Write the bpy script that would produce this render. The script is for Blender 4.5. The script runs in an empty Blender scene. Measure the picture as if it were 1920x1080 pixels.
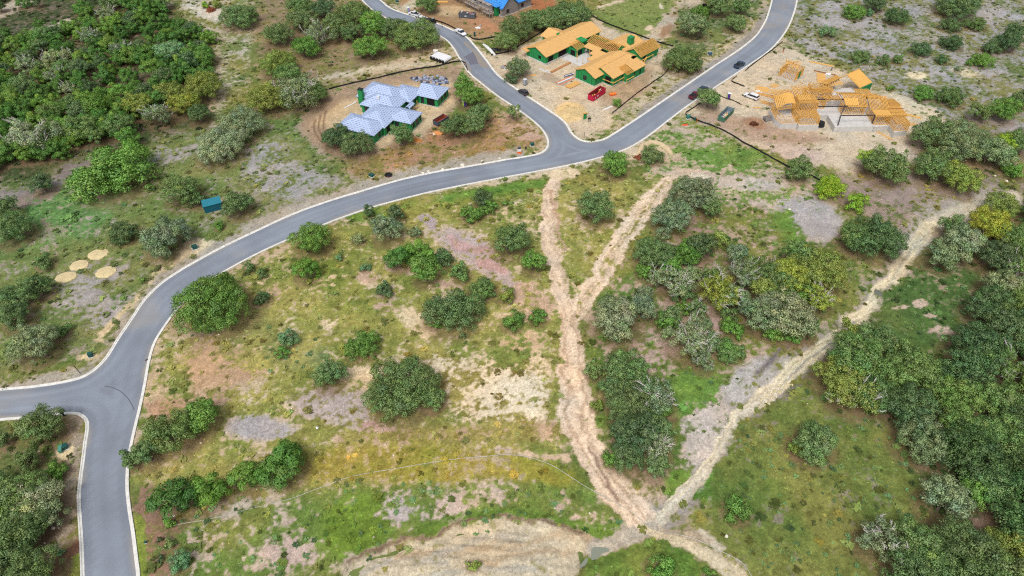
import bpy, bmesh, math, random
import numpy as np
from mathutils import Vector, Matrix
from mathutils.geometry import tessellate_polygon

SC = bpy.context.scene
COL = SC.collection
random.seed(7)
R = math.radians

# ------------------------------------------------------------------ camera, sky, sun, exposure
PITCH, CAMH = 44.5, 120.0
cam_d = bpy.data.cameras.new('camera')
cam_d.sensor_width = 36.0
cam_d.lens = 24.02
cam_d.clip_start = 1.0
cam_d.clip_end = 9000.0
cam = bpy.data.objects.new('camera', cam_d)
COL.objects.link(cam)
cam.location = (0, 0, CAMH)
cam.rotation_euler = (R(90 - PITCH), 0, 0)
SC.camera = cam

SUN_EL, SUN_ROT = 58.0, 200.0
world = bpy.data.worlds.new('World')
SC.world = world
world.use_nodes = True
wn = world.node_tree.nodes
wl = world.node_tree.links
wn.clear()
wo = wn.new('ShaderNodeOutputWorld')
wb = wn.new('ShaderNodeBackground')
sky = wn.new('ShaderNodeTexSky')
sky.sky_type = 'NISHITA'
sky.sun_disc = False
sky.sun_elevation = R(SUN_EL)
sky.sun_rotation = R(SUN_ROT)
sky.air_density = 1.0
sky.dust_density = 6.0
sky.ozone_density = 1.0
hs = wn.new('ShaderNodeHueSaturation')          # an overcast sky: the same sky, its blue mostly lost in cloud
hs.inputs['Saturation'].default_value = 0.42
wl.new(sky.outputs['Color'], hs.inputs['Color'])
wl.new(hs.outputs['Color'], wb.inputs['Color'])
wb.inputs['Strength'].default_value = 0.145
wl.new(wb.outputs['Background'], wo.inputs['Surface'])

sun_d = bpy.data.lights.new('sun', 'SUN')
sun_d.energy = 1.3
sun_d.angle = R(12)
sun_d.color = (1.0, 0.985, 0.955)
sun = bpy.data.objects.new('sun', sun_d)
COL.objects.link(sun)
sun.rotation_euler = (R(90 - SUN_EL), 0, R(180 - SUN_ROT))

SC.view_settings.view_transform = 'Standard'
SC.view_settings.look = 'None'
SC.view_settings.gamma = 1.0
SC.view_settings.use_curve_mapping = False
SC.view_settings.exposure = 0.24
SC.cycles.pixel_filter_type = 'BLACKMAN_HARRIS'
SC.cycles.filter_width = 1.15
SC.cycles.max_bounces = 5
SC.cycles.diffuse_bounces = 3
SC.cycles.transmission_bounces = 3
SC.cycles.use_denoising = False

# ------------------------------------------------------------------ helpers
FPX = 1281.0
SP, CP = math.sin(R(PITCH)), math.cos(R(PITCH))

def at(x, y, z=0.0):
    """A point of the photograph (1920 x 1080) carried to the level z of the place."""
    u, v = (x - 960) / FPX, (540 - y) / FPX
    dx, dy, dz = u, CP + v * SP, -SP + v * CP
    t = (CAMH - z) / -dz
    return (dx * t, dy * t)

def scale_at(x, y):
    q = at(x, y)
    return FPX / (q[1] * CP + CAMH * SP)

def project(X, Y, Z=0.0):
    d = Y * CP + (CAMH - Z) * SP
    v = (Y * SP - (CAMH - Z) * CP) / d
    return 960 + FPX * X / d, 540 - FPX * v

KA = 1.36
def D(r, g, b):
    """Seen colour (sRGB bytes under this light) to base colour."""
    o = []
    for c in (r, g, b):
        c /= 255.0
        l = c / 12.92 if c <= 0.04045 else ((c + 0.055) / 1.055) ** 2.4
        o.append(min(l / KA, 0.85))
    return np.array(o)

_T = [np.random.RandomState(100 + i).rand(256, 256).astype(np.float32) for i in range(24)]
def vnoise(x, y, scale, seed=0):
    x = np.asarray(x, dtype=np.float64) / scale + seed * 17.3
    y = np.asarray(y, dtype=np.float64) / scale + seed * 5.7
    xi, yi = np.floor(x).astype(int), np.floor(y).astype(int)
    fx, fy = x - xi, y - yi
    fx, fy = fx * fx * (3 - 2 * fx), fy * fy * (3 - 2 * fy)
    t = _T[seed % 24]
    a, b = t[xi & 255, yi & 255], t[(xi + 1) & 255, yi & 255]
    c, d = t[xi & 255, (yi + 1) & 255], t[(xi + 1) & 255, (yi + 1) & 255]
    return (a * (1 - fx) + b * fx) * (1 - fy) + (c * (1 - fx) + d * fx) * fy

def fbm(x, y, scale, seed=0, octs=4, gain=0.55):
    x = np.asarray(x, dtype=np.float64); y = np.asarray(y, dtype=np.float64)
    s, a, w = 0.0, 1.0, 0.0
    for i in range(octs):
        ang = 0.6 + i * 1.1
        xr, yr = x * math.cos(ang) - y * math.sin(ang), x * math.sin(ang) + y * math.cos(ang)
        s = s + a * vnoise(xr, yr, scale / 2 ** i, seed + i * 3)
        w += a
        a *= gain
    return s / w

def sstep(a, b, x):
    t = np.clip((x - a) / (b - a), 0, 1)
    return t * t * (3 - 2 * t)

def smooth_line(pts, n=6):
    """Catmull-Rom through pts."""
    P = [np.array(p, float) for p in pts]
    P = [2 * P[0] - P[1]] + P + [2 * P[-1] - P[-2]]
    out = []
    for i in range(1, len(P) - 2):
        p0, p1, p2, p3 = P[i - 1], P[i], P[i + 1], P[i + 2]
        for k in range(n):
            t = k / n
            out.append(0.5 * (2 * p1 + (p2 - p0) * t + (2 * p0 - 5 * p1 + 4 * p2 - p3) * t * t + (3 * p1 - p0 - 3 * p2 + p3) * t ** 3))
    out.append(P[-2])
    return np.array(out)

def seg_dist(px, py, line):
    """distance to a polyline and the fraction along it"""
    best = np.full(px.shape, 1e9)
    frac = np.zeros(px.shape)
    n = len(line) - 1
    for i in range(n):
        ax, ay = line[i][0], line[i][1]
        dx, dy = line[i + 1][0] - ax, line[i + 1][1] - ay
        L = dx * dx + dy * dy + 1e-9
        t = np.clip(((px - ax) * dx + (py - ay) * dy) / L, 0, 1)
        d = (px - ax - t * dx) ** 2 + (py - ay - t * dy) ** 2
        m = d < best
        best[m] = d[m]
        frac[m] = (i + t[m]) / n
    return np.sqrt(best), frac

def in_poly(px, py, poly):
    ins = np.zeros(px.shape, bool)
    n = len(poly)
    for i in range(n):
        x0, y0 = poly[i][0], poly[i][1]
        x1, y1 = poly[(i + 1) % n][0], poly[(i + 1) % n][1]
        if y0 == y1:
            continue
        c = ((y0 > py) != (y1 > py)) & (px < (x1 - x0) * (py - y0) / (y1 - y0) + x0)
        ins ^= c
    return ins

# ------------------------------------------------------------------ materials
MATS = {}
def mat(name, col, rough=0.8, spec=0.3, metal=0.0, noise=0.0, nscale=1.0, bump=0.0, coords='Object', emit=None):
    if name in MATS:
        return MATS[name]
    m = bpy.data.materials.new(name)
    m.use_nodes = True
    nt = m.node_tree
    b = nt.nodes['Principled BSDF']
    b.inputs['Roughness'].default_value = rough
    b.inputs['Specular IOR Level'].default_value = spec
    b.inputs['Metallic'].default_value = metal
    c = tuple(float(v) for v in col) + (1.0,)
    b.inputs['Base Color'].default_value = c
    if noise > 0 or bump > 0:
        tc = nt.nodes.new('ShaderNodeTexCoord')
        nz = nt.nodes.new('ShaderNodeTexNoise')
        nz.inputs['Scale'].default_value = nscale
        nz.inputs['Detail'].default_value = 5
        nt.links.new(tc.outputs[coords], nz.inputs['Vector'])
        if noise > 0:
            mr = nt.nodes.new('ShaderNodeMapRange')
            mr.inputs['From Min'].default_value = 0.25
            mr.inputs['From Max'].default_value = 0.75
            mr.inputs['To Min'].default_value = 1 - noise
            mr.inputs['To Max'].default_value = 1 + noise
            nt.links.new(nz.outputs['Fac'], mr.inputs['Value'])
            mx = nt.nodes.new('ShaderNodeVectorMath')
            mx.operation = 'SCALE'
            mx.inputs[0].default_value = c[:3]
            nt.links.new(mr.outputs['Result'], mx.inputs['Scale'])
            nt.links.new(mx.outputs['Vector'], b.inputs['Base Color'])
        if bump > 0:
            bp = nt.nodes.new('ShaderNodeBump')
            bp.inputs['Strength'].default_value = bump
            bp.inputs['Distance'].default_value = 0.1
            nt.links.new(nz.outputs['Fac'], bp.inputs['Height'])
            nt.links.new(bp.outputs['Normal'], b.inputs['Normal'])
    MATS[name] = m
    return m

def attr_mat(name, attr, nscale, amt, rough=0.95, bump=0.0, fine=None):
    """Base colour from a colour attribute of the mesh, with fine grain on top."""
    m = bpy.data.materials.new(name)
    m.use_nodes = True
    nt = m.node_tree
    b = nt.nodes['Principled BSDF']
    b.inputs['Roughness'].default_value = rough
    b.inputs['Specular IOR Level'].default_value = 0.145
    a = nt.nodes.new('ShaderNodeAttribute')
    a.attribute_name = attr
    tc = nt.nodes.new('ShaderNodeTexCoord')
    nz = nt.nodes.new('ShaderNodeTexNoise')
    nz.inputs['Scale'].default_value = nscale
    nz.inputs['Detail'].default_value = 6
    nz.inputs['Roughness'].default_value = 0.7
    nt.links.new(tc.outputs['Object'], nz.inputs['Vector'])
    mr = nt.nodes.new('ShaderNodeMapRange')
    mr.inputs['From Min'].default_value = 0.3
    mr.inputs['From Max'].default_value = 0.7
    mr.inputs['To Min'].default_value = 1 - amt
    mr.inputs['To Max'].default_value = 1 + amt
    nt.links.new(nz.outputs['Fac'], mr.inputs['Value'])
    mx = nt.nodes.new('ShaderNodeVectorMath')
    mx.operation = 'SCALE'
    nt.links.new(a.outputs['Color'], mx.inputs[0])
    nt.links.new(mr.outputs['Result'], mx.inputs['Scale'])
    nt.links.new(mx.outputs['Vector'], b.inputs['Base Color'])
    if bump > 0:
        bp = nt.nodes.new('ShaderNodeBump')
        bp.inputs['Strength'].default_value = bump
        bp.inputs['Distance'].default_value = 0.145
        nt.links.new(nz.outputs['Fac'], bp.inputs['Height'])
        nt.links.new(bp.outputs['Normal'], b.inputs['Normal'])
    return m

def leaf_mat(name):
    m = bpy.data.materials.new(name)
    m.use_nodes = True
    nt = m.node_tree
    nt.nodes.clear()
    out = nt.nodes.new('ShaderNodeOutputMaterial')
    oi = nt.nodes.new('ShaderNodeObjectInfo')
    a = nt.nodes.new('ShaderNodeAttribute')
    a.attribute_name = 'tint'
    mul = nt.nodes.new('ShaderNodeVectorMath')
    mul.operation = 'MULTIPLY'
    nt.links.new(oi.outputs['Color'], mul.inputs[0])
    nt.links.new(a.outputs['Color'], mul.inputs[1])
    df = nt.nodes.new('ShaderNodeBsdfDiffuse')
    tr = nt.nodes.new('ShaderNodeBsdfTranslucent')
    gl = nt.nodes.new('ShaderNodeBsdfGlossy')
    gl.inputs['Roughness'].default_value = 0.55
    gl.inputs['Color'].default_value = (0.5, 0.5, 0.5, 1)
    mx = nt.nodes.new('ShaderNodeMixShader')
    mx.inputs['Fac'].default_value = 0.28
    m2 = nt.nodes.new('ShaderNodeMixShader')
    m2.inputs['Fac'].default_value = 0.03
    nt.links.new(mul.outputs['Vector'], df.inputs['Color'])
    nt.links.new(mul.outputs['Vector'], tr.inputs['Color'])
    nt.links.new(df.outputs['BSDF'], mx.inputs[1])
    nt.links.new(tr.outputs['BSDF'], mx.inputs[2])
    nt.links.new(mx.outputs['Shader'], m2.inputs[1])
    nt.links.new(gl.outputs['BSDF'], m2.inputs[2])
    nt.links.new(m2.outputs['Shader'], out.inputs['Surface'])
    return m

# ------------------------------------------------------------------ object helpers
def link(name, me, parent=None, loc=(0, 0, 0), rz=0.0):
    o = bpy.data.objects.new(name, me)
    COL.objects.link(o)
    o.location = loc
    o.rotation_euler = (0, 0, rz)
    if parent is not None:
        o.parent = parent
    return o

def tag(o, label=None, cat=None, group=None, kind=None):
    if label: o['label'] = label
    if cat: o['category'] = cat
    if group: o['group'] = group
    if kind: o['kind'] = kind
    return o

def thing(name, label, cat, loc=(0, 0, 0), rz=0.0, group=None):
    return tag(link(name, None, None, loc, rz), label, cat, group)

def mesh_np(name, V, F, m=None, smooth=False):
    me = bpy.data.meshes.new(name)
    me.from_pydata([tuple(map(float, v)) for v in V], [], [tuple(map(int, f)) for f in F])
    if m is not None:
        me.materials.append(m)
    if smooth:
        me.polygons.foreach_set('use_smooth', [True] * len(me.polygons))
    me.update()
    return me

def mesh_fast(name, V, F, m=None):
    """V (n,3) float, F (k,q) int arrays"""
    V = np.ascontiguousarray(V, dtype=np.float32)
    F = np.ascontiguousarray(F, dtype=np.int32)
    me = bpy.data.meshes.new(name)
    k, q = F.shape
    me.vertices.add(len(V))
    me.vertices.foreach_set('co', V.ravel())
    me.loops.add(k * q)
    me.loops.foreach_set('vertex_index', F.ravel())
    me.polygons.add(k)
    me.polygons.foreach_set('loop_start', np.arange(0, k * q, q, dtype=np.int32))
    me.polygons.foreach_set('loop_total', np.full(k, q, dtype=np.int32))
    if m is not None:
        me.materials.append(m)
    me.update(calc_edges=True)
    return me

def vcol(me, name, C):
    a = me.color_attributes.new(name, 'FLOAT_COLOR', 'POINT')
    c4 = np.ones((len(C), 4), dtype=np.float32)
    c4[:, :3] = C
    a.data.foreach_set('color', c4.ravel())

class MB:
    """collects boxes, beams and prisms into one mesh"""
    def __init__(self):
        self.V, self.F = [], []
    def add(self, V, F):
        n = len(self.V)
        self.V += [tuple(v) for v in V]
        self.F += [tuple(i + n for i in f) for f in F]
        return self
    def box(self, x0, x1, y0, y1, z0, z1):
        V = [(x0, y0, z0), (x1, y0, z0), (x1, y1, z0), (x0, y1, z0), (x0, y0, z1), (x1, y0, z1), (x1, y1, z1), (x0, y1, z1)]
        return self.add(V, [(0, 3, 2, 1), (4, 5, 6, 7), (0, 1, 5, 4), (1, 2, 6, 5), (2, 3, 7, 6), (3, 0, 4, 7)])
    def prism(self, pts, z0, z1):
        n = len(pts)
        V = [(p[0], p[1], z0) for p in pts] + [(p[0], p[1], z1) for p in pts]
        F = [tuple(reversed(range(n))), tuple(range(n, 2 * n))] + [(i, (i + 1) % n, n + (i + 1) % n, n + i) for i in range(n)]
        return self.add(V, F)
    def beam(self, a, b, w, h=None):
        h = h or w
        a, b = Vector(a), Vector(b)
        d = (b - a).normalized()
        up = Vector((0, 0, 1)) if abs(d.z) < 0.95 else Vector((1, 0, 0))
        s = d.cross(up).normalized() * (w / 2)
        t = s.cross(d).normalized() * (h / 2)
        V = [a - s - t, a + s - t, a + s + t, a - s + t, b - s - t, b + s - t, b + s + t, b - s + t]
        return self.add(V, [(0, 3, 2, 1), (4, 5, 6, 7), (0, 1, 5, 4), (1, 2, 6, 5), (2, 3, 7, 6), (3, 0, 4, 7)])
    def tube(self, pts, r, n=6):
        pts = [Vector(p) for p in pts]
        rs = r if hasattr(r, '__len__') else [r] * len(pts)
        V, F = [], []
        for i, p in enumerate(pts):
            d = (pts[min(i + 1, len(pts) - 1)] - pts[max(i - 1, 0)]).normalized()
            up = Vector((0, 0, 1)) if abs(d.z) < 0.9 else Vector((1, 0, 0))
            s = d.cross(up).normalized()
            t = s.cross(d).normalized()
            for k in range(n):
                a = 2 * math.pi * k / n
                V.append(p + s * (rs[i] * math.cos(a)) + t * (rs[i] * math.sin(a)))
        for i in range(len(pts) - 1):
            for k in range(n):
                F.append((i * n + k, i * n + (k + 1) % n, (i + 1) * n + (k + 1) % n, (i + 1) * n + k))
        F.append(tuple(reversed(range(n))))
        F.append(tuple((len(pts) - 1) * n + k for k in range(n)))
        return self.add(V, F)
    def cyl(self, c, r, h, n=12, axis='z', r2=None):
        c = Vector(c)
        e = {'z': Vector((0, 0, h)), 'y': Vector((0, h, 0)), 'x': Vector((h, 0, 0))}[axis]
        return self.tube([c, c + e], [r, r if r2 is None else r2], n)
    def build(self, name, m, parent=None, loc=(0, 0, 0), rz=0.0, smooth=False, bevel=0.0):
        me = mesh_np(name, self.V, self.F, m, smooth)
        o = link(name, me, parent, loc, rz)
        if bevel > 0:
            b = o.modifiers.new('bevel', 'BEVEL')
            b.width = bevel
            b.segments = 2
            b.limit_method = 'ANGLE'
        return o

_UNIT = {}
def stick(name, a, b, w, h, m, parent, label=None):
    """one board between two points: every board is an object, all share one mesh per material"""
    if m.name not in _UNIT:
        bb = MB().box(-.5, .5, -.5, .5, -.5, .5)
        _UNIT[m.name] = mesh_np('board', bb.V, bb.F, m)
    a, b = Vector(a), Vector(b)
    d = b - a
    L = d.length
    d.normalize()
    up = Vector((0, 0, 1)) if abs(d.z) < 0.95 else Vector((1, 0, 0))
    s = d.cross(up).normalized()
    t = s.cross(d).normalized()
    o = bpy.data.objects.new(name, _UNIT[m.name])
    COL.objects.link(o)
    c = (a + b) / 2
    M = Matrix(((d.x * L, s.x * w, t.x * h, c.x), (d.y * L, s.y * w, t.y * h, c.y), (d.z * L, s.z * w, t.z * h, c.z), (0, 0, 0, 1)))
    o.parent = parent
    o.matrix_basis = M
    return o
# ------------------------------------------------------------------ road lines (kerb centres as seen in the photograph)
E1 = [(-120, 742), (0, 730), (67, 724), (133, 713), (167, 700), (197, 673), (220, 637), (247, 597), (270, 563), (300, 533), (333, 510), (367, 490),
      (417, 463), (480, 433), (547, 402), (613, 378), (673, 359.5), (747, 338), (813, 323), (880, 311.5), (949, 299), (971, 296), (1003, 290), (1017, 285),
      (1025, 277), (1027, 265), (1022, 251), (1011, 237), (995, 223), (976, 209), (956, 195), (933, 180), (907, 160), (880, 137), (868, 118), (860, 107),
      (850, 90), (837, 75), (815, 63), (780, 54), (740, 41), (700, 20), (672, -8), (650, -40)]
E2 = [(672, -40), (700, -10), (717, 3), (727, 12), (743, 20), (767, 28), (795, 37), (820, 44), (846, 55), (873, 68), (893, 89), (913, 114), (930, 137),
      (949, 153), (971, 168), (993, 183), (1028, 206), (1050, 221), (1063, 234), (1071, 248), (1080, 257), (1090, 263), (1104, 265.5), (1119, 264),
      (1140, 257), (1193, 223), (1243, 189), (1293, 155), (1343, 121), (1387, 92), (1417, 67), (1433, 43), (1440, 26), (1447, 0), (1452, -40)]
E3 = [(1500, -40), (1495, 0), (1488, 27), (1477, 53), (1460, 77), (1440, 97), (1403, 123), (1347, 160), (1293, 196), (1253, 226), (1213, 257), (1173, 280),
      (1123, 296), (1070, 309), (1020, 319), (960, 330), (880, 345), (807, 360), (747, 375), (697, 389), (647, 406), (610, 420), (543, 448), (480, 477), (407, 517),
      (367, 545), (335, 577), (310, 610), (290, 643), (279, 680), (272, 720), (263, 763), (250, 817), (242, 860), (239, 907), (243, 953), (250, 997),
      (257, 1053), (260, 1080), (268, 1200)]
E4 = [(-120, 797), (0, 787), (50, 783), (100, 778), (133, 775), (150, 778), (161, 788), (163, 803), (159, 830), (155, 863), (150, 900), (147, 933), (149, 973),
      (152, 1020), (154, 1080), (155, 1200)]
def wline(px, n=5):
    return np.array([at(p[0], p[1]) for p in smooth_line(px, n)])
WE = [wline(e) for e in (E1, E2, E3, E4)]
ROADPOLY = np.concatenate([WE[0], WE[1], WE[2], WE[3][::-1]])

def height(x, y, rd=None):
    """ground relief: gentle rolls, nothing under the road"""
    x = np.asarray(x, float); y = np.asarray(y, float)
    h = (fbm(x, y, 22.0, 1, 3) - 0.5) * 1.0 + (fbm(x, y, 3.0, 5, 3) - 0.5) * 0.22
    return h

FLAT = []      # (cx, cy, r) pads levelled for the buildings and the things that stand on the ground
def pad(c, r):
    FLAT.append((c[0], c[1], r))
for p, r in (((735, 200), 24), ((1110, 105), 30), ((1575, 190), 30), ((945, 20), 30)):
    pad(at(*p), r)

TRACK1 = [(1058, 322), (1036, 345), (1030, 400), (1027, 450), (1045, 525), (1066, 585), (1072, 640), (1075, 720), (1087, 790), (1112, 850), (1145, 905), (1185, 945), (1222, 985)]
TRACK2 = [(1250, 340), (1232, 362), (1196, 405), (1160, 458), (1122, 520), (1098, 560), (1080, 590)]
CREEK = [(1850, 380), (1800, 400), (1750, 422), (1712, 460), (1662, 540), (1605, 600), (1540, 652), (1455, 722), (1385, 785), (1335, 865), (1272, 930), (1228, 985), (1175, 1008), (1115, 1033)]
TRACK3 = [(1215, 985), (1270, 1012), (1330, 1045), (1400, 1085)]

FAN = [(650, 1062), (722, 1024), (800, 1000), (862, 984), (960, 970), (1022, 983), (1082, 1008), (1112, 1028), (1098, 1060), (1050, 1130), (610, 1130)]
def road_dist(x, y):
    d = np.full(x.shape, 1e9)
    for w in WE:
        d = np.minimum(d, seg_dist(x, y, w)[0])
    ins = in_poly(x, y, ROADPOLY)
    return np.where(ins, -d, d)

def full_height(x, y, rd=None):
    x = np.asarray(x, float); y = np.asarray(y, float)
    if rd is None:
        rd = road_dist(x, y)
    h = height(x, y)
    k = sstep(0.6, 9.0, rd)
    for cx, cy, r in FLAT:
        k = k * sstep(r * 0.8, r * 1.35, np.hypot(x - cx, y - cy))
    h = h * k - 0.01
    px, py = project(x, y)
    for ln, w, dep in ((CREEK, 26, 0.7), (TRACK1, 24, 0.22), (TRACK2, 18, 0.15)):
        d, _ = seg_dist(px, py, smooth_line(ln, 3))
        h = h - dep * (1 - sstep(w * 0.5, w * 1.6, d)) * k
    m = (py > 940) & (px > 560) & (px < 1220)
    if m.any():
        wx, wy = px[m] + (fbm(x[m], y[m], 5, 9, 3) - .5) * 40, py[m] + (fbm(x[m], y[m], 5, 12, 3) - .5) * 26
        d, _ = seg_dist(wx, wy, np.array(FAN + FAN[:1], float))
        sd = np.where(in_poly(wx, wy, FAN), d, -d)
        u = wx * .35 + wy
        rid = np.abs(fbm(x[m] * .35 + y[m] * .2, y[m] * 1.6, 2.6, 3, 3) - .5) * 2
        h[m] = h[m] - 1.1 * sstep(-3, 10, sd) + sstep(4, 30, sd) * (.55 * rid + .3 * sstep(20, 70, sd)) + .35 * (sstep(-22, -3, sd) - sstep(-3, 1, sd))
    return np.where(rd < 0.35, np.minimum(h, -0.14), h)

def gz(x, y):
    return float(full_height(np.array([x]), np.array([y]))[0])

def put(px, py, z=0.0):
    x, y = at(px, py, z)
    return (x, y, gz(x, y))

# ------------------------------------------------------------------ ground sheet
ny = 660
yy = [38.0]
while yy[-1] < 335:
    yy.append(yy[-1] + 0.24 + 0.42 * (yy[-1] - 38) / 300)
yy = np.array(yy)
nx = 760
ss = np.linspace(-1, 1, nx)
hw = 74 + 0.60 * yy
GX = hw[:, None] * ss[None, :]
GY = np.repeat(yy[:, None], nx, 1)
gx, gy = GX.ravel(), GY.ravel()
rd = road_dist(gx, gy)
gzv = full_height(gx, gy, rd)
edge = np.maximum(sstep(0.95, 1.0, np.abs(np.tile(ss, len(yy)))), np.maximum(sstep(322, 334, gy), sstep(42, 38.5, gy)))
gzv = gzv - 1.5 * edge

PX, PY = project(gx, gy)
wa = (fbm(gx, gy, 7.0, 9, 5, .65) - 0.5)
wb_ = (fbm(gx, gy, 7.0, 12, 5, .65) - 0.5)
scl = FPX / (gy * CP + CAMH * SP)
WX = PX + wa * 7.0 * scl * 0.8
WY = PY + wb_ * 5.0 * scl * 0.55

N = len(gx)
A1 = np.tile(D(100, 118, 58), (N, 1)); A2 = np.tile(D(140, 135, 72), (N, 1)); SO = np.tile(D(168, 152, 124), (N, 1))
CV = np.full(N, 0.72); YM = np.full(N, 0.45)

def apply(al, g=None, y=None, s=None, cover=None, ym=None):
    m = al > 0.003
    a = al[m][:, None]
    for arr, c in ((A1, g), (A2, y), (SO, s)):
        if c is not None:
            q = D(*c); lu = q @ np.array([.25, .65, .10])
            q = q * .93 + lu * .07
            arr[m] = arr[m] * (1 - a) + q[None, :] * a
    if cover is not None:
        CV[m] = CV[m] * (1 - al[m]) + cover * al[m]
    if ym is not None:
        YM[m] = YM[m] * (1 - al[m]) + ym * al[m]

def poly(pts, f=10, warp=1.0, **k):
    P = np.array(pts, float)
    x0, y0 = P.min(0) - f - 40; x1, y1 = P.max(0) + f + 40
    m = (PX > x0) & (PX < x1) & (PY > y0) & (PY < y1)
    if not m.any(): return
    wx = PX[m] + (WX[m] - PX[m]) * warp; wy = PY[m] + (WY[m] - PY[m]) * warp
    d, _ = seg_dist(wx, wy, np.vstack([P, P[:1]]))
    sd = np.where(in_poly(wx, wy, P), d, -d)
    f = f * 1.5; al = np.zeros(N); al[m] = sstep(-f, f, sd)
    apply(al, **k)

def ell(cx, cy, rx, ry, rot=0, f=0.35, warp=1.0, **k):
    c, s = math.cos(R(rot)), math.sin(R(rot))
    dx, dy = PX + (WX - PX) * warp - cx, PY + (WY - PY) * warp - cy
    q = np.hypot((dx * c + dy * s) / rx, (-dx * s + dy * c) / ry)
    apply(1 - sstep(1 - f, 1 + f, q), **k)

def stroke(pts, w, f=5, warp=0.5, **k):
    ln = smooth_line(pts, 4)
    ww = np.array(w if hasattr(w, '__len__') else [w] * 2, float)
    mw = ww.max() + f + 30
    x0, y0 = ln.min(0) - mw; x1, y1 = ln.max(0) + mw
    m = (PX > x0) & (PX < x1) & (PY > y0) & (PY < y1)
    if not m.any(): return
    wx = PX[m] + (WX[m] - PX[m]) * warp; wy = PY[m] + (WY[m] - PY[m]) * warp
    d, fr = seg_dist(wx, wy, ln)
    hwid = np.interp(fr, np.linspace(0, 1, len(ww)), ww / 2)
    al = np.zeros(N); al[m] = 1 - sstep(hwid - f, hwid + f, d)
    apply(al, **k)

# left field
poly([(-60, 330), (300, 240), (560, 200), (640, 300), (680, 350), (480, 430), (330, 500), (200, 660), (-60, 720)], 15, g=(98, 124, 60), y=(132, 134, 76), s=(156, 148, 130), cover=.66, ym=.45)
ell(110, 405, 120, 55, -15, g=(96, 138, 72), cover=.7, ym=.15)
for e in ((530, 335, 70, 34, 10), (150, 545, 62, 40, -20), (215, 575, 45, 26, -25), (195, 515, 50, 16, -20), (300, 300, 60, 12, -10), (490, 285, 40, 22, 0), (345, 280, 50, 10, 0), (600, 345, 40, 14, -10), (185, 600, 30, 15, -30)):
    ell(*e, s=(164, 158, 154), cover=.38)
ell(40, 370, 80, 22, -15, s=(142, 132, 126), cover=.25)
stroke([(-20, 385), (50, 352), (110, 325), (160, 300)], 28, s=(140, 130, 124), cover=.15)
# forest floor, upper left
poly([(-80, -20), (320, -20), (330, 30), (405, 70), (400, 110), (410, 190), (390, 240), (290, 260), (240, 290), (150, 300), (60, 340), (-80, 350)], 14, g=(62, 78, 42), y=(92, 92, 55), s=(118, 104, 88), cover=.6, ym=.3)
stroke([(-40, 40), (30, 10), (60, 0)], 26, s=(182, 168, 145), cover=.1)
stroke([(65, 60), (95, 55), (130, 40)], 14, s=(186, 174, 152), cover=.1)
stroke([(250, 60), (275, 30), (320, 5)], 12, s=(180, 166, 142), cover=.2)
poly([(325, -20), (480, -20), (480, 60), (470, 140), (400, 240), (395, 160), (405, 80), (340, 35)], 10, g=(112, 128, 70), s=(182, 172, 150), cover=.5)
ell(385, 20, 40, 14, 20, s=(200, 195, 182), cover=.2)
stroke([(405, 60), (408, 120), (395, 200)], 14, s=(180, 165, 138), cover=.25)
# under the tree line north of the grey roofed house
poly([(480, -20), (720, -20), (800, 60), (840, 120), (620, 160), (500, 150), (470, 60)], 12, g=(112, 116, 66), s=(150, 128, 104), cover=.42, ym=.5)
poly([(820, 65), (850, 100), (860, 112), (760, 135), (640, 150), (700, 125), (780, 95)], 8, s=(196, 174, 142), cover=.25)
stroke([(560, 160), (640, 140), (760, 122), (830, 118)], 9, s=(202, 188, 160), cover=.15)
# building plot of the grey roofed house
poly([(562, 232), (580, 190), (640, 162), (700, 146), (868, 118), (880, 150), (850, 205), (810, 255), (740, 290), (680, 302), (620, 298), (580, 268)], 8, s=(164, 140, 114), cover=.05)
poly([(600, 228), (640, 195), (700, 165), (848, 150), (850, 195), (822, 232), (765, 258), (715, 282), (672, 282), (690, 262)], 6, s=(206, 182, 144), cover=.02)
poly([(590, 230), (640, 188), (670, 190), (690, 235), (640, 250)], 6, s=(200, 176, 138), cover=.02)
for q in range(3):
    stroke([(592 + q * 9, 225 - q * 8), (590 + q * 9, 245), (606 + q * 8, 268 - q * 3), (640, 285 - q * 4)], 3.5, 1.5, 0.2, s=(128, 102, 80), cover=.02)
poly([(645, 318), (700, 292), (780, 270), (850, 226), (930, 212), (1000, 236), (1018, 262), (990, 286), (880, 303), (790, 318), (700, 335)], 8, g=(116, 120, 58), y=(160, 128, 72), s=(172, 134, 104), cover=.48, ym=.7)
ell(855, 245, 55, 20, -15, s=(172, 122, 88), cover=.25)
ell(775, 262, 14, 6, 0, s=(190, 120, 50), cover=.05)
poly([(690, 330), (800, 308), (980, 280), (1000, 290), (880, 310), (700, 352)], 6, g=(112, 132, 52), y=(150, 138, 70), s=(196, 172, 140), cover=.62)
ell(975, 238, 36, 26, 30, s=(194, 160, 138), cover=.32)
# verge gravel beside the kerbs
stroke(E1[1:22], 34, 8, 1.0, s=(172, 162, 146), g=(120, 122, 80), cover=.18)
stroke(E1[22:40], 20, 5, 1.0, s=(190, 170, 140), cover=.3)
stroke(E3[4:18], 22, 5, 1.0, s=(198, 182, 152), cover=.3)
stroke(E3[18:34], 34, 7, 1.0, s=(190, 168, 136), cover=.28)
stroke(E2[3:24], 16, 4, 1.0, s=(196, 178, 148), cover=.35)
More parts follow.
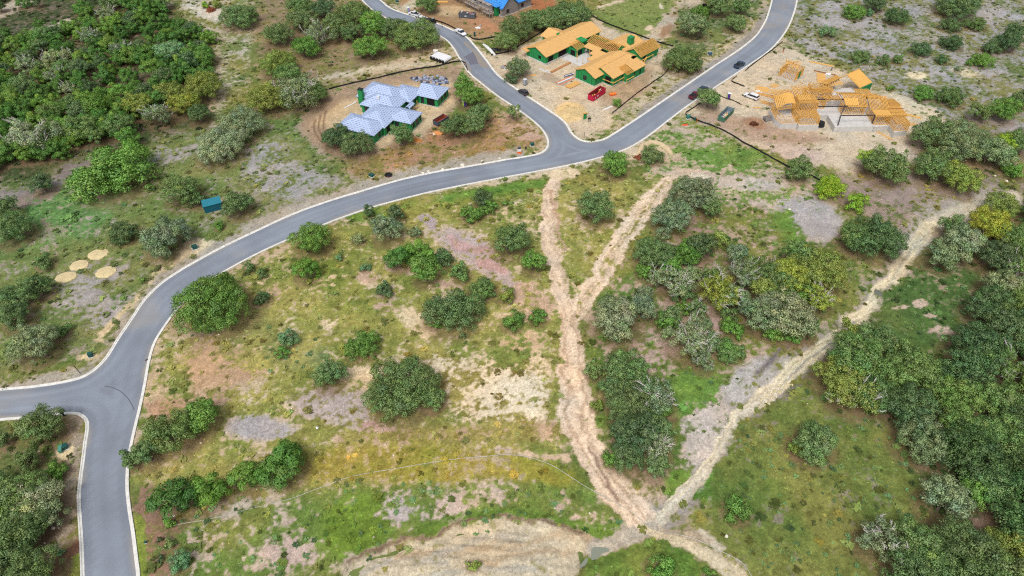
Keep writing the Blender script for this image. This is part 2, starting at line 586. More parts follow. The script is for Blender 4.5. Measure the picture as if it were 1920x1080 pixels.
# building plot with plywood roofs
poly([(895, 92), (925, 105), (960, 98), (1040, 52), (1108, 30), (1160, 55), (1262, 92), (1268, 118), (1238, 150), (1152, 216), (1146, 244), (1104, 264), (1070, 236), (1000, 186), (945, 150), (915, 112)], 6, s=(206, 186, 156), cover=.03)
ell(1180, 165, 60, 26, -35, s=(176, 150, 118), cover=.02)
ell(1040, 150, 30, 8, 20, s=(176, 156, 132), cover=.02)
ell(1068, 211, 30, 19, 0, .15, .4, s=(222, 190, 132), cover=0)
poly([(1095, 258), (1140, 240), (1150, 215), (1230, 165), (1262, 130), (1272, 140), (1200, 200), (1145, 252), (1110, 263)], 4, g=(104, 134, 58), s=(186, 168, 138), cover=.5)
poly([(1145, 252), (1262, 172), (1390, 85), (1432, 38), (1440, 0), (1375, -20), (1335, 70), (1260, 122), (1200, 190)], 8, g=(110, 122, 66), s=(196, 180, 152), cover=.35)
stroke([(1200, 215), (1262, 172), (1330, 126), (1388, 85), (1420, 55), (1434, 20)], 16, 5, s=(158, 150, 140), cover=.1)
poly([(1105, 26), (1170, -10), (1275, -20), (1245, 40), (1212, 72), (1150, 46)], 5, g=(118, 138, 66), y=(134, 142, 78), cover=1.0, ym=.4)
stroke([(1125, 12), (1160, 2), (1200, -8)], 9, s=(206, 190, 160), cover=.1)
stroke([(1310, -15), (1265, 32), (1222, 78)], 34, 7, s=(188, 174, 152), cover=.12)
ell(1250, 58, 9, 16, 35, s=(160, 130, 102), cover=0); ell(1275, 22, 16, 6, -30, s=(160, 132, 106), cover=0)
ell(1238, 12, 5, 6, 0, s=(220, 210, 185), cover=0); ell(1212, 53, 8, 5, 0, s=(215, 195, 165), cover=0)
poly([(1275, 15), (1440, -15), (1420, 30), (1335, 90), (1275, 110), (1262, 70)], 8, g=(88, 114, 58), y=(126, 132, 70), s=(158, 146, 124), cover=.72)
# far plot at the top
poly([(745, -20), (1060, -20), (1030, 30), (940, 60), (900, 75), (870, 62), (800, 38), (750, 20)], 6, s=(164, 130, 92), cover=.05)
ell(850, 20, 36, 9, 0, s=(196, 166, 124), cover=0); ell(905, 45, 28, 12, 20, s=(180, 132, 96), cover=.03); ell(775, 8, 26, 10, -20, s=(196, 182, 152), cover=.2)
ell(1020, 8, 30, 14, 0, s=(170, 110, 70), cover=.03)
# framed house plot
poly([(1288, 216), (1330, 172), (1400, 122), (1484, 84), (1560, 122), (1640, 166), (1765, 232), (1745, 272), (1692, 318), (1590, 322), (1500, 300), (1400, 270), (1340, 236)], 7, s=(204, 188, 162), cover=.03)
poly([(1290, 218), (1340, 205), (1420, 225), (1470, 236), (1570, 262), (1500, 275), (1400, 262), (1340, 236)], 6, g=(110, 116, 66), s=(178, 150, 126), cover=.15)
ell(1415, 232, 24, 10, 15, s=(168, 128, 98), cover=.05); ell(1490, 285, 60, 14, 10, s=(196, 174, 156), cover=.1)
# stony hillside, upper right
poly([(1492, -20), (1990, -20), (1990, 265), (1860, 262), (1770, 232), (1640, 160), (1560, 112), (1478, 74)], 10, g=(96, 116, 60), y=(134, 132, 78), s=(160, 156, 156), cover=.50, ym=.55)
for e in ((1660, 60, 70, 14, 12), (1760, 80, 60, 12, 15), (1620, 90, 50, 10, 10), (1850, 30, 60, 16, 0), (1570, 40, 40, 10, 10), (1820, 120, 50, 12, 20), (1740, 140, 40, 14, 0), (1880, 230, 40, 16, 10), (1530, 90, 40, 10, 20), (1560, 15, 30, 8, 0)):
    ell(*e, s=(166, 162, 160), cover=.26)
poly([(1650, 165), (1700, 180), (1760, 205), (1780, 240), (1700, 220)], 6, s=(206, 194, 166), cover=.15)
ell(1810, 135, 26, 8, 10, s=(206, 194, 160), cover=.2); ell(1716, 142, 20, 7, 0, s=(214, 202, 168), cover=.15)
poly([(1770, 235), (1990, 250), (1990, 420), (1850, 385), (1740, 320), (1700, 300)], 10, g=(80, 104, 52), s=(146, 128, 116), cover=.5)
# south of the framed house
poly([(1195, 262), (1290, 220), (1440, 300), (1540, 340), (1600, 335), (1560, 400), (1480, 470), (1360, 410), (1290, 330), (1210, 330)], 10, g=(104, 138, 60), y=(130, 146, 68), s=(190, 170, 148), cover=.42, ym=.25)
poly([(1255, 272), (1300, 278), (1370, 275), (1430, 292), (1400, 318), (1330, 306), (1275, 292)], 8, g=(100, 138, 56), cover=.78, ym=.15)
ell(1300, 326, 55, 10, 5, s=(198, 178, 156), cover=.1); ell(1400, 345, 70, 12, 5, s=(190, 178, 164), cover=.15)
ell(1215, 285, 44, 22, 0, s=(206, 186, 154), cover=.2)
poly([(1330, 380), (1440, 375), (1460, 420), (1400, 450), (1340, 420)], 10, g=(96, 136, 54), s=(194, 184, 172), cover=.4)
poly([(1470, 370), (1540, 360), (1590, 420), (1550, 460), (1510, 450), (1470, 400)], 9, s=(168, 164, 164), cover=.14)
poly([(1430, 410), (1480, 400), (1510, 450), (1470, 475), (1430, 460)], 8, g=(98, 136, 52), y=(120, 146, 56), cover=.95, ym=.2)
poly([(1560, 330), (1740, 322), (1850, 378), (1770, 410), (1700, 440), (1610, 410), (1550, 370)], 10, g=(96, 112, 56), s=(156, 138, 128), cover=.28)
# the open lot in the middle
poly([(300, 640), (480, 490), (620, 430), (960, 348), (1240, 332), (1265, 380), (1100, 570), (1050, 640), (1064, 820), (1000, 900), (500, 935), (258, 905), (272, 740)], 12, g=(122, 134, 58), y=(168, 158, 82), s=(206, 184, 150), cover=.68, ym=.5)
poly([(560, 400), (760, 372), (960, 345), (1030, 335), (1030, 348), (800, 395), (720, 420)], 6, g=(108, 140, 48), y=(156, 144, 68), cover=.8)
stroke([(760, 388), (860, 366), (1015, 344)], 14, 5, g=(98, 136, 50), cover=1.0, ym=.05)
poly([(798, 438), (850, 425), (905, 440), (935, 482), (965, 520), (1010, 560), (960, 552), (890, 500), (830, 462)], 9, s=(180, 164, 160), g=(128, 122, 66), cover=.2)
for e in ((870, 460, 30, 10, 25), (925, 500, 30, 9, 30), (905, 470, 18, 8, 0), (990, 545, 22, 10, 30)):
    ell(*e, s=(186, 152, 146), cover=.1)
ell(800, 415, 22, 12, 40, s=(178, 160, 160), cover=.15)
ell(782, 604, 44, 22, 30, s=(220, 198, 158), cover=.15)
poly([(720, 690), (830, 662), (935, 690), (1028, 676), (1042, 806), (960, 806), (880, 780), (800, 740)], 12, g=(136, 124, 58), s=(224, 204, 170), cover=.36, ym=.5)
ell(680, 706, 40, 20, -10, s=(216, 192, 154), cover=.2); ell(960, 740, 70, 40, 0, s=(226, 208, 176), cover=.26)
ell(1000, 560, 40, 34, 20, s=(196, 164, 138), cover=.32); ell(985, 640, 44, 20, 0, s=(200, 172, 136), cover=.42)
ell(485, 802, 66, 26, 5, s=(170, 164, 164), cover=.16)
poly([(540, 740), (590, 726), (680, 728), (695, 780), (730, 812), (640, 806), (560, 775)], 9, s=(182, 166, 158), g=(124, 120, 62), cover=.32)
ell(700, 800, 40, 14, 10, s=(186, 150, 140), cover=.2)
poly([(340, 670), (400, 640), (470, 650), (500, 700), (440, 740), (360, 740)], 12, g=(130, 118, 60), s=(192, 156, 120), cover=.18)
ell(330, 620, 20, 30, 20, s=(190, 172, 138), cover=.25); ell(300, 720, 26, 40, 10, s=(194, 172, 138), cover=.3)
poly([(270, 760), (340, 740), (430, 740), (420, 760), (290, 800)], 8, s=(184, 146, 114), cover=.3)
ell(470, 640, 60, 60, 0, g=(108, 124, 66), cover=.75); ell(560, 665, 44, 30, 0, g=(110, 136, 88), cover=.75)
ell(640, 560, 60, 40, 20, g=(120, 132, 52), cover=.8, ym=.6); ell(620, 480, 60, 30, -20, g=(116, 130, 48), cover=.82)
for e in ((745, 500, 30, 12, 30), (860, 545, 60, 12, 20), (690, 520, 26, 12, 10), (500, 560, 40, 20, -30), (610, 680, 40, 10, 40), (720, 575, 26, 12, 0)):
    ell(*e, s=(194, 164, 140), cover=.42)
for k_ in range(3):
    stroke([(690, 812 + 7 * k_), (820, 806 + 6 * k_), (940, 798 + 6 * k_), (1050, 795 + 6 * k_)], 4, 2, .6, s=(200, 170, 132), cover=.25)
stroke([(640, 826), (780, 818), (900, 812), (1040, 806)], 34, 12, s=(188, 158, 126), g=(140, 128, 62), cover=.5)
poly([(560, 850), (720, 832), (960, 842), (1066, 880), (1080, 905), (900, 925), (700, 905), (580, 905)], 10, g=(138, 142, 46), y=(170, 148, 62), s=(186, 164, 126), cover=.72, ym=.45)
stroke([(930, 840), (1000, 855), (1060, 860)], 14, 6, s=(206, 180, 150), cover=.25)
poly([(330, 990), (560, 922), (960, 895), (1140, 925), (1190, 985), (1110, 1010), (1020, 978), (860, 978), (760, 1003), (640, 1075), (330, 1090)], 10, g=(104, 130, 54), y=(136, 140, 66), s=(194, 174, 154), cover=.58, ym=.3)
ell(665, 985, 66, 60, -20, g=(104, 130, 40), y=(120, 150, 40), cover=.95, ym=.2)
ell(540, 1035, 50, 36, 20, s=(196, 172, 156), cover=.24); ell(750, 955, 52, 26, 10, s=(190, 176, 170), cover=.32); ell(830, 945, 50, 24, -10, s=(200, 178, 162), cover=.4)
stroke([(790, 990), (900, 968), (1000, 970), (1090, 995), (1190, 990)], 26, 8, g=(100, 128, 46), y=(118, 146, 48), cover=.92, ym=.15)
ell(1010, 930, 50, 26, 0, g=(110, 136, 54), s=(190, 164, 140), cover=.7); ell(420, 1000, 70, 30, -15, s=(196, 176, 144), g=(120, 128, 56), cover=.55)
ell(420, 955, 50, 18, -15, s=(188, 172, 150), cover=.35)
poly([(247, 905), (325, 905), (330, 1090), (266, 1090)], 7, g=(96, 118, 58), s=(150, 116, 94), cover=.25)
poly([(251, 968), (266, 966), (272, 985), (273, 1090), (258, 1090)], 2.5, .2, g=(122, 140, 50), y=(134, 146, 56), cover=1.0, ym=.4)
# west of the lower road
poly([(-60, 792), (150, 790), (146, 930), (150, 1090), (-60, 1090)], 8, g=(86, 108, 52), y=(128, 122, 66), s=(148, 126, 102), cover=.62)
stroke([(145, 790), (140, 840), (132, 920), (125, 980)], 28, 8, s=(168, 154, 134), g=(112, 116, 66), cover=.28)
stroke([(130, 960), (80, 1040), (30, 1090)], [30, 70], 10, s=(188, 168, 142), cover=.22)
stroke([(150, 1020), (110, 1060), (90, 1090)], 20, 6, s=(128, 92, 70), cover=.1)
poly([(140, 1042), (150, 1036), (152, 1090), (130, 1090)], 2.5, .2, g=(122, 140, 50), y=(134, 146, 56), cover=1.0, ym=.4)
ell(118, 846, 19, 14, -20, .2, .5, s=(222, 202, 160), cover=0)
poly([(350, 450), (380, 445), (400, 455), (370, 475), (335, 490), (330, 482)], 4, .6, s=(222, 204, 164), cover=.02)
stroke([(330, 485), (240, 570), (180, 640)], 12, 5, 1.2, s=(206, 186, 146), cover=.25)
ell(165, 672, 22, 8, 0, s=(212, 192, 150), cover=.15)
# between the two tracks and the creek
poly([(1105, 560), (1245, 360), (1440, 385), (1565, 600), (1400, 700), (1335, 820), (1245, 905), (1180, 905), (1112, 700)], 12, g=(94, 122, 50), y=(134, 132, 62), s=(180, 156, 136), cover=.6, ym=.35)
ell(1225, 655, 46, 46, 20, s=(188, 162, 148), cover=.32); ell(1265, 590, 50, 30, 0, s=(184, 158, 142), cover=.4); ell(1300, 460, 40, 50, 0, s=(170, 136, 122), cover=.35); ell(1330, 600, 40, 24, 0, s=(186, 154, 142), cover=.3)
ell(1150, 470, 50, 70, 30, g=(130, 134, 56), cover=.72, ym=.6)
ell(1300, 735, 56, 44, -20, g=(100, 138, 56), y=(120, 150, 56), cover=.98, ym=.2); ell(1115, 720, 16, 90, -5, g=(92, 128, 44), cover=.9)
# creek bed and banks
stroke(CREEK, [60, 70, 64, 54, 60, 80, 76, 56, 46], 16, 1.0, s=(166, 158, 148), cover=.30)
ell(1400, 715, 56, 34, -35, s=(178, 174, 170), cover=.14); ell(1318, 812, 40, 60, 25, s=(196, 186, 176), cover=.08); ell(1390, 840, 26, 40, 25, s=(188, 184, 182), cover=.1); ell(1480, 770, 60, 28, -35, s=(140, 134, 132), cover=.25)
ell(1225, 900, 44, 40, 0, s=(190, 166, 140), cover=.25); ell(1270, 900, 26, 22, -30, g=(96, 146, 46), cover=.9); ell(1320, 905, 30, 30, -20, g=(92, 140, 46), cover=.85)
stroke([(1900, 372)] + CREEK[:4], 34, 7, s=(202, 192, 168), cover=.03)
stroke(CREEK[2:9], [18, 28, 32, 30, 32], 5, .9, s=(228, 214, 178), cover=0)
stroke(CREEK[7:], [30, 24, 20, 20, 26], 4, .8, s=(206, 198, 182), cover=0)
stroke([(1740, 432), (1705, 470), (1665, 540)], 7, 3, s=(150, 150, 140), cover=0)
stroke([(1610, 600), (1540, 656), (1470, 712)], 7, 3, .8, s=(160, 156, 144), cover=0)
stroke([(1480, 735), (1560, 680), (1620, 640)], 22, 8, s=(124, 116, 112), g=(80, 104, 48), cover=.35)
stroke([(1520, 610), (1420, 700)], 12, 6, s=(120, 112, 112), cover=.3)
# tracks
stroke(TRACK1, [18, 22, 24, 26, 32, 38, 48, 56, 66, 72, 52, 44], 5, .8, s=(228, 204, 176), g=(150, 142, 80), cover=.05)
stroke(TRACK2, [28, 34, 38, 40, 36, 30], 5, .8, s=(228, 206, 178), g=(142, 138, 74), cover=.14)
stroke(TRACK2, 9, 4, 1.0, s=(196, 170, 140), g=(142, 138, 74), cover=.6)
for off, sc_ in ((-7, .92), (0, 1.06), (8, .9), (-11, 1.05), (14, .93)):
    stroke([(p[0] + off * (1 + .8 * i / 11) + 2 * math.sin(i * 2.1 + off), p[1]) for i, p in enumerate(TRACK1[1:])], 3, 2, .9, s=tuple(int(c * sc_) for c in (216, 190, 162)), cover=.04)
    stroke([(p[0] + off * .9 + 1.5 * math.sin(i * 2.3 + off), p[1]) for i, p in enumerate(TRACK2)], 2.5, 1.5, .9, s=tuple(int(c * sc_) for c in (220, 198, 168)), cover=.1)
    stroke([(p[0] + off * .8, p[1] + off * .5) for i, p in enumerate(CREEK[2:12])], 3, 2, .8, s=tuple(int(c * sc_) for c in (212, 200, 168)), cover=.02)
for off in (-14, 12):
    stroke([(p[0] + off, p[1]) for p in TRACK1[5:]], 5, 2.5, .8, s=(196, 168, 140), cover=.02)
stroke([(1108, 840), (1135, 895), (1160, 940)], 6, 3, .6, s=(150, 122, 104), cover=0)
stroke([(1052, 470), (1045, 400), (1034, 360)], 8, 3, 1.2, s=(190, 158, 130), cover=.1)
ell(1060, 325, 40, 10, -5, s=(216, 194, 158), cover=.08)
stroke(TRACK3, [18, 17, 20], 5, 1.1, s=(212, 194, 158), cover=.04)
stroke([(1300, 1000), (1360, 1035), (1430, 1075)], 16, 5, 1.0, s=(206, 192, 164), cover=.15)
stroke([(1218, 985), (1265, 995), (1330, 1020)], 10, 6, 1.0, s=(190, 168, 140), cover=.2)
# meadows on the right
poly([(1405, 785), (1560, 695), (1655, 790), (1725, 850), (1755, 940), (1660, 1090), (1430, 1090), (1310, 965), (1335, 890)], 14, g=(94, 118, 50), y=(128, 130, 62), s=(140, 130, 112), cover=.82, ym=.5)
ell(1470, 900, 60, 40, 30, g=(88, 122, 44), cover=.95); ell(1560, 985, 60, 40, 30, g=(118, 122, 50), cover=.9, ym=.8)
poly([(1655, 560), (1765, 448), (1850, 470), (1830, 560), (1770, 655), (1625, 635)], 12, g=(78, 108, 50), y=(112, 120, 58), s=(158, 140, 120), cover=.74, ym=.25)
for e in ((1730, 570, 16, 8, -20), (1690, 580, 16, 6, -10), (1765, 620, 20, 8, 0), (1745, 590, 10, 5, 0)):
    ell(*e, s=(200, 176, 152), cover=.1)
poly([(1850, 440), (1990, 380), (1990, 1100), (1650, 1100), (1690, 1010), (1760, 940), (1720, 850), (1650, 780), (1560, 760), (1600, 640), (1760, 670), (1830, 560)], 12, g=(64, 88, 40), y=(98, 104, 52), s=(128, 108, 92), cover=.7, ym=.2)
ell(1840, 1000, 44, 34, -30, s=(150, 122, 104), cover=.3)
# sand fan at the bottom
poly([(650, 1062), (722, 1024), (800, 1000), (862, 984), (960, 970), (1022, 983), (1082, 1008), (1112, 1028), (1098, 1060), (1050, 1100), (630, 1100)], 6, .9, s=(200, 184, 154), g=(150, 142, 80), cover=.05)
for k_, (x_, y_) in enumerate(((760, 1040), (820, 1020), (900, 1008), (980, 1030), (900, 1060), (1010, 1005))):
    stroke([(x_ - 80, y_ + 22), (x_ - 20, y_ + 6), (x_ + 40, y_ + 2), (x_ + 90, y_ + 8)], 12, 7, 1.4, s=((182, 172, 152), (190, 166, 132))[k_ % 2], cover=.03)
stroke([(660, 1050), (724, 1022), (802, 998), (864, 982), (960, 968), (1022, 981), (1084, 1006)], 7, 3, 1.0, s=(134, 112, 86), cover=.1)
poly([(1100, 1030), (1190, 985), (1240, 1000), (1340, 1080), (1100, 1090), (1090, 1060)], 7, g=(90, 124, 44), y=(126, 138, 56), s=(160, 140, 116), cover=.88, ym=.25)
stroke(CREEK[11:], [28, 34], 5, .6, s=(186, 176, 158), cover=0)
stroke(TRACK3, [18, 17, 20], 5, 1.1, s=(212, 194, 158), cover=.04)

# colour of every point: vegetation over soil, broken up by noise at several sizes
CV = np.where(CV > .2, np.minimum(CV + .07, 1.0), CV)
n1 = fbm(gx, gy, 5.0, 2, 5, 0.68)
n2 = fbm(gx, gy, 11.0, 7, 3)
n3 = fbm(gx, gy, 1.6, 15, 3, 0.7)
n4 = fbm(gx, gy, 3.2, 18, 3)
n5 = fbm(gx, gy, 0.8, 6, 2)
nn = np.clip((n1 * 0.40 + n3 * 0.27 + n5 * .33 - 0.5) * 2.9 + 0.5, 0, 1)
veg = sstep(-0.18, 0.18, CV - nn)
ymix = np.clip(YM - .06 + (n2 - 0.5) * 1.8 + (n4 - 0.5) * 0.8, 0, 1)[:, None]
VC = A1 * (1 - ymix) + A2 * ymix
n6 = vnoise(gx, gy, 0.55, 8)
VC = VC * ((0.62 + 0.76 * n3) * (.80 + .40 * n6))[:, None]
SCL = SO * ((0.70 + 0.60 * fbm(gx, gy, 2.4, 20, 4, 0.8)) * (.86 + .28 * vnoise(gx, gy, .5, 13)))[:, None]
warm = ((fbm(gx, gy, 9.0, 22, 3) - 0.5) * 0.22)[:, None]
SCL = SCL * (1 + warm * np.array([1.0, 0.1, -0.9]))
GC = SCL * (1 - veg[:, None]) + VC * veg[:, None]
GC = np.clip(GC, 0.01, 0.85)

ix = np.arange(len(yy) * nx).reshape(len(yy), nx)
Fq = np.stack([ix[:-1, :-1], ix[:-1, 1:], ix[1:, 1:], ix[1:, :-1]], -1).reshape(-1, 4)
gmat = attr_mat('ground', 'ground', 2.2, 0.34, bump=0.6)
gme = mesh_fast('ground', np.stack([gx, gy, gzv], 1), Fq, gmat)
gme.polygons.foreach_set('use_smooth', np.ones(len(gme.polygons), dtype=bool))
vcol(gme, 'ground', GC)
tag(link('ground', gme), kind='structure')
mb = MB()
mb.add([(-3500, -600, -1.2), (3500, -600, -1.2), (3500, 6000, -1.2), (-3500, 6000, -1.2)], [(0, 1, 2, 3)])
tag(mb.build('terrain', mat('terrain', D(105, 118, 66), .95, .1, noise=.5, nscale=.05)), kind='structure')

# ------------------------------------------------------------------ asphalt and kerbs
def asphalt_mat():
    m = mat('asphalt', D(136, 144, 156), .85, .25)
    nt = m.node_tree
    b = nt.nodes['Principled BSDF']
    tc = nt.nodes.new('ShaderNodeTexCoord')
    big = nt.nodes.new('ShaderNodeTexNoise'); big.inputs['Scale'].default_value = 0.09; big.inputs['Detail'].default_value = 4
    fin = nt.nodes.new('ShaderNodeTexNoise'); fin.inputs['Scale'].default_value = 6; fin.inputs['Detail'].default_value = 3
    st = nt.nodes.new('ShaderNodeAttribute'); st.attribute_name = 'lane'
    for n in (big, fin):
        nt.links.new(tc.outputs['Object'], n.inputs['Vector'])
    def mr(a, lo, hi, f0=.3, f1=.7):
        q = nt.nodes.new('ShaderNodeMapRange')
        q.inputs['From Min'].default_value = f0; q.inputs['From Max'].default_value = f1
        q.inputs['To Min'].default_value = lo; q.inputs['To Max'].default_value = hi
        nt.links.new(a, q.inputs['Value'])
        return q.outputs['Result']
    m1 = nt.nodes.new('ShaderNodeMath'); m1.operation = 'MULTIPLY'
    nt.links.new(mr(big.outputs['Fac'], .86, 1.12), m1.inputs[0]); nt.links.new(mr(fin.outputs['Fac'], .9, 1.1), m1.inputs[1])
    m2 = nt.nodes.new('ShaderNodeMath'); m2.operation = 'MULTIPLY'
    nt.links.new(m1.outputs[0], m2.inputs[0]); nt.links.new(st.outputs['Fac'], m2.inputs[1])
    v = nt.nodes.new('ShaderNodeVectorMath'); v.operation = 'SCALE'
    v.inputs[0].default_value = tuple(D(136, 144, 156))
    nt.links.new(m2.outputs[0], v.inputs['Scale'])
    dt = nt.nodes.new('ShaderNodeAttribute'); dt.attribute_name = 'dirt'
    mx = nt.nodes.new('ShaderNodeMix'); mx.data_type = 'RGBA'
    mx.inputs['B'].default_value = (*[float(q) for q in D(164, 156, 146)], 1)
    nt.links.new(dt.outputs['Fac'], mx.inputs['Factor']); nt.links.new(v.outputs['Vector'], mx.inputs['A'])
    nt.links.new(mx.outputs['Result'], b.inputs['Base Color'])
    return m

def build_asphalt():
    # a grid clipped by the road outline, so worn wheel paths and streaks can follow the kerb lines
    bm = bmesh.new()
    vs = [bm.verts.new((p[0], p[1], 0.0)) for p in ROADPOLY]
    tris = tessellate_polygon([[Vector((p[0], p[1], 0)) for p in ROADPOLY]])
    for t in tris:
        try: bm.faces.new([vs[i] for i in t])
        except ValueError: pass
    bmesh.ops.recalc_face_normals(bm, faces=bm.faces)
    for axis in (0, 1):
        lo = min(v.co[axis] for v in bm.verts); hi = max(v.co[axis] for v in bm.verts)
        c = lo + 1.5
        while c < hi:
            no = (1, 0, 0) if axis == 0 else (0, 1, 0)
            co = (c, 0, 0) if axis == 0 else (0, c, 0)
            bmesh.ops.bisect_plane(bm, geom=bm.verts[:] + bm.edges[:] + bm.faces[:], plane_co=co, plane_no=no)
            c += 0.8
    me = bpy.data.meshes.new('road')
    bm.to_mesh(me); bm.free()
    n = len(me.vertices)
    co = np.zeros(n * 3, dtype=np.float32); me.vertices.foreach_get('co', co)
    co = co.reshape(-1, 3)
    x, y = co[:, 0].astype(float), co[:, 1].astype(float)
    dist = np.full(n, 1e9)
    for w in WE:
        dist = np.minimum(dist, seg_dist(x, y, w)[0])
    lane = 1.0 + 0.07 * np.cos(dist * 2.4) + (vnoise(dist, x * 0.02, 0.55, 4) - .5) * 0.22
    lane *= 1.0 - 0.10 * (1 - sstep(0.3, 1.2, dist))
    a = me.attributes.new('lane', 'FLOAT', 'POINT')
    a.data.foreach_set('value', lane.astype(np.float32))
    dirt = (1 - sstep(.25, 1.5, dist)) * sstep(.45, .75, fbm(x, y, 9, 3, 3)) + .5 * sstep(.56, .8, fbm(x, y, 14, 10, 4))
    a2 = me.attributes.new('dirt', 'FLOAT', 'POINT')
    a2.data.foreach_set('value', np.clip(dirt, 0, .8).astype(np.float32))
    me.materials.append(asphalt_mat())
    # face up
    if me.polygons[0].normal.z < 0: me.flip_normals()
    tag(link('road', me), kind='structure')
build_asphalt()

kerb_m = mat('kerb_concrete', D(226, 224, 218), .85, .25, noise=.16, nscale=.9)
def kerb(line, side):
    """kerb and gutter: 0.35 m flush gutter towards the asphalt, then a step of 0.12 m"""
    L = np.array(line)
    d = np.gradient(L, axis=0)
    d /= np.linalg.norm(d, axis=1)[:, None] + 1e-9
    nrm = np.stack([-d[:, 1], d[:, 0]], 1) * side          # towards the asphalt
    prof = [(0.42, -0.05), (0.40, 0.012), (0.06, 0.02), (0.0, 0.115), (-0.26, 0.125), (-0.29, -0.2)]
    V, F = [], []
    for i in range(len(L)):
        for o, z in prof:
            V.append((L[i, 0] + nrm[i, 0] * o, L[i, 1] + nrm[i, 1] * o, z))
    k = len(prof)
    for i in range(len(L) - 1):
        for j in range(k - 1):
            F.append((i * k + j, i * k + j + 1, (i + 1) * k + j + 1, (i + 1) * k + j))
    me = mesh_np('kerb', V, F, kerb_m)
    bm = bmesh.new(); bm.from_mesh(me); bmesh.ops.recalc_face_normals(bm, faces=bm.faces)
    if sum(f.normal.z * f.calc_area() for f in bm.faces) < 0: bmesh.ops.reverse_faces(bm, faces=bm.faces)
    bm.to_mesh(me); bm.free()
    tag(link('kerb', me), kind='structure')
kerb(WE[0], -1); kerb(WE[1], -1); kerb(WE[2], -1); kerb(WE[3], 1)
# ------------------------------------------------------------------ trees
LEAF = leaf_mat('leaves')
BARK = mat('bark', D(120, 108, 98), .95, .1, noise=.35, nscale=3)
DEADWOOD = mat('dead_wood', D(196, 190, 184), .9, .1, noise=.2, nscale=4)

def crown_mesh(seed, Rr, Hc, z0, ncl, leaves, leaf, flat=0.0, spread=1.0, needle=False, lobes=(4, 6)):
    """leaf cards in clumps over several unequal lobes: Rr radius, Hc crown height, z0 its underside"""
    g = np.random.RandomState(seed)
    nl = g.randint(lobes[0], lobes[1] + 1)
    LB = []
    a0 = g.rand() * 6.28
    for i in range(nl):
        a = a0 + 6.283 * i / nl + g.randn() * .35
        r = ((.29 + .22 * g.rand()) if Rr > 5 else (.36 + .24 * g.rand())) * Rr
        off = (Rr - r) * (.72 + .36 * g.rand())
        LB.append((off * math.cos(a), off * math.sin(a), r, .62 + .38 * g.rand()))
    LB.append((g.randn() * .14 * Rr, g.randn() * .14 * Rr, (.44 if Rr > 5 else .52) * Rr, 1.0))
    LB = np.array(LB)
    wl_ = LB[:, 2] ** 2; wl_ = wl_ / wl_.sum()
    C, CR = [], []
    tries = 0
    while len(C) < ncl and tries < 9000:
        tries += 1
        lx, ly, lr, lh = LB[g.choice(len(LB), p=wl_)]
        a = g.rand() * 2 * math.pi
        el = math.asin(g.rand() ** .85) if g.rand() < .84 else -.35 * g.rand()
        q = .80 + .22 * g.rand()
        if g.rand() < .10: q *= 1.16
        if g.rand() < .12: q *= .6
        x, y = lx + q * lr * math.cos(el) * math.cos(a), ly + q * lr * math.cos(el) * math.sin(a)
        z = z0 + Hc * (.26 + (lh * .92 - .26) * max(-.6, math.sin(el)) * q) + g.randn() * .03 * Hc
        r = Rr * (.15 + .15 * g.rand()) * spread
        if any((x - c[0]) ** 2 + (y - c[1]) ** 2 + ((z - c[2]) * 1.3) ** 2 < (.58 * (r + cr)) ** 2 for c, cr in zip(C, CR)):
            continue
        C.append((x, y, z)); CR.append(r)
    C = np.array(C); CR = np.array(CR)
    w = CR ** 2 * (.55 + .9 * g.rand(len(CR))); w = w / w.sum()
    idx = g.choice(len(C), size=leaves, p=w)
    d = g.randn(leaves, 3)
    d[:, 2] = d[:, 2] * .9 + .5
    d /= np.linalg.norm(d, axis=1)[:, None]
    rad = CR[idx] * (.50 + .62 * g.rand(leaves) ** .7)
    rad *= 1 + (g.rand(leaves) < .07) * .5 * g.rand(leaves)
    sub = 1 + .25 * np.sin(d[:, 0] * 8 + idx) * np.sin(d[:, 1] * 8 + idx * 2) * np.sin(d[:, 2] * 7 + idx * 3)
    P = C[idx] + d * (rad * sub)[:, None] * np.array([1.05, 1.05, .80])
    rnd = g.randn(leaves, 3)
    nrm = d + rnd * .5
    nrm /= np.linalg.norm(nrm, axis=1)[:, None]
    t = np.cross(nrm, g.randn(leaves, 3)); t /= np.linalg.norm(t, axis=1)[:, None]
    b = np.cross(nrm, t)
    s = leaf * (.55 + .8 * g.rand(leaves))
    if needle:
        t, b = t * 1.5, b * .55
    k = .25 * s[:, None] * nrm
    V = np.stack([P - t * s[:, None] * .5, P - b * s[:, None] * .36 + k, P + t * s[:, None] * .5, P + b * s[:, None] * .36 + k], 1).reshape(-1, 3)
    F = np.arange(leaves * 4).reshape(-1, 4)
    me = mesh_fast('crown', V, F, LEAF)
    me.polygons.foreach_set('use_smooth', np.ones(leaves, dtype=bool))
    cen = np.array([0, 0, z0 + Hc * .3])
    o_ = P - cen; o_ /= np.linalg.norm(o_, axis=1)[:, None] + 1e-6
    sn = d * .75 + o_ * .35 + rnd * .22
    sn /= np.linalg.norm(sn, axis=1)[:, None]
    me.normals_split_custom_set_from_vertices(np.repeat(sn, 4, 0).tolist())
    ct = .82 + .36 * g.rand(len(C))
    hue = g.randn(len(C), 3) * np.array([.07, .02, .07])
    T = (ct[idx] * (.82 + .36 * g.rand(leaves)))[:, None] * (1 + hue[idx])
    young = g.rand(leaves) < .08
    T[young] *= np.array([1.35, 1.28, 1.1])
    vcol(me, 'tint', np.repeat(np.clip(T, .2, 2.2), 4, 0))
    return me, C, CR

